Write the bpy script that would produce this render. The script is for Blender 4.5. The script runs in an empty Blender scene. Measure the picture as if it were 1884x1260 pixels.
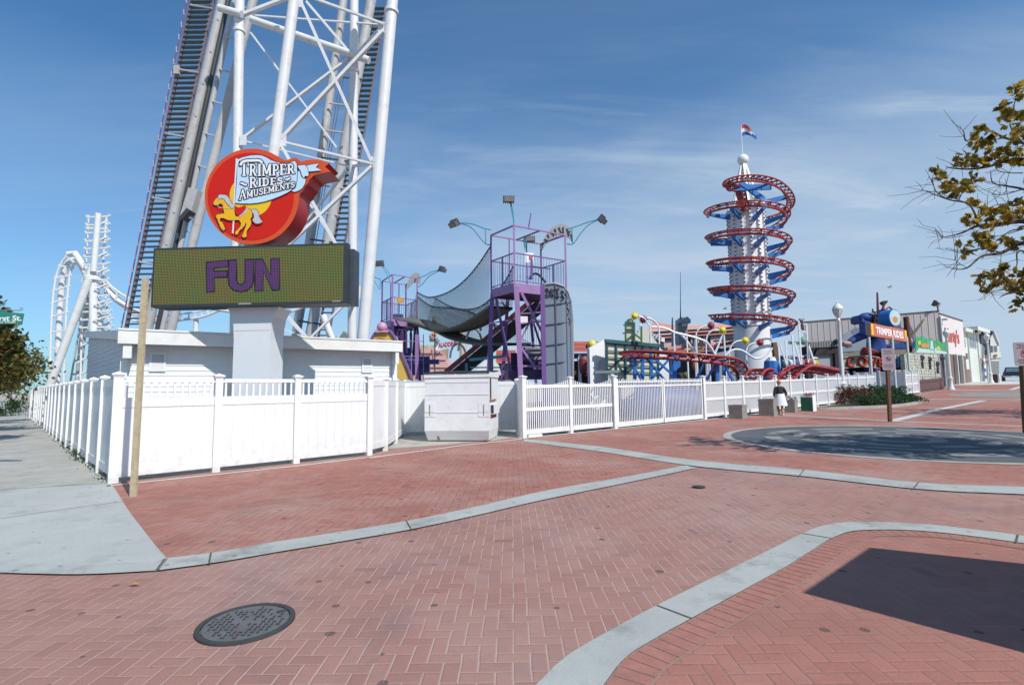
import bpy, bmesh, math, random
from mathutils import Vector, Matrix, noise as mnoise
RND = random.Random(7)
scene = bpy.context.scene
COL = scene.collection
V = Vector
# ---------------------------------------------------------------- camera
F = 940.0; CX = 942.0; CY = 630.0; CAMH = 1.49
TH = math.radians(5.1); RO = math.radians(0.67)
fw = V((0, math.cos(TH), math.sin(TH))); up0 = V((0, -math.sin(TH), math.cos(TH))); rt0 = V((1, 0, 0))
rt = rt0*math.cos(RO) - up0*math.sin(RO); up = rt0*math.sin(RO) + up0*math.cos(RO)
CAM = V((0, 0, CAMH))
cam_d = bpy.data.cameras.new('camera'); cam_d.sensor_width = 36; cam_d.lens = F/1884*36
cam_d.clip_end = 6000; cam_d.clip_start = 0.05
cam = bpy.data.objects.new('camera', cam_d); COL.objects.link(cam)
m = Matrix((rt, up, -fw)).transposed().to_4x4(); m.translation = CAM
cam.matrix_world = m; scene.camera = cam
def ray(px, py):
    return rt*((px-CX)/F) - up*((py-CY)/F) + fw
def P(px, py, D):
    d = ray(px, py); return CAM + d*(D/d.y)
S2 = math.sqrt(2)
ZB = [(-4000,0),(8,0),(14,.04),(20,.09),(26,.17),(33,.29),(40,.41),(46,.53),(52,.67),(58,.84),(64,1.03),(71,1.26),(79,1.48),(87,1.64),(97,1.68),(4000,1.68)]
def zu(u):
    for (a, za), (b, zb) in zip(ZB, ZB[1:]):
        if u <= b: return za + (zb-za)*(u-a)/(b-a)
    return ZB[-1][1]
def zt(x, y): return zu((x+y)/S2)
def G(px, py):
    d = ray(px, py); t = 3.0
    # march until the ray is under the terrain
    last = 0.5; t = 0.5
    while t < 400:
        p = CAM + d*t
        if p.z < zt(p.x, p.y): break
        last = t; t *= 1.01
    for _ in range(40):
        mid = (last+t)/2; p = CAM + d*mid
        if p.z < zt(p.x, p.y): t = mid
        else: last = mid
    p = CAM + d*t
    return V((p.x, p.y, zt(p.x, p.y)))
def onplane(px, py, o, n, off=0.0):
    d = ray(px, py); n = n.normalized(); o2 = o + n*off
    t = (o2-CAM).dot(n)/d.dot(n); return CAM + d*t
def gz(x, y, dz=0.0): return V((x, y, zt(x, y)+dz))

# ---------------------------------------------------------------- materials
MATS = {}
def mat(name, col, rough=0.6, metal=0.0, var=0.12, vs=3.0, bump=0.0, bs=40.0, spec=0.4, dirt=None, dirt_s=1.2, dirt_a=0.5, trans=0.0, emit=None, es=0.0, alpha=1.0):
    if name in MATS: return MATS[name]
    m = bpy.data.materials.new(name); m.use_nodes = True; MATS[name] = m
    nt = m.node_tree; b = nt.nodes['Principled BSDF']; L = nt.links
    b.inputs['Roughness'].default_value = rough; b.inputs['Metallic'].default_value = metal
    b.inputs['Specular IOR Level'].default_value = spec
    tc = nt.nodes.new('ShaderNodeNewGeometry')
    c = nt.nodes.new('ShaderNodeRGB'); c.outputs[0].default_value = (*col, 1); out = c.outputs[0]
    if var > 0:
        n = nt.nodes.new('ShaderNodeTexNoise'); n.inputs['Scale'].default_value = vs; n.inputs['Detail'].default_value = 6
        n.inputs['Roughness'].default_value = .65
        L.new(tc.outputs['Position'], n.inputs['Vector'])
        mr = nt.nodes.new('ShaderNodeMapRange'); mr.inputs[1].default_value = .25; mr.inputs[2].default_value = .75
        mr.inputs[3].default_value = 1-var; mr.inputs[4].default_value = 1+var*.6
        L.new(n.outputs['Fac'], mr.inputs[0])
        mx = nt.nodes.new('ShaderNodeVectorMath'); mx.operation = 'SCALE'
        L.new(out, mx.inputs[0]); L.new(mr.outputs[0], mx.inputs['Scale']); out = mx.outputs[0]
    if dirt:
        n = nt.nodes.new('ShaderNodeTexNoise'); n.inputs['Scale'].default_value = dirt_s; n.inputs['Detail'].default_value = 9
        n.inputs['Roughness'].default_value = .7
        L.new(tc.outputs['Position'], n.inputs['Vector'])
        mr = nt.nodes.new('ShaderNodeMapRange'); mr.inputs[1].default_value = .52; mr.inputs[2].default_value = .72
        mr.inputs[3].default_value = 0; mr.inputs[4].default_value = dirt_a
        L.new(n.outputs['Fac'], mr.inputs[0])
        mx = nt.nodes.new('ShaderNodeMix'); mx.data_type = 'RGBA'
        L.new(mr.outputs[0], mx.inputs[0]); L.new(out, mx.inputs[6]); mx.inputs[7].default_value = (*dirt, 1); out = mx.outputs[2]
    L.new(out, b.inputs['Base Color'])
    if bump > 0:
        n = nt.nodes.new('ShaderNodeTexNoise'); n.inputs['Scale'].default_value = bs; n.inputs['Detail'].default_value = 4
        L.new(tc.outputs['Position'], n.inputs['Vector'])
        bp = nt.nodes.new('ShaderNodeBump'); bp.inputs['Strength'].default_value = bump; bp.inputs['Distance'].default_value = .01
        L.new(n.outputs['Fac'], bp.inputs['Height']); L.new(bp.outputs[0], b.inputs['Normal'])
    if emit:
        b.inputs['Emission Color'].default_value = (*emit, 1); b.inputs['Emission Strength'].default_value = es
    if trans > 0:
        tr = nt.nodes.new('ShaderNodeBsdfTranslucent'); L.new(out, tr.inputs[0])
        ms = nt.nodes.new('ShaderNodeMixShader'); ms.inputs[0].default_value = trans
        L.new(b.outputs[0], ms.inputs[1]); L.new(tr.outputs[0], ms.inputs[2])
        L.new(ms.outputs[0], nt.nodes['Material Output'].inputs['Surface'])
    if alpha < 1: b.inputs['Alpha'].default_value = alpha
    return m

# ---------------------------------------------------------------- mesh building
LOC = {}
class MB:
    def __init__(s): s.v = []; s.f = []; s.smooth = False
    def add(s, vs, fs):
        k = len(s.v); s.v += [V(p) for p in vs]; s.f += [tuple(i+k for i in f) for f in fs]; return s
    def hexa(s, a, b):  # a: 4 bottom, b: 4 top (ccw seen from above)
        return s.add(list(a)+list(b), [(3,2,1,0),(4,5,6,7),(0,1,5,4),(1,2,6,5),(2,3,7,6),(3,0,4,7)])
    def box(s, c, size, rz=0.0):
        c = V(c); dx, dy, dz = size[0]/2, size[1]/2, size[2]/2; R = Matrix.Rotation(rz, 3, 'Z')
        q = [V((-dx,-dy,0)), V((dx,-dy,0)), V((dx,dy,0)), V((-dx,dy,0))]
        return s.hexa([c+R@p-V((0,0,dz)) for p in q], [c+R@p+V((0,0,dz)) for p in q])
    def obox(s, o, x, y, z):  # corner o and three edge vectors
        o, x, y, z = V(o), V(x), V(y), V(z)
        if x.cross(y).dot(z) < 0: x, y = y, x
        return s.hexa([o, o+x, o+x+y, o+y], [o+z, o+x+z, o+x+y+z, o+y+z])
    def bar(s, a, b, w, h=None, ref=None):
        a, b = V(a), V(b); h = h or w; d = (b-a)
        if d.length < 1e-6: return s
        d.normalize(); r = V(ref) if ref else (V((0,0,1)) if abs(d.z) < .95 else V((0,1,0)))
        sx = d.cross(r).normalized(); sy = sx.cross(d).normalized()
        q = [(-1,-1),(1,-1),(1,1),(-1,1)]
        A = [a+sx*(w/2*i)+sy*(h/2*j) for i,j in q]; B = [b+sx*(w/2*i)+sy*(h/2*j) for i,j in q]
        return s.hexa(A, B) if (B[0]-A[0]).dot((A[1]-A[0]).cross(A[2]-A[1])) > 0 else s.hexa(B, A)
    def tube(s, pts, r, n=8, cap=True, closed=False):
        pts = [V(p) for p in pts]; N = len(pts); rs = r if isinstance(r, (list, tuple)) else [r]*N
        prev = None; rings = []
        for i, p in enumerate(pts):
            if closed: t = pts[(i+1) % N]-pts[i-1]
            else: t = pts[min(i+1, N-1)]-pts[max(i-1, 0)]
            t.normalize()
            if prev is None:
                prev = t.orthogonal().normalized()
            prev = (prev - t*prev.dot(t)).normalized(); bn = t.cross(prev)
            rings.append([p+(prev*math.cos(2*math.pi*k/n)+bn*math.sin(2*math.pi*k/n))*rs[i] for k in range(n)])
        vs = [q for R_ in rings for q in R_]; fs = []
        M = N if closed else N-1
        for i in range(M):
            j = (i+1) % N
            for k in range(n):
                fs.append((i*n+k, i*n+(k+1) % n, j*n+(k+1) % n, j*n+k))
        if cap and not closed: fs += [tuple(range(n))[::-1], tuple((N-1)*n+k for k in range(n))]
        return s.add(vs, fs)
    def lathe(s, base, prof, n=20, axis=V((0,0,1))):
        base = V(base); axis = V(axis).normalized(); a = axis.orthogonal().normalized(); b = axis.cross(a); vs = []; fs = []
        for (r, z) in prof:
            vs += [base+axis*z+(a*math.cos(2*math.pi*k/n)+b*math.sin(2*math.pi*k/n))*max(r, 1e-4) for k in range(n)]
        for i in range(len(prof)-1):
            for k in range(n): fs.append((i*n+k, i*n+(k+1) % n, (i+1)*n+(k+1) % n, (i+1)*n+k))
        fs += [tuple(range(n))[::-1], tuple((len(prof)-1)*n+k for k in range(n))]
        return s.add(vs, fs)
    def ball(s, c, r, n=14, sc=(1,1,1)):
        c = V(c); vs = []; fs = []; m_ = n//2
        for i in range(1, m_):
            th = math.pi*i/m_
            for k in range(n):
                ph = 2*math.pi*k/n
                vs.append(c+V((r*sc[0]*math.sin(th)*math.cos(ph), r*sc[1]*math.sin(th)*math.sin(ph), r*sc[2]*math.cos(th))))
        for i in range(m_-2):
            for k in range(n): fs.append((i*n+k, (i+1)*n+k, (i+1)*n+(k+1) % n, i*n+(k+1) % n))
        a = len(vs); vs += [c+V((0,0,r*sc[2])), c-V((0,0,r*sc[2]))]
        for k in range(n):
            fs.append((a, k, (k+1) % n)); fs.append((a+1, (m_-2)*n+(k+1) % n, (m_-2)*n+k))
        return s.add(vs, fs)
    def slab(s, pts, thick):  # polygon (planar, any shape) + thickness vector, caps triangulated
        from mathutils.geometry import tessellate_polygon
        pts = [V(p) for p in pts]; t = V(thick); n = len(pts)
        tri = tessellate_polygon([pts])
        vs = pts+[p+t for p in pts]; fs = []
        nrm = V((0,0,0))
        for i in range(n): nrm += pts[i].cross(pts[(i+1) % n])
        flip = nrm.dot(t) > 0
        for a, b, c in tri:
            nn = (pts[b]-pts[a]).cross(pts[c]-pts[a])
            if nn.dot(t) > 0: a, c = c, a
            fs.append((a, b, c)); fs.append((c+n, b+n, a+n))
        for i in range(n):
            j = (i+1) % n
            fs.append((i, j, j+n, i+n) if flip else (j, i, i+n, j+n))
        return s.add(vs, fs)
    def build(s, name, m, parent=None, smooth=None):
        me = bpy.data.meshes.new(name); loc = LOC.get(parent.name, V((0,0,0))) if parent else None
        if parent is None:
            if s.v:
                xs = [p.x for p in s.v]; ys = [p.y for p in s.v]; zs = [p.z for p in s.v]
                loc = V(((min(xs)+max(xs))/2, (min(ys)+max(ys))/2, min(zs)))
            else: loc = V((0,0,0))
        me.from_pydata([tuple(p-loc) for p in s.v], [], s.f); me.materials.append(m); me.update()
        o = bpy.data.objects.new(name, me); COL.objects.link(o)
        if parent: o.parent = parent
        else: o.location = loc
        LOC[o.name] = loc
        if s.smooth or smooth:
            sm = smooth if smooth and smooth is not True else 40
            me.set_sharp_from_angle(angle=math.radians(sm)) if hasattr(me, 'set_sharp_from_angle') else None
            for p in me.polygons: p.use_smooth = True
            if hasattr(me, 'set_sharp_from_angle'): me.set_sharp_from_angle(angle=math.radians(sm))
        return o
def thing(name, label, cat, loc, group=None):
    o = bpy.data.objects.new(name, None); COL.objects.link(o); o.empty_display_size = .2
    o.location = loc; LOC[o.name] = V(loc); o['label'] = label; o['category'] = cat
    if group: o['group'] = group
    return o
def tag(o, label=None, cat=None, group=None, kind=None):
    if label: o['label'] = label
    if cat: o['category'] = cat
    if group: o['group'] = group
    if kind: o['kind'] = kind
    return o
def copy_tree(o, loc=None, label=None, rz=None, scale=None):
    def rec(a, par):
        c = a.copy(); COL.objects.link(c); c.parent = par
        for ch in a.children: rec(ch, c)
        return c
    c = rec(o, None)
    if loc is not None: c.location = loc; LOC[c.name] = V(loc)
    if label: c['label'] = label
    if rz is not None: c.rotation_euler = (0, 0, rz)
    if scale: c.scale = (scale,)*3
    return c
def clean(bm_mesh): pass
# smooth curve through points (Catmull-Rom)
def crom(pts, n=6):
    pts = [V(p) for p in pts]; out = []
    for i in range(len(pts)-1):
        p0 = pts[max(i-1, 0)]; p1 = pts[i]; p2 = pts[i+1]; p3 = pts[min(i+2, len(pts)-1)]
        for k in range(n):
            t = k/n
            out.append(.5*((2*p1)+(p2-p0)*t+(2*p0-5*p1+4*p2-p3)*t*t+(3*p1-p0-3*p2+p3)*t**3))
    out.append(pts[-1]); return out
# ---------------------------------------------------------------- lettering
def text_geo(body, size=1.0, bold=0.0, res=3):
    cu = bpy.data.curves.new('lettering', 'FONT'); cu.body = body; cu.size = size; cu.offset = bold; cu.resolution_u = res
    cu.fill_mode = 'FRONT'
    o = bpy.data.objects.new('lettering', cu); COL.objects.link(o)
    dg = bpy.context.evaluated_depsgraph_get(); dg.update()
    me = bpy.data.meshes.new_from_object(o.evaluated_get(dg))
    vs = [V(v.co) for v in me.vertices]; fs = [tuple(p.vertices) for p in me.polygons]
    bpy.data.objects.remove(o); bpy.data.curves.remove(cu); bpy.data.meshes.remove(me)
    return vs, fs
def text_on(mb, body, org, xd, yd, width, height, bold=0.0, warp=None, n_off=0.0):
    """fit text into a width x height cell at org (bottom-left) spanned by unit vectors xd, yd"""
    vs, fs = text_geo(body, 1.0, bold)
    x0 = min(v.x for v in vs); x1 = max(v.x for v in vs); y0 = min(v.y for v in vs); y1 = max(v.y for v in vs)
    xd = V(xd); yd = V(yd); nn = xd.cross(yd).normalized(); out = []
    for v in vs:
        a = (v.x-x0)/(x1-x0); b = (v.y-y0)/(y1-y0)
        if warp: a, b = warp(a, b)
        out.append(V(org)+xd*(a*width)+yd*(b*height)+nn*n_off)
    return mb.add(out, fs)
# slab-serif stroke letters in a 0..w x 0..1 cell: strokes = (polyline, weight)
def arcp(cx, cy, rx, ry, a0, a1, n=10):
    return [(cx+rx*math.cos(math.radians(a0+(a1-a0)*i/n)), cy+ry*math.sin(math.radians(a0+(a1-a0)*i/n))) for i in range(n+1)]
def serif(x, y, w=.13): return [(x-w, y), (x+w, y)]
H_, T_ = .2, .09
SLAB = {
 'T': (.8, [([(.4,0),(.4,1)],H_),([(.02,.95),(.78,.95)],.13),([(.05,1),(.02,.68)],.1),([(.75,1),(.78,.68)],.1),(serif(.4,.04,.2),T_)]),
 'R': (.85, [([(.2,0),(.2,1)],H_),(serif(.17,.04,.17),T_),([(.03,.96),(.4,.96)],T_),([(.2,.95)]+arcp(.42,.72,.2,.23,90,-90)+[(.2,.49)],.15),([(.42,.48),(.7,.04)],.18),([(.6,.04),(.85,.04)],T_)]),
 'I': (.42, [([(.21,0),(.21,1)],H_),(serif(.21,.04,.2),T_),(serif(.21,.96,.2),T_)]),
 'M': (1.05, [([(.17,0),(.17,1)],.15),([(.88,0),(.88,1)],H_),([(.17,1),(.52,.15),(.88,1)],.16),(serif(.17,.04,.15),T_),(serif(.88,.04,.17),T_),([(0,.96),(.2,.96)],T_),([(.85,.96),(1.05,.96)],T_)]),
 'P': (.76, [([(.2,0),(.2,1)],H_),(serif(.2,.04,.19),T_),([(.03,.96),(.4,.96)],T_),([(.2,.94)]+arcp(.42,.69,.22,.25,90,-90)+[(.2,.44)],.15)]),
 'E': (.74, [([(.2,0),(.2,1)],H_),([(.03,.95),(.68,.95)],.11),([(.03,.05),(.7,.05)],.11),([(.2,.5),(.52,.5)],.1),([(.66,1),(.66,.75)],.09),([(.68,0),(.68,.27)],.09),([(.5,.62),(.5,.38)],.07)]),
 'D': (.86, [([(.2,0),(.2,1)],H_),([(.03,.95),(.4,.95)]+arcp(.4,.5,.32,.45,90,-90)+[(.03,.05)],.16)]),
 'S': (.7, [([(.6,.78)]+arcp(.36,.74,.23,.21,20,250,10)+arcp(.36,.28,.25,.23,80,-150,12)+[(.08,.2)],.17),([(.62,.98),(.62,.66)],.07),([(.08,.02),(.08,.36)],.07)]),
 'A': (.9, [([(.12,.04),(.45,1)],.12),([(.45,1),(.75,.04)],.2),([(.25,.34),(.6,.34)],.1),(serif(.12,.04,.13),T_),(serif(.76,.04,.16),T_)]),
 'U': (.88, [([(.2,1),(.2,.35)]+arcp(.44,.32,.24,.27,180,360,10)+[(.68,1)],.17),(serif(.2,.96,.18),T_),(serif(.68,.96,.16),T_)]),
 'N': (.92, [([(.18,0),(.18,1)],.12),([(.74,0),(.74,1)],.12),([(.15,.98),(.76,.04)],.2),(serif(.18,.04,.16),T_),(serif(.74,.96,.16),T_)]),
}
def slab_word(word, gap=.06, first=1.0):
    x = 0; out = []
    for i, ch in enumerate(word):
        w, st = SLAB[ch]; k = first if i == 0 else 1.0
        for pl, wt in st: out.append(([(x+a*k*.98, (b-.0)*k - (k-1)*.12) for a, b in pl], wt*(k**.4)))
        x += w*k+gap
    return out, x-gap
def strokes_mesh(mb, strokes, fmap, nrm, grow=0.0, eps=.0003):
    """each stroke as round-capped ribbons; fmap(x, y) -> 3D point"""
    kk = 0; nrm = V(nrm).normalized()
    for pl, wt in strokes:
        r = wt/2+grow
        for (x0, y0), (x1, y1) in zip(pl, pl[1:]):
            d = math.hypot(x1-x0, y1-y0)
            if d < 1e-5: continue
            ux, uy = (x1-x0)/d, (y1-y0)/d
            pts = []
            a = math.atan2(uy, ux)
            cr = min(r, .05+grow)
            # rectangle with slightly rounded ends
            for cx_, cy_, a0 in ((x1, y1, a-math.pi/2), (x0, y0, a+math.pi/2)):
                for k in range(5):
                    t = a0+math.pi*k/4
                    ex, ey = math.cos(t), math.sin(t)
                    al = ex*ux+ey*uy
                    pts.append((cx_+(ex-al*ux)*r+al*ux*cr, cy_+(ey-al*uy)*r+al*uy*cr))
            kk += 1; off = nrm*(eps*kk)
            mb.add([fmap(p[0], p[1])+off for p in pts], [tuple(range(len(pts)))])
    return mb
# ================================================================ ground materials
def brick_mat(name, ca, cb, joint, unit=.1, jw=.055, stain=(.12,.1,.095), stain_a=.35, wear=(.40,.34,.32), wear_a=.25):
    m = bpy.data.materials.new(name); m.use_nodes = True; nt = m.node_tree; L = nt.links; b = nt.nodes['Principled BSDF']
    def N(t, **k):
        n = nt.nodes.new(t)
        for a, v in k.items(): setattr(n, a, v)
        return n
    def M(op, a, b_=None, c=None):
        n = N('ShaderNodeMath', operation=op)
        for i, v in enumerate((a, b_, c)):
            if v is None: continue
            if isinstance(v, (int, float)): n.inputs[i].default_value = v
            else: L.new(v, n.inputs[i])
        return n.outputs[0]
    geo = N('ShaderNodeNewGeometry')
    wob = N('ShaderNodeTexNoise'); wob.inputs['Scale'].default_value = 2.2; wob.inputs['Detail'].default_value = 2
    L.new(geo.outputs['Position'], wob.inputs['Vector'])
    wv = N('ShaderNodeVectorMath', operation='SCALE'); L.new(wob.outputs['Color'], wv.inputs[0]); wv.inputs['Scale'].default_value = .022
    ps = N('ShaderNodeVectorMath', operation='ADD'); L.new(geo.outputs['Position'], ps.inputs[0]); L.new(wv.outputs[0], ps.inputs[1])
    sep = N('ShaderNodeSeparateXYZ'); L.new(ps.outputs[0], sep.inputs[0])
    x = M('DIVIDE', sep.outputs[0], unit); y = M('DIVIDE', sep.outputs[1], unit)
    i = M('FLOOR', x); j = M('FLOOR', y); fx = M('SUBTRACT', x, i); fy = M('SUBTRACT', y, j)
    d = M('SUBTRACT', i, j); k = M('SUBTRACT', d, M('MULTIPLY', M('FLOOR', M('DIVIDE', d, 4.0)), 4.0))
    hor = M('LESS_THAN', k, 1.5); is1 = M('COMPARE', k, 1.0, .1); is2 = M('COMPARE', k, 2.0, .1); ver = M('SUBTRACT', 1.0, hor)
    lx = M('ADD', fx, is1); ly = M('ADD', fy, is2)
    wx = M('ADD', 1.0, hor); wy = M('ADD', 1.0, ver)
    ex = M('MINIMUM', lx, M('SUBTRACT', wx, lx)); ey = M('MINIMUM', ly, M('SUBTRACT', wy, ly)); e = M('MINIMUM', ex, ey)
    idv = N('ShaderNodeCombineXYZ'); L.new(M('SUBTRACT', i, is1), idv.inputs[0]); L.new(M('SUBTRACT', j, is2), idv.inputs[1])
    wn = N('ShaderNodeTexWhiteNoise'); L.new(idv.outputs[0], wn.inputs[0])
    mix = N('ShaderNodeMix', data_type='RGBA'); L.new(wn.outputs['Value'], mix.inputs[0]); mix.inputs[6].default_value = (*ca, 1); mix.inputs[7].default_value = (*cb, 1)
    # odd dark bricks
    odd = M('GREATER_THAN', wn.outputs['Value'], .994)
    m1 = N('ShaderNodeMix', data_type='RGBA'); L.new(M('MULTIPLY', odd, .22), m1.inputs[0]); L.new(mix.outputs[2], m1.inputs[6]); m1.inputs[7].default_value = (.10,.045,.05, 1)
    def noise(scale, det, lo, hi, amt, vec=geo.outputs['Position'], dist=0):
        n = N('ShaderNodeTexNoise'); n.inputs['Scale'].default_value = scale; n.inputs['Detail'].default_value = det; n.inputs['Roughness'].default_value = .65
        n.inputs['Distortion'].default_value = dist
        L.new(vec, n.inputs['Vector'])
        r = N('ShaderNodeMapRange'); r.inputs[1].default_value = lo; r.inputs[2].default_value = hi; r.inputs[3].default_value = 0; r.inputs[4].default_value = amt
        L.new(n.outputs['Fac'], r.inputs[0]); return r.outputs[0]
    def over(base, fac, col):
        q = N('ShaderNodeMix', data_type='RGBA'); L.new(fac, q.inputs[0]); L.new(base, q.inputs[6]); q.inputs[7].default_value = (*col, 1); return q.outputs[2]
    c = m1.outputs[2]
    c = over(c, noise(85, 3, .48, .72, .40), (cb[0]*.62, cb[1]*.62, cb[2]*.62)); c = over(c, noise(130, 3, .56, .75, .35), (ca[0]*1.45, ca[1]*1.6, ca[2]*1.7))
    c = over(c, noise(.55, 7, .45, .75, wear_a), wear)
    c = over(c, noise(.9, 8, .51, .72, stain_a, dist=.8), stain)
    c = over(c, noise(4.5, 5, .6, .72, stain_a*.6), stain)
    # joints, their contrast fading in patches
    jm = N('ShaderNodeMapRange'); jm.inputs[1].default_value = jw*.35; jm.inputs[2].default_value = jw; jm.inputs[3].default_value = 1; jm.inputs[4].default_value = 0
    L.new(ex, jm.inputs[0])
    jm2 = N('ShaderNodeMapRange'); jm2.inputs[1].default_value = jw*.25; jm2.inputs[2].default_value = jw*.8; jm2.inputs[3].default_value = .42; jm2.inputs[4].default_value = 0  # cross joints weaker; the light the others catch is put into the colour
    L.new(ey, jm2.inputs[0])
    jf = M('MULTIPLY', M('MAXIMUM', jm.outputs[0], jm2.outputs[0]), M('ADD', .35, noise(1.3, 5, .35, .65, .6)))
    c = over(c, jf, joint)
    # chewing gum spots
    vo = N('ShaderNodeTexVoronoi', voronoi_dimensions='2D'); vo.inputs['Scale'].default_value = 2.1; L.new(geo.outputs['Position'], vo.inputs['Vector'])
    wn2 = N('ShaderNodeSeparateColor'); L.new(vo.outputs['Color'], wn2.inputs[0])
    spot = M('MULTIPLY', M('LESS_THAN', vo.outputs['Distance'], M('MULTIPLY', wn2.outputs[1], .075)), M('GREATER_THAN', wn2.outputs[0], .30))
    c = over(c, M('MULTIPLY', spot, .65), (.06,.05,.05))
    L.new(c, b.inputs['Base Color']); b.inputs['Roughness'].default_value = .85; b.inputs['Specular IOR Level'].default_value = .25
    h = M('SUBTRACT', M('MINIMUM', M('MULTIPLY', e, 9.0), 1.0), M('MULTIPLY', noise(70, 4, .2, .8, 1.0), .25))
    h2 = M('ADD', h, M('MULTIPLY', wn.outputs['Value'], .25))
    bp = N('ShaderNodeBump'); bp.inputs['Strength'].default_value = .55; bp.inputs['Distance'].default_value = .006
    L.new(h2, bp.inputs['Height']); L.new(bp.outputs[0], b.inputs['Normal'])
    return m
def concrete_mat(name, col, var=.10, dirt=(.12,.115,.10), amt=.35, slab=None):
    m = mat(name, col, rough=.9, var=var, vs=1.1, bump=.25, bs=90, spec=.2, dirt=dirt, dirt_s=1.7, dirt_a=amt)
    nt = m.node_tree; L = nt.links; b = nt.nodes['Principled BSDF']
    src = b.inputs['Base Color'].links[0].from_socket
    geo = nt.nodes.new('ShaderNodeNewGeometry'); n = nt.nodes.new('ShaderNodeTexNoise'); n.inputs['Scale'].default_value = 120; n.inputs['Detail'].default_value = 3
    L.new(geo.outputs['Position'], n.inputs['Vector'])
    mr = nt.nodes.new('ShaderNodeMapRange'); mr.inputs[1].default_value = .3; mr.inputs[2].default_value = .7; mr.inputs[3].default_value = .86; mr.inputs[4].default_value = 1.08
    L.new(n.outputs['Fac'], mr.inputs[0]); s = nt.nodes.new('ShaderNodeVectorMath'); s.operation = 'SCALE'
    L.new(src, s.inputs[0]); L.new(mr.outputs[0], s.inputs['Scale'])
    vo = nt.nodes.new('ShaderNodeTexVoronoi'); vo.voronoi_dimensions = '2D'; vo.inputs['Scale'].default_value = 2.4; L.new(geo.outputs['Position'], vo.inputs['Vector'])
    sc = nt.nodes.new('ShaderNodeSeparateColor'); L.new(vo.outputs['Color'], sc.inputs[0])
    mu = nt.nodes.new('ShaderNodeMath'); mu.operation = 'MULTIPLY'; L.new(sc.outputs[0], mu.inputs[0]); mu.inputs[1].default_value = .06
    lt = nt.nodes.new('ShaderNodeMath'); lt.operation = 'LESS_THAN'; L.new(vo.outputs['Distance'], lt.inputs[0]); L.new(mu.outputs[0], lt.inputs[1])
    m2 = nt.nodes.new('ShaderNodeMath'); m2.operation = 'MULTIPLY'; L.new(lt.outputs[0], m2.inputs[0]); m2.inputs[1].default_value = .5
    mx = nt.nodes.new('ShaderNodeMix'); mx.data_type = 'RGBA'; L.new(m2.outputs[0], mx.inputs[0]); L.new(s.outputs[0], mx.inputs[6]); mx.inputs[7].default_value = (.07,.065,.06,1)
    L.new(mx.outputs[2], b.inputs['Base Color'])
    return m
M_BRICK_ROAD = brick_mat('brick_road', (.362,.200,.162), (.315,.166,.135), (.52,.40,.35), unit=.095, stain=(.18,.125,.125), stain_a=.5, wear=(.40,.30,.265), wear_a=.6)
M_BRICK_WALK = brick_mat('brick_walk', (.385,.170,.130), (.32,.130,.10), (.16,.10,.085), jw=.065, stain_a=.32, wear=(.44,.31,.26), wear_a=.75)
M_BRICK_ISLE = brick_mat('brick_island', (.375,.168,.130), (.340,.145,.112), (.22,.16,.13), stain_a=.25, wear=(.42,.27,.22), wear_a=.4)
M_CONC_NEW = concrete_mat('new_concrete', (.43,.445,.42), amt=.38)
M_CONC_OLD = concrete_mat('old_concrete', (.42,.41,.37), var=.2, amt=.45)
M_CURB = concrete_mat('curb_concrete', (.41,.425,.40), var=.2, amt=.62)
M_BANDL = concrete_mat('band_concrete', (.56,.55,.52), amt=.2)
M_YARD = concrete_mat('yard_concrete', (.42,.40,.36), var=.25, amt=.5)
M_SAND = mat('sand', (.42,.38,.30), .95, var=.25, vs=.3)
M_SLATE = concrete_mat('slate_pavers', (.115,.125,.135), var=.2, amt=.3)
M_SLATE_L = concrete_mat('pale_pavers', (.29,.285,.27), var=.3, amt=.5)
M_JOINT = mat('joint_line', (.10,.09,.08), .95)

def drape(name, polys, off, m, label=None, kind='structure', cat=None):
    """polys: list of 2D outlines (x, y); cut along the slope breaks and laid on the terrain"""
    bm = bmesh.new()
    for pl in polys:
        fs = pl if isinstance(pl[0][0], (list, tuple, Vector)) else None
        from mathutils.geometry import tessellate_polygon
        pts = [V((p[0], p[1], 0)) for p in pl]
        vs = [bm.verts.new(p) for p in pts]
        for a, b, c in tessellate_polygon([pts]):
            try:
                f = bm.faces.new((vs[a], vs[b], vs[c]))
                f.normal_update()
                if f.normal.z < 0: f.normal_flip()
            except ValueError: pass
    n = V((1, 1, 0)).normalized()
    for u, z in ZB[1:-1]:
        bmesh.ops.bisect_plane(bm, geom=bm.verts[:]+bm.edges[:]+bm.faces[:], plane_co=n*u, plane_no=n)
    for v in bm.verts: v.co.z = zt(v.co.x, v.co.y)+off
    me = bpy.data.meshes.new(name); bm.to_mesh(me); bm.free(); me.materials.append(m)
    o = bpy.data.objects.new(name, me); COL.objects.link(o)
    if kind: o['kind'] = kind
    if label: o['label'] = label
    if cat: o['category'] = cat
    LOC[o.name] = V((0,0,0))
    return o
def gp(pts): return [G(x, y).to_2d() for x, y in pts]
def ribbon2(up_, lo_, n=8):
    a = [p.to_2d() for p in crom([V((q.x, q.y, 0)) for q in gp(up_)], n)]
    b = [p.to_2d() for p in crom([V((q.x, q.y, 0)) for q in gp(lo_)], n)]
    return a+b[::-1]
# base sheet
drape('ground', [[(-3000,-3000),(3000,-3000),(3000,3000),(-3000,3000)]], -.02, M_SAND)
big = [(-60,-60),(75,-60),(120,60),(75,98),(-6,10.5)]
def uv2(u, v): return ((u-v)/S2, (u+v)/S2)
# rides yard behind the fences
FC = G(207, 889)            # street / front fence corner
P1 = G(678, 838); P2 = G(963, 806); P3 = G(1295, 772)
FD = (P3-P2).to_2d().normalized()   # direction of the long picket fence
Pend = V((P2.x+FD.x*47, P2.y+FD.y*47, 0))
SD = V((-1, 1.0)).normalized()      # street direction
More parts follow.
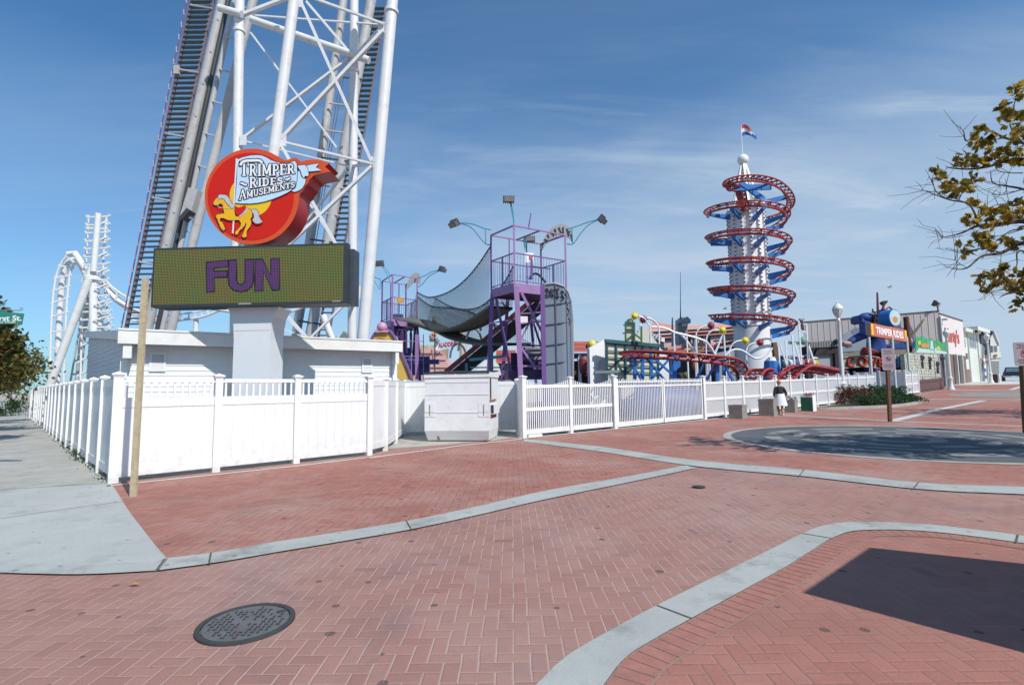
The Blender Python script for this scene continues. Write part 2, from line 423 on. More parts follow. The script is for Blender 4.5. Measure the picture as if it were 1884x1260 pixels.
# brick road (everything in front)
drape('brick_road', [[uv2(-40,-40), uv2(100,-40), uv2(100,30), uv2(60,30), uv2(60,12), uv2(-40,12)]], 0.0, M_BRICK_ROAD)
yard = [FC.to_2d()+V((.05,.05)), P1.to_2d(), (P1+V((.0,1.2,0))).to_2d(), P2.to_2d(), Pend.to_2d(), uv2(60,90), uv2(-2,90), (FC.to_2d()+SD*60)]
drape('yard_ground', [yard], .003, M_YARD)
drape('rides_asphalt', [[(P2.to_2d()+V((.25,.35))), (Pend.to_2d()+V((-.1,.3))), uv2(56,30), uv2(22,30), P2.to_2d()+V((0,6))]], .007, mat('rides_asphalt', (.075,.075,.08), .9, var=.3, vs=1.5))
# upper brick walk between fence foot, curb band A and band B
upA = [(308,1029),(400,1018),(500,1000),(630,980),(760,958),(880,933),(1000,905),(1140,880),(1262,857)]
loA = [(290,1052),(400,1037),(510,1018),(630,998),(755,976),(880,949),(1000,921),(1140,892),(1280,862)]
walk = gp([(205,889),(240,945),(285,1003),(308,1029)]+upA[1:]+[(1240,852),(1100,823),(985,809),(940,806),(760,829),(678,838)])
drape('brick_walk', [walk], .006, M_BRICK_WALK)
# far brick walk beyond band B (plaza with the round inlay)
plz = gp([(985,809),(1100,823),(1240,850),(1480,869),(1700,896),(1884,903)])
plz = plz+[V((13.0,6.2)), V((24,-4)), uv2(95,-28), uv2(95,6), Pend.to_2d()+V((.3,-.2)), P3.to_2d(), P2.to_2d()]
drape('brick_plaza', [plz], .006, M_BRICK_WALK)
# sidewalk
sw_edge = gp([(205,889),(240,945),(285,1003),(308,1029)])
a0 = gp([(290,1052),(150,1058),(0,1056)])
s_far = FC.to_2d()+SD*140
sw = sw_edge+a0+[V((-6.5,3.0)), V((-10.6,5.2)), V((-12,11)), s_far+V((-1.1,-1.1)), s_far]
drape('sidewalk', [sw], .009, M_CONC_OLD)
new_slab = gp([(200,889),(238,945),(283,1003),(303,1029),(287,1036),(150,1042),(0,1038)])+[V((-6.9,4.1))]+gp([(0,903)])
drape('sidewalk_slab', [new_slab], .012, M_CONC_NEW)
def line_strip(px_pts, w):
    p = [G(*q).to_2d() for q in px_pts]; out = []
    for a, b in zip(p, p[1:]):
        d = (b-a).normalized(); n = V((-d.y, d.x))*w/2
        out.append([a-n, b-n, b+n, a+n])
    return out
jl = line_strip([(0,956),(120,938),(226,924)], .012)+line_strip([(0,838),(128,817)], .012)+line_strip([(0,806),(100,788)], .02)+line_strip([(0,786),(78,775)], .02)+line_strip([(0,902),(202,890)], .014)
drape('sidewalk_joints', jl, .015, M_JOINT)
# concrete bands
drape('curb_band_front', [ribbon2(upA, loA), ribbon2([(-200,1030),(0,1037),(150,1042),(290,1036),(308,1029)], [(-200,1046),(0,1056),(150,1059),(290,1052),(292,1051)])], .016, M_CURB)
drape('curb_band_middle', [ribbon2([(963,808),(1100,822),(1275,847),(1475,865),(1690,889),(1884,897),(1990,901),(2500,921)], [(963,813),(1100,831),(1275,858),(1475,877),(1690,901),(1884,911),(1990,916),(2500,940)])], .016, M_CURB)
isl_o = [(930,1330),(991,1260),(1046,1209),(1120,1165),(1203,1120),(1339,1052),(1420,1012),(1474,985),(1516,969),(1574,962),(1683,965),(1784,975),(1884,988),(2050,1010),(2700,1098)]
isl_i = [(1065,1330),(1114,1260),(1151,1214),(1210,1176),(1276,1139),(1380,1082),(1443,1047),(1492,1016),(1532,992),(1579,978),(1683,978),(1784,988),(1884,1002),(2050,1026),(2700,1120)]
drape('curb_band_island', [ribbon2(isl_o, isl_i)], .016, M_CURB)
isl = [p.to_2d() for p in crom([V((q.x, q.y, 0)) for q in gp(isl_i)], 8)]+[V((7.5,2.0)), V((5,-6)), V((-.2,-5)), V((0.1,1.2))]
drape('brick_island', [isl], .006, M_BRICK_ISLE)
# soldier course along the inside of the island band
inner = [p for p in crom([V((q.x, q.y, 0)) for q in gp(isl_i)], 30)]
cells = []; carry = 0; jn = []
def offs(pts, w):
    out = []
    for i, p in enumerate(pts):
        t = (pts[min(i+1, len(pts)-1)]-pts[max(i-1, 0)]).normalized(); out.append(p+V((t.y, -t.x, 0))*w)
    return out
# resample at brick pitch
pl = [inner[0]]; acc = 0
for a, b in zip(inner, inner[1:]):
    seg = (b-a).length
    while acc+seg >= .104:
        r = (.104-acc)/seg; a = a+(b-a)*r; pl.append(a); seg = (b-a).length; acc = 0
    acc += seg
i0 = offs(pl, .01); i1 = offs(pl, .205); br = MB()
for k in range(len(pl)-1):
    q = [i0[k].lerp(i0[k+1], .04), i0[k].lerp(i0[k+1], .96), i1[k].lerp(i1[k+1], .96), i1[k].lerp(i1[k+1], .04)]
    cells.append([p.to_2d() for p in q])
M_SOLD = mat('soldier_brick', (.365,.165,.130), .85, var=.22, vs=11, bump=.3, bs=80, spec=.25)
M_MORT = mat('mortar', (.30,.22,.18), .95, var=.2, vs=20)
drape('border_mortar', [[p.to_2d() for p in offs(pl, .0)]+[p.to_2d() for p in offs(pl, .213)][::-1]], .009, M_MORT)
drape('border_bricks', cells, .0115, M_SOLD)
# fence foot band
foot = line_strip([(196,895),(545,858),(678,842)], .10)+[[(P2-V((FD.x,FD.y,0))*.2).to_2d()+V((.05,-.12)), (P3+V((FD.x,FD.y,0))*14).to_2d()+V((.05,-.12)), (P3+V((FD.x,FD.y,0))*14).to_2d()+V((-.05,.02)), (P2-V((FD.x,FD.y,0))*.2).to_2d()+V((-.05,.02))]]
foot += line_strip([(678,843),(760,832),(850,820),(960,808)], .13)
drape('fence_foot_band', foot, .012, M_BANDL)
# round inlay
CI = V(G(1660, 815).to_2d()); cl = G(1345, 802).to_2d()
CI = V((10.0, 13.3)); RI = (CI-cl).length
def disc(c, r, r2=0, n=64, a0=0, a1=360):
    o = [c+V((math.cos(math.radians(a0+(a1-a0)*k/n)), math.sin(math.radians(a0+(a1-a0)*k/n))))*r for k in range(n+1)]
    if r2: return o+[c+V((math.cos(math.radians(a0+(a1-a0)*k/n)), math.sin(math.radians(a0+(a1-a0)*k/n))))*r2 for k in range(n+1)][::-1]
    return o[:-1]
def ring(c, r, r2):
    return [disc(c, r, r2, 24, a, a+90) for a in (0, 90, 180, 270)]
drape('round_inlay', [disc(CI, RI)], .010, M_SLATE)
drape('round_inlay_rim', ring(CI, RI+.22, RI), .013, M_YARD)
sw_ = []
for k in range(8):
    a = 22+45*k; sw_ += [disc(CI, RI-.85, RI-1.25, 10, a, a+34), disc(CI, RI-1.6, RI-1.85, 10, a+14, a+44), disc(CI, RI-2.2, RI-2.6, 8, a+5, a+36)]
sw_ += ring(CI, .9, .55)
drape('round_inlay_pattern', sw_, .013, M_SLATE_L)
C2 = G(1905, 726).to_2d(); r2_ = (G(1764, 724).to_2d()-C2).length
drape('far_round_inlay', [disc(C2, r2_)], .010, M_SLATE_L)
# far bands
bands = line_strip([(1380,762),(1500,767),(1636,775),(1760,780),(1884,785),(2000,790)], .22)
bands += line_strip([(1640,775),(1730,753),(1810,737)], .35)
bands += line_strip([(1687,734),(1884,735.5)], .45)+line_strip([(1740,717),(1884,719)], .5)+line_strip([(1860,717),(1890,708)], .4)
drape('plaza_bands', bands, .014, M_BANDL)
# sheltered far street beyond the lamp: pale apron in front of the white buildings
drape('boardwalk_apron', [[uv2(70,8.5), uv2(98,9), uv2(98,-60), uv2(86,-60)]], .010, M_BANDL)
# band joints
bj = []
for q in ([(1209,1118),(1272,1142)],[(1476,984),(1530,993)],[(1873,987),(1869,1002)],[(303,1031),(288,1052)],[(388,1020),(384,1041)],[(747,960),(757,977)],[(1480,865),(1470,878)],[(1690,889),(1680,902)]):
    bj += line_strip(q, .016)
drape('band_joints', bj, .019, M_JOINT)
# manhole cover
mc = G(453.5, 1147.5)
mh = thing('manhole_cover', 'round cast iron manhole cover set flush in the brick paving', 'manhole cover', (mc.x, mc.y, mc.z))
M_IRON = mat('cast_iron', (.15,.155,.155), .6, metal=.2, var=.3, vs=8, bump=.4, bs=60, dirt=(.2,.12,.08), dirt_s=6, dirt_a=.5)
M_IROND = mat('cast_iron_rim', (.05,.052,.055), .7, var=.3, vs=9)
MB().lathe(mc, [(.252,.0),(.252,.012)], 40).build('cover_plate', M_IRON, mh)
rg = MB(); vs = []
rr = [(.290,.0),(.290,.016),(.258,.016),(.258,.0)]
rg.add([mc+V((math.cos(2*math.pi*k/48)*r, math.sin(2*math.pi*k/48)*r, z)) for r, z in rr for k in range(48)], [(i*48+k, i*48+(k+1)%48, ((i+1)%4)*48+(k+1)%48, ((i+1)%4)*48+k) for i in range(4) for k in range(48)])
rg.build('rim', M_IROND, mh)
st = MB(); RR = random.Random(3)
for i in range(-6, 7):
    for j in range(-6, 7):
        x, y = i*.036, j*.036
        if math.hypot(x, y) < .225 and abs(x)+abs(y) > .05 and RR.random() < .85:
            st.box((mc.x+x, mc.y+y, mc.z+.014), (.022,.009,.008) if (i+j) % 2 else (.009,.022,.008))
st.build('studs', M_IROND, mh)
MB().box((mc.x+.16, mc.y+.15, mc.z+.018), (.06,.025,.006), .6).build('lift_slot', M_IROND, mh)
# small cap and fallen leaf
c2 = G(1286, 897)
o = MB().lathe(c2+V((0,0,.012)), [(.09,0),(.09,.012),(.07,.015)], 20).build('utility_cap', M_IROND); tag(o, 'small dark round utility cap in the brick road', 'utility cap')
lf = G(246, 1079)+V((0,0,.02)); M_LEAFO = mat('dry_leaf', (.45,.22,.05), .8)
lm = MB().add([lf+V(p) for p in ((-.05,0,0),(0,.02,.012),(.05,.005,.0),(.01,-.02,.01),(.0,0,.018))], [(0,3,4),(3,2,4),(2,1,4),(1,0,4)])
tag(lm.build('fallen_leaf', M_LEAFO), 'single curled orange leaf lying on the brick road', 'leaf')
# ================================================================ fences
M_PVC = mat('white_vinyl', (.76,.765,.765), .38, var=.04, vs=.9, spec=.5, dirt=(.60,.59,.55), dirt_s=1.1, dirt_a=.22)
M_PVC2 = mat('white_vinyl_panel', (.74,.75,.755), .42, var=.05, vs=1.3, spec=.45, dirt=(.62,.61,.57), dirt_s=2.0, dirt_a=.25)
def grime(m, top=.45, amt=.55, col=(.30,.27,.21)):
    nt = m.node_tree; L = nt.links; b = nt.nodes['Principled BSDF']; src = b.inputs['Base Color'].links[0].from_socket
    g = nt.nodes.new('ShaderNodeNewGeometry'); s = nt.nodes.new('ShaderNodeSeparateXYZ'); L.new(g.outputs['Position'], s.inputs[0])
    r = nt.nodes.new('ShaderNodeMapRange'); r.inputs[1].default_value = .05; r.inputs[2].default_value = top; r.inputs[3].default_value = 1; r.inputs[4].default_value = 0; L.new(s.outputs[2], r.inputs[0])
    n = nt.nodes.new('ShaderNodeTexNoise'); n.inputs['Scale'].default_value = 7; n.inputs['Detail'].default_value = 8; n.inputs['Roughness'].default_value = .7; L.new(g.outputs['Position'], n.inputs['Vector'])
    r2 = nt.nodes.new('ShaderNodeMapRange'); r2.inputs[1].default_value = .42; r2.inputs[2].default_value = .7; r2.inputs[3].default_value = 0; r2.inputs[4].default_value = amt; L.new(n.outputs['Fac'], r2.inputs[0])
    mu = nt.nodes.new('ShaderNodeMath'); mu.operation = 'MULTIPLY'; L.new(r.outputs[0], mu.inputs[0]); L.new(r2.outputs[0], mu.inputs[1])
    mx = nt.nodes.new('ShaderNodeMix'); mx.data_type = 'RGBA'; L.new(mu.outputs[0], mx.inputs[0]); L.new(src, mx.inputs[6]); mx.inputs[7].default_value = (*col, 1); L.new(mx.outputs[2], b.inputs['Base Color'])
grime(M_PVC); grime(M_PVC2, .6, .5)
HF = 1.80
def post_mb(p, h=HF, w=.127, cap=True, rz=0.0):
    m_ = MB(); z = p.z
    m_.box((p.x, p.y, z+(h-.03)/2-.1), (w, w, h-.03+.2), rz)
    if cap:
        m_.box((p.x, p.y, z+h-.045), (w+.022, w+.022, .02), rz)
        m_.box((p.x, p.y, z+h-.02), (w+.052, w+.052, .026), rz)
        R = Matrix.Rotation(rz, 3, 'Z'); q = (w+.046)/2
        b = [V((p.x, p.y, z+h-.007))+R@V((x*q, y*q, 0)) for x, y in ((-1,-1),(1,-1),(1,1),(-1,1))]
        m_.add(b+[V((p.x, p.y, z+h+.03))], [(0,1,4),(1,2,4),(2,3,4),(3,0,4)])
    return m_
def seg(a, b, w=.127):
    d = (b-a); d.z = 0; L_ = d.length; d.normalize(); n = V((d.y, -d.x, 0)); return d, n, L_
def privacy(parent, a, b, h=HF, lattice=True, gap=.09, shade=False):
    d, n, L_ = seg(a, b); a2 = a+d*.064; L2 = L_-.128; sl = (b.z-a.z)/L_
    def pt(s, z): return a2+d*s+V((0, 0, z+(s*sl)))
    def rail(z0, z1, t=.045):
        o = pt(0, z0)-n*t/2; rails = MB(); rails.obox(o, pt(L2, z0)-pt(0, z0), n*t, V((0, 0, z1-z0))); rails.build('rail', M_PVC, parent)
    top = h-.07
    if lattice:
        rail(top-.07, top); zm = h-.40; rail(zm-.16, zm)
        bal = MB(); k = max(4, int(L2/.115))
        for i in range(k):
            c = pt((i+.5)*L2/k, zm); bal.obox(c-d*.019-n*.011, d*.038, n*.022, V((0, 0, top-.07-zm)))
        bal.build('balusters', M_PVC, parent); zb = zm-.16
    else:
        rail(top-.13, top); zb = top-.13
    rail(gap, gap+.15)
    bd = MB(); k = max(3, int(L2/.17))
    for i in range(k):
        o = pt(i*L2/k+.004, gap+.15)-n*.011
        bd.obox(o, d*(L2/k-.008)+V((0,0,sl*(L2/k-.008))), n*.022, V((0, 0, zb-gap-.15)))
    o = pt(0, gap+.15)-n*.003; bd.obox(o, pt(L2, gap+.15)-pt(0, gap+.15), n*.006, V((0, 0, zb-gap-.15)))
    bd.build('board_panel', M_PVC2, parent)
def picket(parent, a, b, h=HF, scal=.16, gap=.10, back=False):
    d, n, L_ = seg(a, b); a2 = a+d*.06; L2 = L_-.12; sl = (b.z-a.z)/L_
    def pt(s, z): return a2+d*s+V((0, 0, z+s*sl))
    for z0, z1 in ((gap, gap+.14), (.78, .88), (1.46, 1.55)):
        rails = MB(); rails.obox(pt(0, z0)-n*.024, pt(L2, z0)-pt(0, z0), n*.048, V((0, 0, z1-z0))); rails.build('rail', M_PVC, parent)
    pk = MB(); k = max(6, int(L2/.082))
    for i in range(k):
        s = (i+.5)*L2/k; q = 2*s/L2-1; zt_ = h-.09-scal*(1-q*q)
        c = pt(s, gap+.02); w = .036
        pk.obox(c-d*w/2-n*.009, d*w, n*.018, V((0, 0, zt_-gap-.02)))
        e = c+V((0,0,zt_-gap-.02)); pk.add([e-d*w/2-n*.012, e+d*w/2-n*.012, e+d*w/2+n*.012, e-d*w/2+n*.012, e+V((0,0,.02))], [(0,1,4),(1,2,4),(2,3,4),(3,0,4)])
    pk.build('pickets', M_PVC, parent)
    if back:
        bk = MB(); bk.obox(pt(0, gap+.13)+n*-.02, pt(L2, 0)-pt(0, 0), -n*.01, V((0,0,1.46-gap-.13)))
        bk.build('backing_panel', M_PVC2, parent)
rzf = math.atan2((P1-FC).y, (P1-FC).x)
# street side
sf = thing('privacy_fence', 'long white vinyl fence with capped posts beside the street pavement, its face in shade', 'fence', FC)
sp_ = [FC+V((SD.x, SD.y, 0))*1.62*i for i in range(0, 21)]
for i, p in enumerate(sp_):
    p.z = zt(p.x, p.y)
    if i > 0: post_mb(p, rz=math.radians(45), w=.115 if i else .14).build('post', M_PVC, sf)
for a, b in zip(sp_, sp_[1:]): privacy(sf, a, b, lattice=False, gap=.10)
# little clips and second rail look: upper clear tier
# front fence
ff = thing('privacy_fence', 'white vinyl fence with spindle top facing the brick walk in front of the white shed', 'fence', FC)
fp = [FC, G(397, 869), G(545, 853), P1]
dd = (P1-FC); 
fp = [FC, FC+dd*((fp[1]-FC).length/dd.length), FC+dd*((fp[2]-FC).length/dd.length), P1]
for i, p in enumerate(fp): post_mb(p, h=HF+.02 if i == 0 else HF, w=.14 if i == 0 else .127, rz=rzf).build('post', M_PVC, ff)
for a, b in zip(fp, fp[1:]): privacy(ff, a, b)
# return beside the dumpster
rf = thing('privacy_fence', 'white vinyl fence of short panels running back on the left of the white dumpster', 'fence', P1)
rp = [P1, G(709, 829), G(728, 816), G(744, 801)]
for p in rp[1:]: post_mb(p, h=HF-.03, w=.12, rz=.2).build('post', M_PVC, rf)
for a, b in zip(rp, rp[1:]): privacy(rf, a, b, h=HF-.02, lattice=False, gap=.12)
# back fence behind the dumpster
bf = thing('privacy_fence', 'plain white vinyl fence standing behind the white dumpster', 'fence', rp[-1])
bk0 = rp[-1]; bk1 = V((.15, bk0.y+.35, 0)); bk1.z = zt(bk1.x, bk1.y)
bp_ = [bk0, bk0.lerp(bk1, .5), bk1]
for p in bp_[1:]: post_mb(p, h=HF-.04, w=.12).build('post', M_PVC, bf)
for a, b in zip(bp_, bp_[1:]): privacy(bf, a, b, h=HF-.04, lattice=False, gap=.10)
privacy(bf, P2+V((-.10,.12,0)), bk1, h=HF-.04, lattice=False)
# picket run left of the gate
rz2 = math.atan2(FD.y, FD.x)
pf = thing('picket_fence', 'white picket fence of two dipped panels between the dumpster and the double gate', 'fence', P2)
q1 = G(1050, 797); q2 = G(1129, 789.5)
def onl(px):  # point on the picket line seen at px
    r = (px-CX)/F
    # P2 + s*FD ; x/y = r (small roll and pitch ignored, then refined)
    lo, hi = -2, 60
    for _ in range(40):
        mid = (lo+hi)/2; x = P2.x+FD.x*mid; y = P2.y+FD.y*mid
        z = zt(x, y)
        p = V((x, y, z))-CAM; sx = p.dot(rt)/p.dot(fw)*F+CX
        if sx < px: lo = mid
        else: hi = mid
    return V((x, y, zt(x, y))), mid
pa, sa = onl(963); pb, sb = onl(1050); pc, sc_ = onl(1131); pd, sd_ = onl(1296)
post_mb(pa, HF+.02, .15, rz=rz2).build('post', M_PVC, pf)
post_mb(pb, HF-.01, .13, rz=rz2).build('post', M_PVC, pf)
picket(pf, pa, pb); picket(pf, pb, pc-V((FD.x,FD.y,0))*.06)
MB().box((pa.x+FD.x*.45, pa.y+FD.y*.45, pa.z+.05), (.55,.06,.08), rz2).build('spare_rail', M_PVC, pf)
# gate
gt = thing('picket_gate', 'white double gate of straight pickets on wheels opening onto the brick plaza', 'gate', pc)
post_mb(pc, HF+.03, .17, rz=rz2).build('gate_post', M_PVC, gt); post_mb(pd, HF+.0, .16, rz=rz2).build('gate_post', M_PVC, gt)
F3 = V((FD.x, FD.y, 0)); mid_ = (pc+pd)/2
def leaf_gate(a, b):
    d, n, L_ = seg(a, b); sl = (b.z-a.z)/L_
    fr = MB()
    def pt(s, z): return a+d*s+V((0,0,z+s*sl))
    for z0, z1 in ((.06, .22), (1.42, 1.48), (1.58, 1.63)):
        fr.obox(pt(0, z0)-n*.03, pt(L_, z0)-pt(0, z0), n*.06, V((0,0,z1-z0)))
    for s in (0, L_-.07): fr.obox(pt(s, .06)-n*.034, d*.07, n*.068, V((0,0,1.66)))
    fr.build('gate_frame', M_PVC, gt)
    pk = MB(); k = int((L_-.14)/.093)
    for i in range(k):
        c = pt(.07+(i+.5)*(L_-.14)/k, .2); pk.obox(c-d*.015-n*.008, d*.03, n*.016, V((0,0,1.50)))
    pk.build('gate_pickets', M_PVC, gt)
leaf_gate(pc+F3*.12, mid_-F3*.02); leaf_gate(mid_+F3*.02, pd-F3*.12)
# scalloped fence to the right
lf_ = thing('picket_fence', 'long white scalloped picket fence behind the concrete planters and the walking woman', 'fence', pd)
n_p = 13; s_end = onl(1612)[1]; st_ = (s_end-sd_)/n_p
pts_ = []
for i in range(n_p+1):
    s = sd_+st_*i; x = P2.x+FD.x*s; y = P2.y+FD.y*s; pts_.append(V((x, y, zt(x, y))))
for p in pts_[1:]: post_mb(p, HF-.02, .12, rz=rz2).build('post', M_PVC, lf_)
for i, (a, b) in enumerate(zip(pts_, pts_[1:])): picket(lf_, a, b, scal=.24 if i < 8 else .05, back=True)
# the far short piece with a flat top near the stone facade
def onl_pt(px):
    p, s = onl(px); return p
e0 = onl_pt(1667); e1 = onl_pt(1691)
f2 = thing('lattice_fence', 'short white corner fence of square framed panels beside the stone pirate facade', 'fence', e0)
back_ = e0+V((-SD.x*-1, 0, 0))*0
e_b = e0+V((SD.x, SD.y, 0))*3.2; e_b.z = e0.z
for p in (e0, (e0+e1)/2, e1, e_b, (e0+e_b)/2): post_mb(p, HF+.1, .13, rz=rz2).build('post', M_PVC, f2)
for a, b in ((e0, (e0+e1)/2), ((e0+e1)/2, e1)): picket(f2, a, b, h=HF+.1, scal=.0, back=True)
for a, b in ((e_b, (e0+e_b)/2), ((e0+e_b)/2, e0)): privacy(f2, a, b, h=HF+.1, lattice=False)

# ================================================================ wooden post by the fence corner
M_PINE = mat('raw_pine', (.50,.42,.27), .75, var=.25, vs=14, bump=.3, bs=50, dirt=(.26,.17,.08), dirt_s=9, dirt_a=.4)
wb = G(245, 914); wt = P(267.5, 512, wb.y+.02)
d_ = (wt-wb); wp = MB().bar(wb, wt, .080, .045, ref=(0,1,0))
wo = wp.build('wooden_post', M_PINE); tag(wo, 'tall bare wooden post in the brick beside the white fence corner', 'post')
kn = MB()
for t_, s_ in ((.12,.02),(.31,-.03),(.55,.015),(.72,-.02),(.86,.02)):
    c = wb+d_*t_; kn.ball((c.x+s_, c.y-.0555, c.z), .014, 8, (1,.15,1.3))
# ================================================================ pylon sign
M_STEELW = mat('white_sign_steel', (.66,.69,.71), .4, var=.05, vs=1.5, dirt=(.45,.46,.45), dirt_s=3, dirt_a=.2)
cb = P(465, 700, 11.55); cb.z = 0
pyl = thing('pylon_sign', 'tall white pylon carrying a round orange amusement park sign above a message board reading FUN', 'sign', (cb.x, cb.y, 0))
# board front plane
bl, brr = P(280, 512, 11.68), P(639, 503, 11.42)
bx = (brr-bl); bx.z = 0; bx.normalize(); bn = V((bx.y, -bx.x, 0))      # towards the camera
zt_b = (P(280,458,11.68).z+P(639,446,11.42).z)/2; zb_b = (P(280,567,11.68).z+P(639,557,11.42).z)/2
W_ = (brr-bl).to_2d().length; o_ = V((bl.x, bl.y, zb_b)); BH = zt_b-zb_b; BD = .46
M_CAB = mat('dark_cabinet', (.035,.045,.055), .45, var=.2, vs=3)
M_CAB2 = mat('dark_cabinet_side', (.05,.065,.085), .5, var=.2, vs=3)
cab = MB()
cab.obox(o_, bx*W_, -bn*BD*.35, V((0,0,BH)))
cabo = cab.build('message_board', M_CAB, pyl)
MB().obox(o_+bx*.03-bn*(BD*.35), bx*(W_-.0+.06), -bn*BD*.75, V((0,0,BH-.10))).build('board_housing', M_CAB2, pyl)
# led face
ml = bpy.data.materials.new('led_matrix'); ml.use_nodes = True
def led_nodes(m, ca, cb_, cc, es):
    nt = m.node_tree; L = nt.links; b = nt.nodes['Principled BSDF']; b.inputs['Roughness'].default_value = .5
    g = nt.nodes.new('ShaderNodeNewGeometry'); 
    def M(op, a, b_=None):
        n = nt.nodes.new('ShaderNodeMath'); n.operation = op
        for i, v in enumerate((a, b_)):
            if v is None: continue
            if isinstance(v, (int, float)): n.inputs[i].default_value = v
            else: L.new(v, n.inputs[i])
        return n.outputs[0]
    dt = nt.nodes.new('ShaderNodeVectorMath'); dt.operation = 'DOT_PRODUCT'; L.new(g.outputs['Position'], dt.inputs[0]); dt.inputs[1].default_value = tuple(bx)
    sp = nt.nodes.new('ShaderNodeSeparateXYZ'); L.new(g.outputs['Position'], sp.inputs[0])
    pit = .0365
    fx = M('ABSOLUTE', M('SUBTRACT', M('FRACT', M('DIVIDE', dt.outputs['Value'], pit)), .5)); fz = M('ABSOLUTE', M('SUBTRACT', M('FRACT', M('DIVIDE', sp.outputs[2], pit)), .5))
    dot = M('LESS_THAN', M('MAXIMUM', fx, fz), .33)
    n = nt.nodes.new('ShaderNodeTexNoise'); n.inputs['Scale'].default_value = 1.3; n.inputs['Detail'].default_value = 5; L.new(g.outputs['Position'], n.inputs['Vector'])
    mr = nt.nodes.new('ShaderNodeMapRange'); mr.inputs[1].default_value = .35; mr.inputs[2].default_value = .65; L.new(n.outputs['Fac'], mr.inputs[0])
    mx = nt.nodes.new('ShaderNodeMix'); mx.data_type = 'RGBA'; L.new(mr.outputs[0], mx.inputs[0]); mx.inputs[6].default_value = (*ca, 1); mx.inputs[7].default_value = (*cb_, 1)
    n2 = nt.nodes.new('ShaderNodeTexWhiteNoise')
    cbm = nt.nodes.new('ShaderNodeCombineXYZ'); L.new(M('FLOOR', M('DIVIDE', dt.outputs['Value'], pit)), cbm.inputs[0]); L.new(M('FLOOR', M('DIVIDE', sp.outputs[2], pit)), cbm.inputs[1]); L.new(cbm.outputs[0], n2.inputs[0])
    m4 = nt.nodes.new('ShaderNodeMix'); m4.data_type = 'RGBA'; L.new(M('MULTIPLY', n2.outputs['Value'], .35), m4.inputs[0]); L.new(mx.outputs[2], m4.inputs[6]); m4.inputs[7].default_value = (*cc, 1)
    L.new(m4.outputs[2], b.inputs['Emission Color']); L.new(M('MULTIPLY', dot, es), b.inputs['Emission Strength'])
    b.inputs['Base Color'].default_value = (.02,.02,.018,1)
led_nodes(ml, (.24,.23,.02), (.14,.27,.02), (.40,.20,.02), .9)
mp_ = bpy.data.materials.new('led_purple'); mp_.use_nodes = True
led_nodes(mp_, (.19,.02,.30), (.14,.015,.25), (.22,.04,.34), .8)
scr = MB().obox(o_+bx*.035+bn*.004+V((0,0,.055)), bx*(W_-.12), -bn*.003, V((0,0,BH-.10))).build('led_screen', ml, cabo)
M_BLK = mat('sign_black', (.012,.012,.014), .6, var=0)
def bpt(px, py, off): return onplane(px, py, o_, bn, off)
LF = {'F': [(381,483),(419,480),(419,490),(393,492),(393,500),(417,499),(417,509),(393,510),(393,536),(381,537)],
 'U': [(422,480),(434,479),(434,515),(437,523),(443,525),(450,522),(452,516),(452,478),(465,478),(465,517),(462,527),(453,534),(443,536),(430,533),(423,525),(421,516)],
 'N': [(470,478),(482,477),(498,509),(499,477),(513,476),(513,532),(502,533),(484,497),(483,534),(470,535)]}
for k, pl in LF.items():
    MB().slab([bpt(x, y, .012) for x, y in pl], -bn*.004).build('letter', mp_, scr)
    cxm = sum(x for x, y in pl)/len(pl); cym = sum(y for x, y in pl)/len(pl)
    # dark outline: the outline pushed outwards along its own normals
    n_ = len(pl); out = []
    for i in range(n_):
        a = V(pl[i-1]); b = V(pl[i]); c = V(pl[(i+1) % n_]); e1_ = (b-a).normalized(); e2_ = (c-b).normalized()
        nn = V((e1_.y, -e1_.x))+V((e2_.y, -e2_.x)); l_ = max(nn.length, .5); nn = nn/l_
        out.append(tuple(b+nn*2.0*min(1.4, 1.2/max(.6, l_/2))))
    MB().slab([bpt(x, y, .008) for x, y in out], -bn*.003).build('letter_outline', M_BLK, scr)
M_GLY = mat('small_plate', (.35,.36,.36), .5, var=.3, vs=60)
MB().obox(bpt(438.5, 560.2, .003), bx*.30, bn*.003, V((0,0,.03))).build('maker_plate', M_GLY, cabo)
MB().obox(bpt(611, 555.3, .003), bx*.20, bn*.003, V((0,0,.022))).build('maker_plate', M_GLY, cabo)
# column
cfl = onplane(429.5, 640, o_, bn, -.27); cfr = onplane(496, 640, o_, bn, -.27)
cw = (cfr-cfl).to_2d().length; c0 = V((cfl.x, cfl.y, -.1)); CDp = .62
col = MB(); col.obox(c0, bx*cw, -bn*CDp, V((0,0,zb_b+.1)))
col.build('column', M_STEELW, pyl)
br_ = MB()   # flared brackets left and right under the board
for sgn, base in ((1, c0+bx*cw), (-1, c0)):
    prof = [(0,0),(.0,-.75),(.02,-.45),(.06,-.22),(.15,-.05),(.20,0)]
    pts = [base+bx*(sgn*a)+V((0,0,zb_b+.1+b)) for a, b in prof]
    br_.slab([pts[0], pts[1], pts[2], pts[3], pts[4], pts[5]], -bn*CDp)
br_.build('bracket', M_STEELW, pyl)
jt = MB().obox(c0-bx*.003+bn*.003+V((0,0,zb_b-.55+.1)), bx*(cw+.006), -bn*(CDp+.006), V((0,0,.012))).build('column_seam', mat('seam_grey', (.4,.42,.43), .6), pyl)
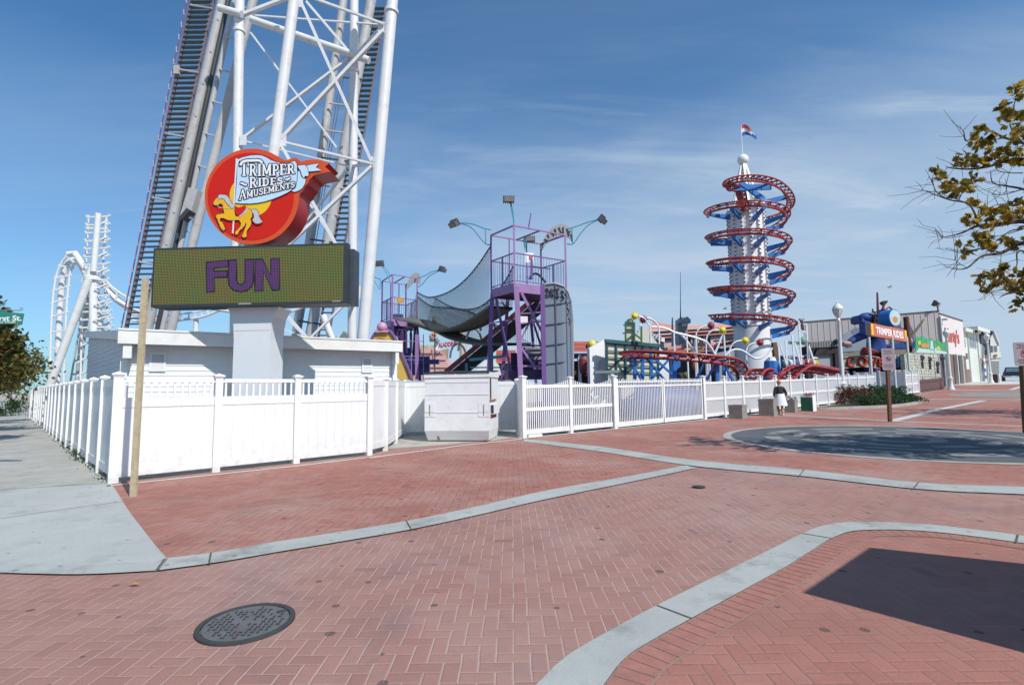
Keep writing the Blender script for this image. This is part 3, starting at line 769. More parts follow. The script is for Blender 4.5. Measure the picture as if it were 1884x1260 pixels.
# round sign
S3 = 6.6333
def c3(x, y): return (370+x/S3, 270+y/S3)
so_ = P(463, 362, 11.55); sn = V((bn.x, bn.y, 0)).normalized(); SDp = .56
def spt(p, off): return onplane(*c3(*p), so_, sn, off)
ccx, ccy = 618, 608; rx_, ry_ = 575, 584
def ea(a): return (ccx+rx_*math.cos(math.radians(a)), ccy+ry_*math.sin(math.radians(a)))
circ = [ea(a) for a in range(0, -56, -5)]    # right side upwards
tail_top = [(930,112),(985,150),(1035,168),(1090,148),(1150,130),(1185,150),(1210,186),(1290,165),(1360,158),(1430,165),(1500,182),(1560,203)]
tail_bot = [(1512,246),(1582,304),(1480,322),(1400,340),(1372,352),(1342,385),(1318,400),(1300,450),(1262,495),(1235,545),(1205,570)]
outl = [ea(a) for a in range(0, 305, 4)]     # clockwise on screen: right, down, left, up to the tail root
outl = outl+tail_top+tail_bot
M_ORANGE = mat('sign_orange', (.62,.075,.012), .45, var=.06, vs=2, spec=.5)
M_ORSIDE = mat('sign_red_side', (.36,.022,.018), .3, var=.15, vs=2.5, spec=.5, dirt=(.12,.01,.012), dirt_s=3, dirt_a=.5)
M_RED = mat('sign_red', (.56,.016,.007), .5, var=.06, vs=2, spec=.25, dirt=(.40,.03,.02), dirt_s=5, dirt_a=.25)
M_MOON = mat('sign_yellow', (.80,.50,.015), .4, var=.05, vs=2); M_GOLD = mat('horse_gold', (.78,.43,.01), .4, var=.1, vs=9)
M_SKYB = mat('flag_blue', (.50,.68,.83), .4, var=.05, vs=3); M_INK = mat('sign_ink', (.012,.025,.055), .5, var=0)
M_WH = mat('sign_white', (.80,.80,.80), .4, var=.03); M_SILV = mat('horse_silver', (.50,.53,.56), .4, var=.3, vs=25); M_PINKL = mat('pole_pink', (.78,.68,.70), .4, var=.05)
body = MB().slab([spt(p, 0) for p in outl], -sn*SDp).build('sign_drum', M_ORSIDE, pyl)
MB().slab([spt(p, .012) for p in outl], -sn*.010).build('sign_face', M_ORANGE, body)
def inner(k): return [(ccx-12+(x-ccx)*k, ccy+(y-ccy)*k) for x, y in [ea(a) for a in range(0, 360, 5)]]
def art(name, pts, off, m, t=.003): return MB().slab([spt(p, off) for p in pts], -sn*t).build(name, m, body)
art('red_disc', inner(.915), .018, M_RED)
moon = [(605+258*math.cos(math.radians(a)), 602+258*math.sin(math.radians(a))) for a in range(0, 360, 8)]
art('moon', moon, .024, M_MOON)
flag = [(440,160),(500,133),(600,110),(680,104),(745,110),(800,135),(850,165),(920,192),(1000,204),(1080,196),(1145,176),(1165,210),(1172,300),(1166,420),(1150,488),(1100,530),(1050,562),(960,605),(870,640),(780,668),(690,686),(600,694),(500,694),(412,686),(425,560),(438,400),(442,260)]
fold1 = [(1176,236),(1210,228),(1268,225),(1296,260),(1312,335),(1300,362),(1268,356),(1262,372),(1250,380),(1236,365),(1215,300)]
fold2 = [(1262,246),(1330,222),(1436,208),(1398,252),(1470,290),(1380,298),(1310,304),(1300,270)]
fold3 = [(1174,300),(1200,300),(1225,375),(1275,398),(1268,450),(1240,500),(1205,530),(1150,552),(1118,548),(1090,530),(1150,492),(1168,420)]
def grow(pl, g):
    n_ = len(pl); out = []
    A = sum(pl[i][0]*pl[(i+1) % n_][1]-pl[(i+1) % n_][0]*pl[i][1] for i in range(n_)); sg = 1 if A > 0 else -1
    for i in range(n_):
        a = V(pl[i-1]); b = V(pl[i]); c = V(pl[(i+1) % n_]); e1_ = (b-a).normalized(); e2_ = (c-b).normalized()
        nn = V((e1_.y, -e1_.x))*sg+V((e2_.y, -e2_.x))*sg
        nn = nn/max(nn.length, .8); out.append(tuple(b+nn*g))
    return out
for pl, o1 in ((fold3, .030), (fold2, .0335), (fold1, .037), (flag, .0405)):
    art('flag_outline', grow(pl, 7), o1, M_INK, .002); art('flag', pl, o1+.002, M_SKYB, .0015)
art('flag_pole', [(424,145),(444,145),(405,735),(388,735)], .045, M_PINKL); art('flag_pole', [(388,895),(406,895),(394,1060),(376,1058)], .045, M_PINKL)
horse = [(148,690),(158,668),(175,640),(205,615),(232,588),(262,590),(300,640),(345,690),(408,728),(412,740),(405,765),(410,820),(422,850),(470,858),(500,830),(540,775),(560,752),(600,765),(622,800),(622,850),(600,885),(612,930),(598,975),(560,1020),(552,1048),(556,1085),(545,1106),(512,1106),(498,1090),(520,1045),(540,985),(556,945),(542,925),(535,955),(500,1000),(468,1022),(452,1060),(435,1076),(415,1064),(418,1040),(445,1012),(480,975),(488,935),(462,890),(440,895),(370,900),(320,893),(298,882),(275,870),(232,872),(228,905),(258,925),(278,965),(292,1005),(276,1024),(256,1008),(236,980),(215,930),(198,885),(180,850),(192,828),(285,815),(272,765),(262,705),(236,694),(205,712),(165,716)]
art('horse_outline', grow(horse, 6), .046, M_INK, .002); art('horse', horse, .049, M_GOLD, .002)
sad = [(412,722),(455,742),(500,730),(540,712),(548,745),(520,795),(488,845),(455,858),(425,820),(412,775)]
art('saddle', sad, .053, M_RED, .002)
art('saddle_cloth', [(560,750),(576,762),(540,812),(500,838),(480,858),(450,856),(505,815),(535,775)], .056, M_SILV, .002)
tail = [(612,778),(640,758),(672,765),(698,800),(706,850),(725,890),(752,912),(725,932),(690,942),(652,932),(628,895),(648,860),(640,815)]
mane = [(205,604),(232,584),(282,588),(318,600),(345,640),(368,690),(404,712),(404,738),(376,752),(340,716),(308,682),(282,640),(250,628),(222,640)]
for nme, pl in (('tail', tail), ('mane', mane)):
    art(nme+'_outline', grow(pl, 5), .0545, M_INK, .0015); art(nme, pl, .0575, M_SILV, .002)
br2 = [([(190,700),(210,735),(260,748)], 7), ([(205,640),(235,690)], 5), ([(262,748),(400,752)], 5)]
def smap(off):
    return lambda x, y: onplane(*c3(x, y), so_, sn, off)
strokes_mesh(MB(), br2, smap(.060), sn).build('bridle', M_SILV, body)
# lettering: quadrilateral word boxes on the sign (bottom-left, bottom-right, top-left, top-right), crop coordinates
def word(txt, x0, x1, yb, yt, first=1.0, gap=.05):
    st, wd = slab_word(txt, gap, first)
    def f(x, y):
        a = x/wd; X = x0+(x1-x0)*a
        yb_ = yb(a); yt_ = yt(a); return X, yb_+(yt_-yb_)*y
    sc = (x1-x0)/wd
    return [([f(a, b) for a, b in pl], wt*sc*1.05) for pl, wt in st]
wT = word('TRIMPER', 470, 1145, lambda a: 352+(-26)*a+18*math.sin(a*3.0), lambda a: 212+(-0)*a, 1.22)
wR = word('RIDES', 585, 1000, lambda a: 508-58*a, lambda a: 388-10*a, 1.15)
wA = word('AMUSEMENTS', 462, 1146, lambda a: 652-160*a, lambda a: 560-130*a, 1.35, .02)
sw1 = [([(482,445),(510,450),(540,470),(560,462)], 22), ([(1030,395),(1050,408),(1075,392),(1090,380)], 20)]
bar_T = [([(480,230),(500,190),(560,172),(700,168),(735,180),(745,205)], 30)]
allw = wT+wR+wA+sw1+bar_T
strokes_mesh(MB(), allw, smap(.0455), sn, grow=12, eps=.00002).build('lettering_shadow', M_INK, body)  # printed dark outline round the white letters
strokes_mesh(MB(), allw, smap(.0505), sn, eps=.00002).build('lettering', M_WH, body)

# ================================================================ shed
M_SIDE = mat('white_siding', (.72,.74,.75), .55, var=.06, vs=1.2, dirt=(.5,.5,.47), dirt_s=1.5, dirt_a=.25)
M_FASC = mat('white_fascia', (.70,.70,.68), .5, var=.08, vs=1.6, dirt=(.42,.38,.30), dirt_s=2.2, dirt_a=.45)
sh_c = P(232, 640, 11.77); sh_c.z = 0; sh_r = P(726, 640, 15.15); sh_r.z = 0
sx = (sh_r-sh_c); SL = sx.length; sx.normalize(); snm = V((sx.y, -sx.x, 0))
H1 = P(236, 611, 11.77).z; H2 = P(728, 632, 15.15).z; Hb = P(160, 611, 17.3).z
sh_l = P(163, 640, 17.2); sh_l.z = 0; sh_b = sh_r+V((-2.6,3.4,0))
shed = thing('shed', 'low white shed with lapped siding, louvre vents and a deep fascia behind the spindle fence', 'shed', sh_c)
wl = MB()
def wall(a, b, ha, hb, lap=.125, t=.10, nrm=None):
    d = (b-a); L_ = d.length; d.normalize(); n = V((d.y, -d.x, 0))
    if nrm is not None and n.dot(nrm) < 0: n = -n
    z = 0.0
    hm = max(ha, hb)
    while z < hm:
        z2 = z+lap
        # clapboard: slanted face, bottom edge proud; clipped under a sloping top
        def cut(s): return ha+(hb-ha)*s/L_
        segs = [0, L_] if abs(ha-hb) < .2 else [L_*i/24 for i in range(25)]
        for s0, s1 in zip(segs, segs[1:]):
            t0 = min(z2, cut(s0)); t1 = min(z2, cut(s1))
            if t0 <= z and t1 <= z: continue
            t0 = max(t0, z+.001); t1 = max(t1, z+.001)
            A = a+d*s0; B = a+d*s1
            wl.add([A+n*.018+V((0,0,z)), B+n*.018+V((0,0,z)), B+n*.002+V((0,0,t1)), A+n*.002+V((0,0,t0)), A+V((0,0,z)), B+V((0,0,z)), B-n*t+V((0,0,t1)), A-n*t+V((0,0,t0))], [(0,1,2,3),(0,4,5,1),(3,2,6,7)])
        z = z2
H1s, H2s = H1-.10, H2-.10
wall(sh_c, sh_r, H1s, H2s, nrm=snm); 
left_n = V((-1,-1,0)).normalized()
wall(sh_c, sh_l, H1s, Hb-.08, nrm=left_n)
wl.build('siding', M_SIDE, shed)
cbd = MB()
cbd.box((sh_c.x-.01, sh_c.y-.02, H1/2), (.13,.13,H1-.15), math.atan2(sx.y, sx.x)); cbd.box((sh_r.x, sh_r.y-.02, H2/2), (.13,.13,H2-.15), math.atan2(sx.y, sx.x))
cbd.build('corner_board', M_SIDE, shed)
OH = .42
def v3(p, z): return V((p.x, p.y, z))
a0_ = sh_c+snm*OH+left_n*.12; b0_ = sh_r+snm*OH+sx*.1
fas = MB(); fas.hexa([v3(a0_, H1-.30), v3(b0_, H2-.27), v3(b0_-snm*.05, H2-.27), v3(a0_-snm*.05, H1-.30)], [v3(a0_, H1), v3(b0_, H2), v3(b0_-snm*.05, H2), v3(a0_-snm*.05, H1)])
fas.hexa([v3(a0_+snm*.02, H1+.003), v3(b0_+snm*.02, H2+.003), v3(b0_-snm*.05, H2+.003), v3(a0_-snm*.05, H1+.003)], [v3(a0_+snm*.02, H1+.045), v3(b0_+snm*.02, H2+.045), v3(b0_-snm*.05, H2+.045), v3(a0_-snm*.05, H1+.045)])
le = sh_l+left_n*.12
fas.hexa([v3(a0_, H1-.22), v3(le, Hb-.20), v3(le-left_n*.05, Hb-.20), v3(a0_-left_n*.05-snm*.06, H1-.22)][::-1], [v3(a0_, H1-.002), v3(le, Hb), v3(le-left_n*.05, Hb), v3(a0_-left_n*.05-snm*.06, H1-.002)][::-1])
fas.obox(v3(sh_c+snm*.02+left_n*.02, H1-.62), sx*.16, snm*(OH-.05), V((0,0,.30)))
fas.obox(v3(sh_r+snm*.02-sx*.10, H2-.62), sx*.10, snm*(OH-.05), V((0,0,.33)))
fas.build('fascia', M_FASC, shed)
rfm = MB(); rfm.add([v3(a0_-snm*.05, H1-.01), v3(b0_-snm*.05, H2-.01), v3(sh_b, H2+.3), v3(le-left_n*.05, Hb-.01), v3(a0_-snm*.05, H1-.13), v3(b0_-snm*.05, H2-.13), v3(sh_b, H2+.2), v3(le-left_n*.05, Hb-.1)], [(0,1,2,3),(7,6,5,4),(1,5,6,2),(2,6,7,3)])
rfm.build('roof', mat('roof_felt', (.35,.35,.34), .9), shed)
def vent(px0, px1, py0, py1):
    a = onplane(px0, py1, sh_c, snm, .02); b = onplane(px1, py1, sh_c, snm, .02); c = onplane(px0, py0, sh_c, snm, .02)
    w_ = (b-a).dot(sx); h_ = c.z-a.z
    fr = MB(); fr.obox(a-sx*.04-V((0,0,.04)), sx*(w_+.08), snm*.03, V((0,0,.04))); fr.obox(a-sx*.04+V((0,0,h_)), sx*(w_+.08), snm*.03, V((0,0,.04)))
    fr.obox(a-sx*.04, sx*.04, snm*.03, V((0,0,h_))); fr.obox(a+sx*w_, sx*.04, snm*.03, V((0,0,h_)))
    f = fr.build('vent', M_SIDE, shed)
    MB().obox(a, sx*w_, snm*.004, V((0,0,h_))).build('vent_back', mat('vent_dark', (.12,.12,.12), .9), f)
    lv = MB(); k = 8
    for i in range(k):
        z = a.z+h_*(i+.15)/k; q = V((a.x, a.y, z)); lv.hexa([q+snm*.028, q+sx*w_+snm*.028, q+sx*w_+snm*.008, q+snm*.008], [q+snm*.016+V((0,0,h_/k*.72)), q+sx*w_+snm*.016+V((0,0,h_/k*.72)), q+sx*w_+snm*.006+V((0,0,h_/k*.72)), q+snm*.006+V((0,0,h_/k*.72))])
    lv.build('louvres', M_SIDE, f)
vent(278, 301, 651, 680); vent(668, 682, 660, 683); vent(509, 519, 655, 683)
# ================================================================ big white shuttle coaster tower
M_CW = mat('coaster_white', (.66,.67,.68), .42, var=.08, vs=1.2, dirt=(.42,.35,.28), dirt_s=2.2, dirt_a=.45)
M_CW2 = mat('coaster_weathered', (.42,.42,.42), .5, var=.15, vs=1.5, dirt=(.24,.20,.17), dirt_s=2.5, dirt_a=.6)
M_RAILP = mat('track_mauve', (.20,.15,.17), .5, var=.2, vs=3, dirt=(.18,.08,.06), dirt_s=6, dirt_a=.5)
M_STEP = mat('stair_steel', (.055,.10,.13), .5, var=.2, vs=3)
M_DARKS = mat('dark_steel', (.05,.05,.055), .5, var=.2)
base_ = P(560, 640, 20); base_.z = 0
co = thing('roller_coaster', 'towering white steel support structure of the shuttle coaster rising behind the round sign', 'roller coaster', base_)
def ext(a, b, Da, Db, down=None, upto=None):
    """3D line through two pixels at given depths, optionally extended to z=0 and far above the frame"""
    A = P(*a, Da); B = P(*b, Db)
    lo, hi = (A, B) if A.z < B.z else (B, A)
    d = (hi-lo).normalized()
    if down is not None: lo = lo-d*((lo.z-down)/d.z)
    if upto is not None: hi = hi+d*((upto-hi.z)/d.z)
    return lo, hi
def tubeN(name, a, b, Da, Db, r, m=M_CW, down=None, upto=None, parent=None, n=14):
    lo, hi = ext(a, b, Da, Db, down, upto)
    o = MB().tube([lo, hi], r, n).build(name, m, parent or co, smooth=True); return o, lo, hi
TOP = 23
cols = []
for a, b, D, r in (((505,270),(541,0),19,.205),((668,620),(722,0),19.3,.225),((437,275),(441,0),23,.215),((648,620),(651,120),23,.20)):
    o, lo, hi = tubeN('support_column', a, b, D, D, r, down=0, upto=TOP); cols.append((lo, hi, r))
# flanges
def flange(c, k, z):
    lo, hi, r = cols[c]; d = (hi-lo).normalized(); p = lo+d*((z-lo.z)/d.z)
    fl.lathe(p-d*.06, [(r*1.25,0),(r*1.25,.05),(r*1.25,.07),(r*1.25,.12)], 18, d)
fl = MB()
flange(1, 0, P(722,22,19.3).z); flange(2, 0, P(440,58,23).z); flange(3, 0, P(650,132,23).z); flange(2,0,P(437,400,23).z)
fl.build('flange', M_CW, co)
# thick cross beam high up
for a, b in (((403,15),(445,27)),((462,36),(647,100)),((647,100),(679,112))):
    tubeN('cross_beam', a, b, 22.7, 22.7, .165)
def brace(a, b, D, w=.13, m=M_CW, D2=None):
    w *= .78; MB().bar(P(*a, D), P(*b, D2 or D), w, w*.8).build('brace', m, co)
# near frame
for a, b, w in (((518,256),(704,58),.19),((552,0),(684,298),.17),((515,260),(686,302),.13),((578,-2),(706,45),.13),((518,268),(657,520),.16),((684,306),(500,480),.17),((514,566),(570,628),.17),((656,538),(565,628),.13),((514,580),(640,535),.15)):
    brace(a, b, 19.1, w)
# far frame
for a, b, w in (((443,29),(530,-4),.22),((469,29),(702,46),.10),((461,60),(632,288),.13),((446,256),(647,104),.17),((446,259),(641,306),.10),((564,4),(646,100),.17),((638,313),(520,462),.17),((560,360),(620,450),.14),((513,602),(560,620),.10)):
    brace(a, b, 22.9, w)
# cross links between the frames
for a, b in (((704,50),(650,106)),((688,302),(650,306)),((655,540),(650,560))):
    MB().bar(P(*a, 19.2), P(*b, 22.9), .13, .11).build('brace', M_CW, co)
gs = MB()
for (x, y), D in (((519,258),19.05),((686,300),19.2),((703,52),19.2),((656,538),19.2),((447,258),22.8),((550,3),19.05)):
    c = P(x, y, D); gs.box(c, (.32,.03,.5))
gs.build('gusset', M_CW, co)
# a slanted white support below the board
tubeN('support_column', (594,580), (612,626), 21, 21, .14, down=0)
tubeN('support_column', (430,574), (340,560), 30, 30, .1)
# ---- left lift track
lt = thing('coaster_lift_track', 'steep weathered track with blue stair treads climbing past the left of the message board', 'coaster track', V((P(245,640,22).x, 22, 0)))
def lerp(a, b, t): return a+(b-a)*t
def ladder(par, la, lb, ra, rb, D, n0, n1, per, tread=M_STEP, railm=M_RAILP, rw=.10):
    l0, l1 = ext(la, lb, D, D, 0, TOP); r0, r1 = ext(ra, rb, D, D, 0, TOP)
    MB().bar(l0, l1, rw, rw*1.6, ref=(1,0,0)).build('stair_rail', railm, par); MB().bar(r0, r1, rw, rw*1.6, ref=(1,0,0)).build('stair_rail', railm, par)
    st_ = MB(); k = int(TOP/per)
    for i in range(k):
        t = (i+.5)/k; a = lerp(l0, l1, t); b = lerp(r0, r1, t); d = (b-a)
        st_.obox(a-V((0,.12,.02)), d, V((0,.24,0)), V((0,0,.05)))
    s_ = st_.build('stair_treads', tread, par); return l0, l1, r0, r1
# stairs (left rail leans with the track)
L0, L1, R0, R1 = ladder(lt, (232,606), (353,0), (262,606), (393,0), 25, 0, 0, .275)
# outer walkway rail and sockets
ob = MB()
for i in range(34):
    t = i/34; a = lerp(L0, L1, t)+V((-.17,-.1,.0)); ob.tube([a, a+V((-.02,0,.28))], .035, 6)
ob.build('hand_rail_post', M_CW2, lt)
MB().tube([L0+V((-.16,-.1,.1)), L1+V((-.16,-.1,.1))], .03, 6).build('hand_rail', mat('rail_violet', (.16,.06,.20), .5), lt)
for a, b, r, m_ in (((268,620),(410,0),.20,M_CW2),((300,600),(432,0),.11,M_CW2),((289,608),(420,0),.10,M_DARKS),((316,600),(466,0),.19,M_CW2)):
    tubeN('track_tube', a, b, 24.6, 24.6, r*1.1, m_, down=0, upto=TOP, parent=lt)
for i in range(1, 22):
    y = 600-i*29.5
    def on(a, b, y): t = (y-a[1])/(b[1]-a[1]); return (a[0]+(b[0]-a[0])*t, y)
    p, q = on((300,600),(432,0), y), on((316,600),(466,0), y+6)
    if i % 2 == 0: MB().tube([P(*p, 24.5), P(q[0]-5, q[1], 24.5)], .045, 6).build('tie', M_CW2, lt)
    if i % 2: MB().tube([P(*on((262,606),(393,0), y), 24.7), P(*on((268,620),(410,0), y-3), 24.4)], .045, 6).build('tie', M_CW2, lt)
    if i % 4 == 0: MB().tube([P(*on((232,606),(353,0), y), 24.9), P(*on((262,606),(393,0), y+6), 24.9)], .055, 6).build('tie', M_CW2, lt)
# lift catch box hanging between the tubes
bxm = MB().bar(P(360,350,24.2), P(344,402,24.2), .48, .4, ref=(0,1,0)).build('catch_car', M_CW2, lt)
MB().bar(P(352,388,24.0), P(338,405,24.0), .5, .2).build('catch_bracket', M_DARKS, bxm)
MB().box(P(326,130,24.9), (.28,.2,.45)).build('junction_box', M_CW2, lt)
# ---- right lift track
r_t = thing('coaster_lift_track', 'steep weathered track with dark stair treads seen through the right side of the coaster tower', 'coaster track', V((P(600,640,27).x, 27, 0)))
ladder(r_t, (588,606), (691,0), (607,606), (712,0), 27, 0, 0, .30, rw=.07)
for a, b, r in (((546,609),(632,0),.22),((573,609),(683,0),.27)):
    tubeN('track_tube', a, b, 26.5, 26.5, r, M_CW2, down=0, upto=TOP+5, parent=r_t)
for a, b in (((580,430),(650,0)),((584,430),(656,0))):
    tubeN('cable', a, b, 26.2, 26.2, .018, M_DARKS, down=0, upto=TOP+5, parent=r_t, n=5)
for i in range(12):
    y = 590-i*50; t = (y-609)/(-609)
    MB().tube([P(546+86*t, y, 26.1), P(590+100*t, y+7, 26.4)], .05, 6).build('tie', M_CW2 if i % 3 else M_STEP, r_t)
# ---- far white part of the coaster at the left
DF = 50
fc = P(170, 720, DF); fc.z = 0
fx_ = thing('coaster_loop', 'distant white looping coaster track on a splayed tubular support beyond the shed', 'roller coaster', fc)
def FP(x, y, d=0): return P(x, y, DF+d)
def ftube(name, pts, r, d=0, m=M_CW, n=10): return MB().tube([FP(x, y, d) for x, y in pts], r, n).build(name, m, fx_, smooth=True)
j = (171, 506)
ftube('support_column', [(181,393),(172,500)], .27, -.5)
ftube('support_column', [(164,512),(93,706),(60,800)], .34, -.5)
ftube('support_column', [(172,512),(172,720)], .36, 0)
ftube('support_column', [(166,520),(150,640),(138,760)], .27, 2.5, M_CW2)
ftube('support_column', [(176,530),(190,640),(196,740)], .30, 2.5)
MB().lathe(FP(170,514), [(.72,-.1),(.72,.2),(.55,.35),(.36,1.2),(.22,1.6)], 16).build('support_joint', M_CW, fx_)
def ftrack(L_, R_, tie, r=.11, d=0, m=M_CW, spine=None):
    a = crom([FP(x, y, d) for x, y in L_], 10); b = crom([FP(x, y, d) for x, y in R_], 10)
    MB().tube(a, r, 8).build('track_rail', m, fx_, smooth=True); MB().tube(b, r, 8).build('track_rail', m, fx_, smooth=True)
    ti = MB(); n = min(len(a), len(b)); acc = 0
    for i in range(1, n):
        acc += (a[i]-a[i-1]).length
        if acc > tie:
            acc = 0; dd_ = (b[i]-a[i]); ti.bar(a[i]-dd_*.12, b[i]+dd_*.12, .13, .2)
    ti.build('track_ties', m, fx_)
    if spine: MB().tube(crom([FP(x, y, d+.8) for x, y in spine], 10), .3, 10).build('track_spine', m, fx_, smooth=True)
ftrack([(163,396),(160,450),(156,500),(152,560),(150,620),(148,700)], [(196,398),(192,450),(190,500),(196,560),(200,600),(206,660)], 1.25, .10, 1.5)
ftrack([(163,396),(161,440),(159,480),(156,520)], [(181,393),(179,440),(177,480),(175,520)], 1.3, .08, .5)
ftrack([(92,710),(93,640),(96,570),(102,515),(113,484),(128,468),(140,468),(152,480),(160,500)], [(117,712),(119,640),(123,560),(128,510),(134,490),(140,484),(146,490),(152,500),(160,512)], 1.3, .11, 6, spine=[(105,712),(107,640),(111,560),(116,510),(124,485),(135,478),(146,484),(158,505)])
rg2 = MB()
for k in range(15):
    y = 398+k*14.5; xl = 163-k*.9; xr = 197-k*.2+(0 if k < 8 else (k-8)*1.6)
    rg2.bar(FP(xl-3, y+2, 0), FP(xr+4, y, 0), .13, .16); rg2.bar(FP(xl-3, y+1.5, 0), FP(xl-3, y-2, 0), .16, .16); rg2.bar(FP(xr+4, y, 0), FP(xr+4, y-3.5, 0), .16, .16)
    if k % 2: rg2.bar(FP(178-k*.5, y+3, -.4), FP(xr+2, y-7, 0), .10, .12)
rg2.build('track_ties', M_CW, fx_)
ftube('track_spine', [(126,468),(138,466),(150,484),(165,506)], .33, 5)
ftrack([(128,712),(140,640),(152,570),(160,520)], [(140,712),(152,640),(163,570),(170,520)], 1.3, .09, 4, M_CW2)
ftrack([(186,498),(198,520),(215,535),(236,548),(262,560)], [(180,512),(195,532),(212,550),(232,562),(260,574)], 1.4, .11, 2)
ftube('track_spine', [(182,512),(196,528),(216,552),(244,572),(290,588)], .34, 2.4)
# low curved run seen under the message board
M3 = thing('coaster_low_track', 'low white curved coaster track on a single post glimpsed under the message board', 'coaster track', V((P(361,640,34).x, 34, 0)))
aa = crom([P(x, y, 34) for x, y in ((240,578),(290,582),(338,577),(370,572),(400,562),(425,556))], 8); bb = crom([P(x, y, 34) for x, y in ((245,590),(290,594),(338,588),(372,583),(402,572),(428,566))], 8)
MB().tube(aa, .06, 8).build('track_rail', M_CW, M3, smooth=True); MB().tube(bb, .09, 8).build('track_rail', M_CW, M3, smooth=True)
ti = MB()
for i in range(0, len(aa), 3): ti.bar(aa[i], bb[i], .07, .07)
ti.build('track_ties', M_CW, M3)
MB().tube([P(361,585,34.2), V((P(361,600,34.2).x, 34.2, 0))], [.16,.16], 12).build('support_post', M_CW, M3, smooth=True)
# ================================================================ purple climbing towers, net bridge and slide
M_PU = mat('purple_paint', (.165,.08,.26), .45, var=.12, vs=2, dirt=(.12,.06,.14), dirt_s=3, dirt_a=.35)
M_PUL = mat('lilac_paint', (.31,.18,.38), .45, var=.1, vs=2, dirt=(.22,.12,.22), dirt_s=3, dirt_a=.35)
M_PUD = mat('deep_purple_paint', (.07,.035,.12), .5, var=.2, vs=2)
M_TEAL = mat('teal_paint', (.06,.30,.40), .45, var=.1); M_NET = mat('net_cord', (.085,.09,.10), .8, var=.2)
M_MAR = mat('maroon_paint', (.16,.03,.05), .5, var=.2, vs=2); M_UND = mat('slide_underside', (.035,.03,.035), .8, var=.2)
M_LAMP = mat('flood_housing', (.10,.10,.11), .5, var=.1); M_GLASS = mat('flood_glass', (.22,.20,.19), .2, var=.1)
M_PANEL = mat('blue_grey_panel', (.175,.21,.26), .5, var=.10, vs=1.3); M_PFR = mat('panel_frame', (.08,.10,.15), .5)
M_DECK = mat('deck_mesh', (.14,.14,.13), .85, var=.35, vs=14)
def floodlight(cpos, aim, name_label):
    """flood lamp: housing, glass, hood fins; aim = direction the glass faces"""
    aim = V(aim).normalized(); sx_ = aim.cross(V((0,0,1))).normalized(); sz = sx_.cross(aim)
    t = thing('flood_light', name_label, 'flood light', cpos)
    h = MB(); h.obox(cpos-sx_*.22-sz*.11-aim*.16, sx_*.44, sz*.22, aim*.24); 
    for i in range(6): h.obox(cpos-sx_*(.22-.08*i)-sz*.15-aim*.18, sx_*.03, sz*.32, aim*.1)
    h.build('lamp_housing', M_LAMP, t)
    MB().obox(cpos-sx_*.19-sz*.09+aim*.085, sx_*.38, sz*.18, aim*.015).build('lamp_glass', M_GLASS, t)
    return t
def box_tower(name, label, Fp, Lp, Rp, Hp0, Hp1, Hroof, railh, legs=True, s=1.0):
    """F, L, R: ground plan corners; back corner closes the parallelogram"""
    Bp = Lp+Rp-Fp; t = thing(name, label, 'play tower', V((Fp.x, Fp.y, zt(Fp.x, Fp.y))))
    pl = MB(); t_ = .05
    for a, b in ((Fp, Lp), (Fp, Rp), (Lp, Bp), (Rp, Bp)):
        pl2 = MB().bar(V((a.x, a.y, (Hp0+Hp1)/2)), V((b.x, b.y, (Hp0+Hp1)/2)), .07, Hp1-Hp0)
        pl2.build('platform_beam', M_PUL if a is Fp else M_PU, t)
    MB().hexa([V((p.x, p.y, Hp0+.06)) for p in (Fp, Rp, Bp, Lp)], [V((p.x, p.y, Hp0+.12)) for p in (Fp, Rp, Bp, Lp)]).build('platform_deck', M_PUD, t)
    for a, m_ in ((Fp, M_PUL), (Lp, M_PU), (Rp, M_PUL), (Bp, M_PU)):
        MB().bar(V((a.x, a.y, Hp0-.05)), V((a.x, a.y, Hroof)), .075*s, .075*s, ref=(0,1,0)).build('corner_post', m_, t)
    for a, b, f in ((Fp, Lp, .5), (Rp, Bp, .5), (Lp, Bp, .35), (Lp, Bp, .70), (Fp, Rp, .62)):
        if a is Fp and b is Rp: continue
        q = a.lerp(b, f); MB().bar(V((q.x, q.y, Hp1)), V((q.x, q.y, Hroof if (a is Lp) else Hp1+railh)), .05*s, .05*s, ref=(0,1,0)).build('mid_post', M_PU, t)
    rr = MB()
    for a, b in ((Fp, Lp), (Fp, Rp), (Lp, Bp), (Rp, Bp), (Fp.lerp(Rp, .5), Lp.lerp(Bp, .5))):
        rr.bar(V((a.x, a.y, Hroof)), V((b.x, b.y, Hroof)), .055*s, .055*s)
    rr.build('roof_frame', M_PUL, t)
    for a, b in ((Fp, Lp), (Fp, Rp), (Lp, Bp), (Rp, Bp)):
        rl = MB(); rl.bar(V((a.x, a.y, Hp1+railh)), V((b.x, b.y, Hp1+railh)), .04, .04); rl.bar(V((a.x, a.y, Hp1+.1)), V((b.x, b.y, Hp1+.1)), .03, .03)
        n = int((b-a).length/.14)
        for i in range(1, n):
            q = a.lerp(b, i/n); rl.bar(V((q.x, q.y, Hp1+.1)), V((q.x, q.y, Hp1+railh)), .014, .014, ref=(0,1,0))
        rl.build('railing', M_PU, t)
    return t, Bp
def v2(px, D): q = P(px, 640, D); return V((q.x, q.y, 0))
F1 = v2(948, 20); L1_ = v2(905, 21.3); R1_ = v2(1044, 21.4)
ZP0, ZP1, ZR, RH = 5.28, 5.64, 7.98, 1.22
tw, B1 = box_tower('climbing_tower', 'large purple steel climbing tower with railed platform right of the net bridge', F1, L1_, R1_, ZP0, ZP1, ZR, RH)
def zpt(p, z): return V((p.x, p.y, z))
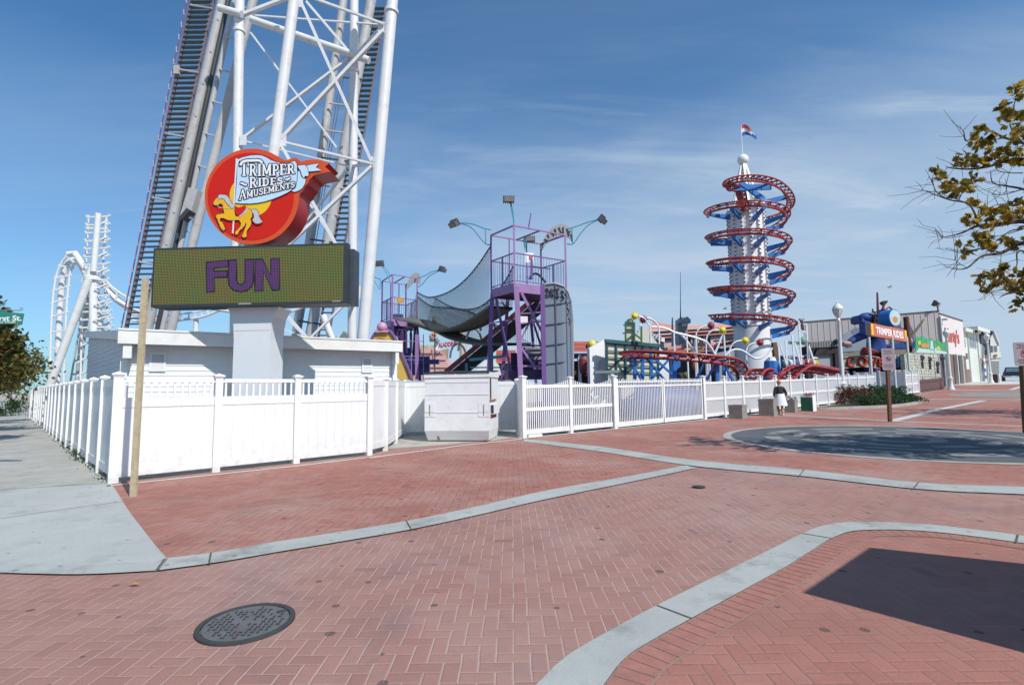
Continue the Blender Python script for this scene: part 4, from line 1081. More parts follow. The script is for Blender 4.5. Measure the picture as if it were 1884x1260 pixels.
# legs
def leg(a, b, D, D2, w=.16, m_=M_PU, name='leg'):
    A = P(*a, D); B = P(*b, D2); 
    if name == 'leg': B = A+(B-A)*((A.z-zt(B.x, B.y))/(A.z-B.z))
    MB().bar(A, B, w, w, ref=(0,1,0)).build(name, m_, tw)
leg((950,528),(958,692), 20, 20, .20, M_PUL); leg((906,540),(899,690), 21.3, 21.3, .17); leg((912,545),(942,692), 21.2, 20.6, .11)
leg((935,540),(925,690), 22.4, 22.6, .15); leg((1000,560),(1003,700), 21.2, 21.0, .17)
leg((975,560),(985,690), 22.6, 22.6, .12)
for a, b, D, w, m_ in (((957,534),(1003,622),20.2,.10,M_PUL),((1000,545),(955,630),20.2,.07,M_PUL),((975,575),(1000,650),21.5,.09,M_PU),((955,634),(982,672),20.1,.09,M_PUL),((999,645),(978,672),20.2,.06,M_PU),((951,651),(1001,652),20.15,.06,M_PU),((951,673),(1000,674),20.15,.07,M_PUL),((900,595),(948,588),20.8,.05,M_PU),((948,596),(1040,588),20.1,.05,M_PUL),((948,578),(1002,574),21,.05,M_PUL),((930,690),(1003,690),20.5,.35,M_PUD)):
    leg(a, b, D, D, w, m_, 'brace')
# lower landing with steps and rail
st = MB()
for i in range(7):
    c = P(1004-5*i, 690-9*i, 21.2+.12*i); st.box(c, (1.1,.3,.06))
st.build('steps', M_PUD, tw)
rl = MB()
for i in range(12):
    a = P(955+4*i, 636-.4*i, 21.8); b = P(955+4*i, 592-.4*i, 21.8); rl.bar(a, b, .014, .014)
rl.bar(P(952,594,21.8), P(1003,588,21.8), .035, .035); rl.build('railing', M_PU, tw)
MB().obox(P(955,662,22.2), V((1.0,.2,0)), V((.1,.6,0)), V((0,0,.55))).build('control_box', mat('grey_box', (.22,.22,.25), .6, var=.2), tw)
MB().obox(P(940,690,23), V((1.5,.3,0)), V((.1,.6,0)), V((0,0,1.0))).build('dark_skirt', M_PUD, tw)
# whitish notice boards
for px, py, D, w, h in ((974,474,20.9,.34,.42),(964,588,21,.32,.28)):
    c = P(px, py, D); MB().obox(c-V((w/2,0,h/2)), V((w,.05,0)), V((0,.02,0)), V((0,0,h))).build('notice_board', M_WH, tw)
    if py < 500: MB().obox(c-V((-.02,.012,.05)), V((.12,.02,0)), V((0,.008,0)), V((0,0,.16))).build('notice_print', mat('notice_red', (.5,.12,.14), .6), tw)
# hoop at the slide entrance
hp = MB().tube([P(x, y, 21.3) for x, y in ((974,514),(978,506),(985,503),(992,506),(1000,515),(1004,520))], .05, 8).build('grab_hoop', mat('tyre_black', (.03,.03,.04), .6), tw)
MB().bar(P(978,478,20.6), P(978,514,20.6), .10, .10, ref=(0,1,0)).build('mid_post', M_PU, tw)
MB().bar(P(980,490,20.6), P(1012,495,21.5), .035, .035).build('gate_bar', M_DARKS, tw)
MB().tube([P(972,422,21), P(977,392,21)], [.03,.02], 6).build('mast', M_PU, tw)
# teal lamp brackets
def bracket(par, pts_list, D):
    m_ = MB()
    for pts in pts_list: m_.tube(crom([P(x, y, D) for x, y in pts], 5), .025, 6)
    m_.build('lamp_bracket', M_TEAL, par)
bracket(tw, [[(843,410),(868,412),(890,420),(903,423)],[(843,410),(866,418),(882,436),(894,449),(903,450)],[(893,423),(894,449)]], 21.3)
bracket(tw, [[(939,372),(942,390),(946,408)],[(939,372),(944,392),(946,440)]], 20)
bracket(tw, [[(1105,403),(1085,408),(1062,416),(1043,422)],[(1105,403),(1083,414),(1068,430),(1055,448),(1043,449)],[(1052,420),(1054,448)]], 21.4)
bracket(tw, [[(964,437),(965,455)],[(968,440),(966,460)]], 21.6)
floodlight(P(834,413,21.2), (-.5,-.5,-.6), 'flood lamp hanging on the left teal arm of the large climbing tower')
floodlight(P(936,367,19.9), (.1,-.9,-.2), 'flood lamp highest above the front corner of the large climbing tower')
floodlight(P(1110,406,21.3), (.6,-.3,-.7), 'flood lamp on the right teal arm of the large climbing tower')
floodlight(P(975,440,21.9), (.05,-1,-.1), 'flood lamp facing forward under the roof frame of the large climbing tower')
# cladding: the big curved blue-grey panel at the tower's right
DP = 19.6
pa_ = P(999, 640, DP); pcl = thing('curved_sign_panel', 'tall curved blue-grey gridded panel with faded dark lettering beside the large purple tower', 'panel', V((pa_.x, DP, 0)))
outlp = [(999,528),(1003,523),(1020,521),(1036,526),(1044,537),(1050,556),(1053,590),(1054,640),(1054,700)]
def cyl(x, y, off=0):  # wraps backwards at the right
    t = max(0, (x-1034)/20.0); return P(x, y, DP+off+1.1*t*t)
pm = MB(); xs = [999,1003,1008,1014,1020,1026,1032,1036,1040,1044,1047,1050,1052,1054]
def topy(x):
    for (x0, y0), (x1, y1) in zip(outlp, outlp[1:]):
        if x0 <= x <= x1 and x1 > x0: return y0+(y1-y0)*(x-x0)/(x1-x0)
    return 640
for x0, x1 in zip(xs, xs[1:]):
    a, b = cyl(x0, topy(x0)), cyl(x1, topy(x1)); a0, b0 = V((a.x, a.y, zt(a.x,a.y))), V((b.x, b.y, zt(b.x,b.y)))
    n_ = V((0,.05,0)); pm.hexa([a0, b0, b0+n_, a0+n_], [a, b, b+n_, a+n_])
pm.build('panel_skin', M_PANEL, pcl)
gr = MB()
for x in (1021.5, 1041, 1048):
    a = cyl(x, topy(x), -.03); gr.bar(a, V((a.x, a.y, 0.1)), .045, .03)
for y in (562,598,636,670):
    pts = [cyl(x, y+(x-1000)*-.12, -.03) for x in xs if topy(x) < y]
    for a, b in zip(pts, pts[1:]): gr.bar(a, b, .045, .03)
gr.build('panel_grid', M_PFR, pcl)
ed = MB(); ed.tube([cyl(x, y, -.02) for x, y in outlp], .045, 6); ed.build('panel_edge', mat('panel_edge', (.30,.33,.36), .5), pcl)
MB().bar(cyl(998, 524, -.05), V((cyl(998,524,-.05).x, DP-.05, 0)), .17, .12, ref=(0,1,0)).build('panel_post', M_PU, pcl)
lt_ = MB()
def glyph(mb, pts, D, r): mb.tube([cyl(x, y, D) for x, y in pts], r, 5)
for pts in ([(1003,533),(1007,531),(1009,536),(1004,543),(1010,544)],[(1013,544),(1014,532),(1019,533),(1015,539),(1019,545)],[(1022,533),(1029,531)],[(1025,532),(1026,546)],[(1022,546),(1029,546)],[(1033,535),(1037,537),(1034,543),(1038,549),(1034,551)],[(1040,540),(1043,548),(1040,556),(1044,562)],[(1043,566),(1046,572),(1044,580)],[(1045,585),(1048,590),(1046,598)]):
    glyph(lt_, pts, -.055, .035)
lt_.build('faded_lettering', mat('faded_ink', (.04,.045,.06), .7), pcl)
# arched sign at the tower's rear right
DA = 22.6
as_ = thing('arched_sign', 'crescent shaped pale metal sign above the rear of the large purple tower', 'sign', P(1012, 440, DA))
outa = [(993,466),(997,446),(1005,430),(1016,418),(1030,412),(1044,415),(1052,426),(1053,446)]
ina = [(993,466),(1004,450),(1014,440),(1025,436),(1036,434),(1046,437),(1050,440),(1053,446)]
MB().slab([P(x, y, DA) for x, y in outa+ina[::-1][1:-1]], V((0,.06,0))).build('sign_plate', mat('pale_metal', (.33,.34,.34), .6, var=.2, vs=4), as_)
gm = MB()
for k in range(12):
    f = k/11*.9+.05; i = int(f*7); r_ = f*7-i; a = V(outa[i]).lerp(V(outa[i+1]), r_); b = V(ina[i]).lerp(V(ina[i+1]), r_)
    p = a.lerp(b, .25); q = a.lerp(b, .75); gm.bar(P(p.x, p.y, DA-.03), P(q.x+1.5*(-1)**k, q.y, DA-.03), .05, .02); gm.bar(P(p.x-1.5, p.y, DA-.03), P(p.x+2, p.y+1, DA-.03), .04, .02)
gm.build('sign_letters', mat('faded_ink'  , (.04,.045,.06)), as_)
# ---- second, farther tower
F2 = v2(721, 27.5); L2_ = v2(702, 29.2); R2_ = v2(767, 28.6)
tw2, B2 = box_tower('climbing_tower', 'smaller looking purple climbing tower at the far left end of the net bridge', F2, L2_, R2_, 4.95, 5.3, 7.75, 1.2)
def leg2(a, b, D, w=.14, m_=M_PU):
    A = P(*a, D); B = P(*b, D); MB().bar(A, B, w, w, ref=(0,1,0)).build('leg', m_, tw2)
leg2((703,590),(702,700),29.2); leg2((722,592),(724,700),27.5,.15,M_PUD); leg2((745,592),(742,700),29.5,.14,M_PUD); leg2((764,600),(758,700),28.6,.13,M_PUD); leg2((768,600),(773,700),28.6,.12,M_PU)
sk = MB(); 
for x0, y0, w, h, D in ((722,640,.5,1.9,28.2),(737,690,.5,1.5,28),(748,690,1.2,1.0,27.6),(758,670,1.4,.25,27.2)):
    c = P(x0, y0, D); sk.obox(c, V((w,.1,0)), V((0,.3,0)), V((0,0,h)))
sk.build('stair_cladding', mat('night_blue', (.04,.055,.20), .5, var=.2), tw2)
dk = MB()
for i in range(9): dk.bar(P(726+2*i, 610+9*i, 27.9), P(742+2*i, 606+9*i, 28.3), .05, .05)
for x in (731,738,747,755): dk.tube([P(x,640,27.6), P(x,612,27.6), P(x+3,607,27.6), P(x+8,607,27.6), P(x+10,614,27.6), P(x+10,650,27.6)], .05, 6)
dk.build('stair_hoops', M_PUD, tw2)
rl = MB()
for y in (627,655,661): rl.bar(P(740,y,26.8), P(779,y+1,26.8), .035, .035)
for x in (740,757,767,779): rl.bar(P(x,615 if x > 760 else 655,26.8), P(x,698,26.8), .04 if x != 767 else .18, .04)
rl.build('railing', M_PUL, tw2)
bracket(tw2, [[(701,487),(710,494),(718,506),(722,510)],[(701,487),(713,506),(719,522)]], 27.5)
bracket(tw2, [[(811,497),(795,500),(780,508),(768,512)],[(811,497),(790,508),(776,524),(768,528)]], 28.6)
bracket(tw2, [[(672,505),(688,510),(700,514)],[(688,515),(698,532)],[(700,512),(699,532)]], 29.2)
floodlight(P(697,486,27.4), (-.2,-.8,-.4), 'flood lamp above the front corner of the farther climbing tower')
floodlight(P(815,497,28.5), (.7,-.4,-.5), 'flood lamp on the right teal arm of the farther climbing tower')
arch = [(746,535),(750,520),(755,508),(763,501),(771,503),(774,512),(773,521)]; ari = [(746,535),(756,524),(760,520),(764,520),(768,521),(771,522),(773,521)]
a2 = MB().slab([P(x, y, 28.9) for x, y in arch+ari[::-1][1:-1]], V((0,.06,0))).build('arched_sign', mat('pale_metal', (.33,.34,.34)))
tag(a2, 'small grey crescent sign on top of the farther climbing tower', 'sign')
MB().obox(P(729,557,27.3), V((.38,.1,0)), V((0,.02,0)), V((0,0,.28))).build('notice_board', mat('notice_orange', (.55,.25,.05), .6), tw2)
# ---- net bridges
def P3d(x, y, D): return P(x, y, D)
brg = thing('net_bridge', 'sagging grey rope net bridge slung between the two purple towers', 'rope bridge', V((P(830,640,24).x, 24, 0)))
def deck(name, pts, wid, parent, Ds, t=.10):
    a = crom([P(x, y, d) for (x, y), d in zip(pts, Ds)], 8)
    b = [p+V((wid[0], wid[1], 0)) for p in a]
    m_ = MB(); n = len(a); dn = V((0,0,-t))
    vs = a+b+[p+dn for p in a]+[p+dn for p in b]; fs = []
    for i in range(n-1):
        fs += [(i, n+i, n+i+1, i+1), (2*n+i+1, 3*n+i+1, 3*n+i, 2*n+i), (i+1, 2*n+i+1, 2*n+i, i), (n+i, 3*n+i, 3*n+i+1, n+i+1)]
    m_.add(vs, fs); m_.build(name, M_DECK, parent); return a, b
pts1 = [(748,588),(775,600),(798,607),(822,604),(846,596),(872,581),(900,562)]; Ds1 = [28.2,27.0,25.8,24.6,23.5,22.4,21.5]
wv = (.25,-1.0)
da, db = deck('bridge_deck', pts1, (1.0,.55), brg, Ds1)
def net(parent, base_pts, top_pts, name='side_net', cols_=70, rows=12, r=.008):
    m_ = MB(); 
    def samp(pl, f):
        L_ = [0]
        for a, b in zip(pl, pl[1:]): L_.append(L_[-1]+(b-a).length)
        d = f*L_[-1]
        for i in range(len(pl)-1):
            if L_[i+1] >= d: return pl[i].lerp(pl[i+1], (d-L_[i])/max(1e-6, L_[i+1]-L_[i]))
        return pl[-1]
    grid = [[samp(base_pts, c/cols_).lerp(samp(top_pts, c/cols_), k/rows) for k in range(rows+1)] for c in range(cols_+1)]
    for c in range(cols_+1):
        for k in range(rows):
            if c < cols_: m_.bar(grid[c][k], grid[c+1][k+1], r, r)
            if c > 0: m_.bar(grid[c][k], grid[c-1][k+1], r, r)
    m_.build(name, M_NET, parent)
    cab_ = MB().tube(top_pts, .022, 5); cab_.build('top_cable', M_NET, parent)
    sc_ = MB()   # scalloped lashing under the cable
    N_ = 34
    for c in range(N_):
        a = samp(top_pts, c/N_); b = samp(top_pts, (c+1)/N_); sc_.tube([a, a.lerp(b, .3)-V((0,0,.07)), a.lerp(b, .7)-V((0,0,.07)), b], .014, 4)
    sc_.build('cable_lashing', M_NET, parent)
top1 = crom([P(x, y, d) for (x, y), d in zip([(767,537),(786,546),(806,544),(830,534),(855,515),(880,486),(903,452)], [28.2,27.2,26,24.7,23.5,22.4,21.5])], 6)
top2 = [p+V((1.0,.55,0)) for p in crom([P(x, y, d) for (x, y), d in zip([(764,545),(790,560),(815,566),(840,562),(862,545),(885,515),(903,480)], [27.6,26.6,25.2,24,23,22,21.2])], 6)]
net(brg, da, top1, cols_=84, rows=14); net(brg, db, top2, cols_=84, rows=12)
br2_ = thing('net_bridge', 'lower grey rope net ramp running from the farther tower down under the large purple tower', 'rope bridge', V((P(850,640,24).x, 24.2, 0)))
ea_, eb_ = deck('bridge_deck', [(724,585),(760,592),(790,603),(822,619),(850,627),(880,631),(935,632)], (1.0,-.2), br2_, [27.6,27.2,26.4,25.2,24,23.2,22.4])
top3 = crom([P(x, y, d) for (x, y), d in zip([(768,545),(795,563),(830,566),(862,572),(900,590)], [27.4,26.4,25,24,22.6])], 6)
net(br2_, eb_, top3, cols_=70, rows=12)
# ---- slide
sl = thing('fun_slide', 'long maroon edged slide with white hoops coming down from the large purple tower', 'slide', V((P(860,690,24).x, 24, 0)))
sA = [P(x, y, d) for x, y, d in ((1008,528,22.6),(995,536,22.8),(940,582,23.4),(880,632,24.2),(817,684,25.2))]
wv_ = V((.95,1.9,0)).normalized()*1.5
m_ = MB(); low = MB()
for a, b in zip(sA, sA[1:]):
    m_.obox(a-V((0,0,.22)), b-a, V((0,.07,0)), V((0,0,.30)))
    low.obox(a+V((0,.08,-.34)), b-a, wv_, V((0,0,.10)))
m_.build('side_band', M_MAR, sl); low.build('slide_underside', M_UND, sl)
fb = MB()
for a, b in zip(sA, sA[1:]): fb.obox(a+wv_-V((0,0,.22)), b-a, V((0,.07,0)), V((0,0,.38)))
fb.build('side_band', mat('clear_side', (.42,.42,.44), .5), sl)
for i, (x, y, d) in enumerate(((838,668,24.6),(868,640,24.2),(894,618,23.9),(918,590,23.5),(853,655,24.4))):
    a = P(x-10, y-4, d+.1); pts = []
    for k in range(9):
        th = math.pi*k/8; pts.append(a+wv_*(.5-.5*math.cos(th))+V((0,0,.15+.75*math.sin(th))))
    MB().tube(pts, .055, 8).build('hoop', M_CW, sl, smooth=True)
for x, y, d in ((858,668,24.8),(905,640,23.8)):
    c = P(x, y, d); MB().bar(c, V((c.x, c.y, 0)), .12, .12, ref=(0,1,0)).build('support_post', M_TEAL, sl)
MB().bar(P(865,662,24), P(930,655,23.2), .16, .12).build('support_beam', M_TEAL, sl)
MB().bar(P(865,676,24), P(935,676,23.2), .06, .06).build('support_beam', M_TEAL, sl)
# ---- yellow scalloped booth behind the shed's end
yb = thing('fun_booth', 'yellow fluted shell topped booth with purple trim and a pink ball beside the shed end', 'booth', V((P(712,640,23).x, 23, 0)))
M_YEL = mat('mustard_paint', (.62,.40,.10), .5, var=.12, vs=3); M_PINKB = mat('pink_ball', (.55,.27,.42), .4)
DY = 23
outy = [(682,640),(684,628),(690,616),(700,609),(713,610),(722,618),(728,632),(736,655),(745,676),(754,698),(706,700),(690,698)]
MB().slab([P(x, y, DY) for x, y in outy], V((.1,.5,0))).build('shell_front', M_YEL, yb)
ft = MB()
for k in range(7):
    a = P(688+6.5*k, 690, DY-.02); b = P(693+3.2*k, 618+abs(k-2.5)*2.0, DY-.02); ft.bar(a, b, .045, .04)
ft.build('flutes', mat('mustard_shade', (.48,.29,.07), .6), yb)
MB().tube(crom([P(x, y, DY-.05) for x, y in ((680,640),(683,626),(690,613),(701,606),(715,608),(724,617),(732,634),(746,666),(758,698))], 4), .07, 6).build('shell_trim', mat('trim_violet', (.16,.09,.25), .5), yb)
MB().ball(P(703,602,DY), .24, 14).build('ball_finial', M_PINKB, yb, smooth=True)
MB().box(P(703,610,DY), (.62,.3,.10)).build('finial_base', M_PINKB, yb)
# ================================================================ spiral roller tower
M_TRR = mat('track_red', (.34,.045,.042), .4, var=.15, vs=2, dirt=(.30,.05,.05), dirt_s=3, dirt_a=.4)
M_BLU = mat('ride_blue', (.025,.16,.48), .4, var=.12, vs=2); M_TWR = mat('tower_white', (.76,.76,.77), .4, var=.06, vs=1.5)
M_BOLT = mat('bolt_dark', (.07,.07,.09), .6)
DS = 38; sc0 = P(1388, 690, DS); gz0 = zt(sc0.x, sc0.y)
sp_t = thing('spiral_coaster_tower', 'tall white column wrapped by a red spiral track with blue brackets and a flag', 'spiral ride', V((sc0.x, DS, gz0)))
cA = V((sc0.x, DS, 0)); ax_top = P(1375, 293, DS); shx = P(1379, 440, DS)
def axp(z):   # the column leans a hair with the lens only; keep it vertical
    return V((cA.x, cA.y, z))
zs = lambda y: P(1388, y, DS).z
rb = 32/F*DS; rs = 31/F*DS
MB().lathe(axp(gz0), [(rb,0),(rb,zs(603)-gz0),(rb*1.04,zs(602)-gz0),(rb*1.04,zs(600)-gz0),(rs,zs(600)-gz0)], 28).build('column_base', M_TWR, sp_t, smooth=True)
# fluted shaft of bolted flanges
sh = MB(); nseg = 14; z0, z1 = zs(601), zs(385)
for k in range(nseg):
    a0 = 2*math.pi*k/nseg; a1 = 2*math.pi*(k+1)/nseg
    p0 = V((math.cos(a0)*rs, math.sin(a0)*rs, 0)); p1 = V((math.cos(a1)*rs, math.sin(a1)*rs, 0))
    q = axp(z0)-V((0,0,0)); sh.add([q+p0, q+p1, q+p1+V((0,0,z1-z0)), q+p0+V((0,0,z1-z0))], [(0,1,2,3)])
sh.build('column_shaft', M_TWR, sp_t)
rb2 = MB(); bo = MB()
for k in range(nseg):
    a0 = 2*math.pi*k/nseg; p0 = V((math.cos(a0), math.sin(a0), 0)); tn = V((-p0.y, p0.x, 0))
    rb2.obox(axp(z0)+p0*(rs-.02)-tn*.05, p0*.13, tn*.10, V((0,0,z1-z0)))
    n = int((z1-z0)/.30)
    for i in range(n):
        bo.obox(axp(z0+.15+i*.30)+p0*(rs+.06)-tn*.07, p0*.08, tn*.14, V((0,0,.07)))
rb2.build('shaft_ribs', M_TWR, sp_t); bo.build('shaft_bolts', M_BOLT, sp_t)
# crown struts and ball
zt0, zt1 = zs(388), zs(300)
for k in range(6):
    a = 2*math.pi*(k+.3)/6; p = V((math.cos(a), math.sin(a), 0)); MB().bar(axp(zt0-.4)+p*rs*.95, axp(zt1)+p*.12, .14, .14).build('crown_strut', M_TWR, sp_t)
MB().ball(axp(zs(294)), .42, 14).build('top_ball', M_TWR, sp_t, smooth=True)
MB().lathe(axp(zs(294)-.08), [(.40,0),(.40,.14)], 14).build('ball_ring', M_BOLT, sp_t)
fpz = zs(231); MB().tube([axp(zs(290)), axp(fpz)], .03, 6).build('flag_pole', M_TWR, sp_t)
# flag: red, white, blue bands with a ripple
for i, (c_, nme) in enumerate((((.50,.06,.07),'flag_red'),((.75,.76,.78),'flag_white'),((.03,.12,.40),'flag_blue_band'))):
    m_ = MB(); vs = []; fs = []
    for s in range(9):
        f = s/8; yo = .10*math.sin(f*7); x_ = f*1.15
        for h in (0, 1):
            zz = fpz-.05-.30*(i+h)+(.22*math.sin(f*5+.2))-(f*.10 if i < 2 else -.05*f)
            vs.append(axp(zz)+V((.04+x_*(.72+.14*i), yo, 0)))
    fs = [(2*s, 2*s+1, 2*s+3, 2*s+2) for s in range(8)]; m_.add(vs, fs); m_.build('flag_band', mat(nme, c_, .8, trans=.3), sp_t)
# helix
turns = 5; pitch = zs(443)-zs(491.5); RH_ = 2.75; zf = zs(396)   # z of the front pass of the top full turn
def helix(t, r, dz=0):   # t in turns from the top, t=0 front
    a = -math.pi/2+2*math.pi*t
    return axp(zf-pitch*t+dz)+V((math.cos(a)*r, math.sin(a)*r, 0))
N_ = 44
def hl(r, dz, t0=-.35, t1=4.62): n = int((t1-t0)*N_); return [helix(t0+(t1-t0)*i/n, r, dz) for i in range(n+1)]
for r, dz in ((2.52, 0), (2.98, .0)): MB().tube(hl(r, dz), .055, 7).build('spiral_rail', M_TRR, sp_t, smooth=True)
MB().tube(hl(2.75, -.30), .085, 7).build('spiral_spine', M_TRR, sp_t, smooth=True)
ti = MB(); k = 0; t = -.35
while t < 4.62:
    ti.bar(helix(t, 2.46), helix(t, 3.04), .05, .09); ti.bar(helix(t, 2.52), helix(t, 2.75, -.30), .05, .05); ti.bar(helix(t, 2.98), helix(t, 2.75, -.30), .05, .05); t += 1/24
ti.build('track_ties', M_TRR, sp_t)
for i in range(int(4.9*8)):
    t = -.25+i/8
    if t > 4.6: break
    a = helix(t, rs*.98, -.45); b = helix(t, 2.80, -.36); d = (b-a)
    tn = V((0,0,1)).cross(d).normalized()
    m_ = MB(); m_.hexa([a-tn*.09-V((0,0,.42)), b-tn*.09-V((0,0,.16)), b+tn*.09-V((0,0,.16)), a+tn*.09-V((0,0,.42))], [a-tn*.09, b-tn*.09, b+tn*.09, a+tn*.09])
    m_.build('track_bracket', M_BLU, sp_t)
# top feeding loop
tl = [P(x, y, d) for x, y, d in ((1368,372,37),(1362,352,36.5),(1350,343,36),(1338,341,35.6),(1342,332,35.2),(1365,326,35),(1395,326,35.2),(1425,334,36),(1446,350,37.5),(1455,368,39),(1450,383,40.3),(1432,393,40.8),(1412,400,40.5))]
a_ = crom(tl, 6)
def side(pts, w):
    out = []
    for i, p in enumerate(pts):
        t = pts[min(i+1, len(pts)-1)]-pts[max(i-1, 0)]; t.z = 0; t.normalize(); out.append(p+V((t.y, -t.x, 0))*w)
    return out
i_ = side(a_, .27); o2_ = side(a_, -.27)
MB().tube(i_, .06, 7).build('spiral_rail', M_TRR, sp_t, smooth=True); MB().tube(o2_, .06, 7).build('spiral_rail', M_TRR, sp_t, smooth=True)
MB().tube([p-V((0,0,.32)) for p in a_], .08, 7).build('spiral_spine', M_TRR, sp_t, smooth=True)
ti = MB()
for k in range(0, len(a_), 2): ti.bar(i_[k], o2_[k], .06, .10); ti.bar(i_[k], a_[k]-V((0,0,.32)), .05, .05); ti.bar(o2_[k], a_[k]-V((0,0,.32)), .05, .05)
ti.build('track_ties', M_TRR, sp_t)
for a, b, D, w in (((1340,347),(1418,344),36,.42),((1361,335),(1406,368),36,.38),((1408,372),(1450,362),38.5,.36),((1408,343),(1420,340),38.5,.2)):
    MB().bar(P(*a, D), P(*b, D+.3), w*.4, w).build('track_bracket', M_BLU, sp_t)
drp = crom([P(x, y, 36.6) for x, y in ((1357,346),(1360,360),(1366,374),(1371,388))], 5)
MB().tube(drp, .22, 8).build('chute', mat('chute_red', (.28,.04,.045), .5), sp_t)
tsp = MB()
for k in range(6):
    a = -math.pi/2-.9+k*.36; p = V((math.cos(a), math.sin(a), 0)); tsp.obox(axp(zs(392))+p*(rs*.98)-V((.1,.1,0)), V((.22,0,0)), V((0,.22,0)), V((0,0,.55+.25*(k%2))))
tsp.build('shaft_teeth', M_TWR, sp_t)

# ================================================================ red kiddie coaster
def flat_track(name, label, pts, gauge, r, cat='coaster track', tie=.5, spine=.3, grp=None):
    c = crom(pts, 8); t = thing(name, label, cat, V((c[0].x, c[0].y, zt(c[0].x, c[0].y))), grp)
    a = side(c, gauge/2); b = side(c, -gauge/2)
    MB().tube(a, r, 7).build('track_rail', M_TRR, t, smooth=True); MB().tube(b, r, 7).build('track_rail', M_TRR, t, smooth=True)
    MB().tube([p-V((0,0,spine)) for p in c], r*1.3, 7).build('track_spine', M_TRR, t, smooth=True)
    m_ = MB(); acc = 0
    for i in range(1, len(c)):
        acc += (c[i]-c[i-1]).length
        if acc > tie: acc = 0; m_.bar(a[i], b[i], .06, .08); m_.bar(a[i], c[i]-V((0,0,spine)), .05, .05); m_.bar(b[i], c[i]-V((0,0,spine)), .05, .05)
    m_.build('track_ties', M_TRR, t); return t, c
kt, kc = flat_track('kiddie_coaster_track', 'red children coaster track on blue trestles passing behind the double gate', [P(x, y, d) for x, y, d in ((1200,672,34),(1180,660,32),(1160,652,29.5),(1156,649,28.5),(1170,647,27.5),(1210,648,27),(1260,651,26.8),(1300,655,26.8),(1335,660,27.2),(1352,670,28),(1360,690,29))], 1.0, .07)
for (x, y0), (x1, y1), D in (((1168,652),(1168,690),27.6),((1182,652),(1182,690),28.5),((1198,660),(1198,690),29.5),((1196,652),(1240,692),28.2),((1155,654),(1176,692),28),((1232,660),(1205,690),28.4),((1241,655),(1241,700),27.4),((1320,662),(1320,705),27.2),((1332,662),(1332,705),27.8),((1318,664),(1300,700),27.4),((1330,664),(1348,700),27.2),((1300,660),(1280,700),27.3),((1186,656),(1215,690),27.9)):
    A = P(x, y0, D); B = P(x1, y1, D); B = B+(B-A)*((B.z-zt(B.x,B.y))/max(.3, (A.z-B.z))); MB().bar(A, B, .17 if x == x1 else .10, .15, ref=(0,1,0)).build('trestle_leg', M_BLU, kt)
MB().bar(P(1166,658,28.3), P(1200,662,28.6), .12, .12).build('trestle_beam', M_BLU, kt)
flat_track('kiddie_coaster_track', 'low looping red coaster track rising over the scalloped fence left of the woman', [P(x, y, d) for x, y, d in ((1372,708,26.5),(1384,694,26.8),(1392,683,27.6),(1402,679,28.4),(1412,682,29),(1424,692,28.6),(1436,700,27.5),(1446,706,27))], .8, .06)
flat_track('kiddie_coaster_track', 'red humped coaster track just above the fence right of the woman', [P(x, y, d) for x, y, d in ((1438,708,28.4),(1448,695,28.8),(1462,682,29.4),(1478,674,30),(1498,676,31),(1520,680,32.5),(1545,684,34.5))], .9, .07)
flat_track('kiddie_coaster_track', 'second red coaster track running close behind the humped one near the spiral tower', [P(x, y, d) for x, y, d in ((1432,700,31),(1446,690,31.5),(1458,678,32),(1475,672,33),(1495,673,34),(1540,681,37))], .9, .06)
# ================================================================ arches of white tubes with flower balls
M_BALLY = mat('ball_yellow', (.72,.60,.06), .5, var=.1, vs=8); M_BALLR = mat('ball_red', (.30,.035,.05), .5, var=.1, vs=8); M_TUBW = mat('tube_white', (.72,.73,.75), .35, var=.05)
S7 = 6.978
def c7(x, y): return 1130+x/S7, 560+y/S7
def arch_pole(label, pts, D, ball, bc, r=.05):
    q = [P(*c7(*p), D) for p in pts]; e = q[-1]; q.append(V((e.x, e.y, zt(e.x, e.y)))) if e.z > zt(e.x, e.y) else None
    t = thing('flower_arch', label, 'light pole', V((q[-1].x, q[-1].y, zt(q[-1].x, q[-1].y))), 'curved flower poles of the ride')
    n = len(pts)-1; c = crom(q[:n], 6)+q[n:]
    MB().tube(c, r, 8).build('pole_tube', M_TUBW, t, smooth=True)
    b = P(*c7(*ball), D); MB().ball(b, .20, 12).build('flower_ball', bc, t, smooth=True)
    pet = MB()
    for k in range(10):
        a = 2*math.pi*k/10; pet.box(b+V((math.cos(a)*.225, -.02, math.sin(a)*.225)), (.07,.07,.07), 0)
    pet.build('flower_petals', bc, t)
    bl_ = MB()
    for p in c[2:16:2]: bl_.ball(p+V((0,-.08,-.05)), .035, 6)
    bl_.build('bulbs', M_BOLT, t)
arch_pole('white curved pole ending in the highest yellow flower ball over the green lattice', [(300,150),(345,160),(390,185),(435,250),(465,330),(465,600),(465,850)], 31, (262,150), M_BALLY)
arch_pole('white curved pole with a dark red flower ball beside the highest yellow one', [(405,178),(450,178),(500,205),(550,255),(575,330),(578,700),(580,900)], 31.5, (372,195), M_BALLR)
arch_pole('white arched pole curving right to a dark red flower ball before the pink roofed building', [(1215,275),(1160,280),(1090,315),(1050,390),(1040,500),(1045,700),(1050,890)], 34, (1242,270), M_BALLR)
arch_pole('white arched pole curving right to a yellow flower ball left of the spiral tower', [(1350,330),(1290,325),(1230,355),(1190,420),(1180,500),(1183,700),(1185,900)], 33, (1388,330), M_BALLY)
arch_pole('white pole arching up to a yellow flower ball in front of the spiral tower base', [(1650,465),(1590,470),(1530,500),(1500,545),(1480,600),(1478,760),(1480,900)], 33, (1682,465), M_BALLY)
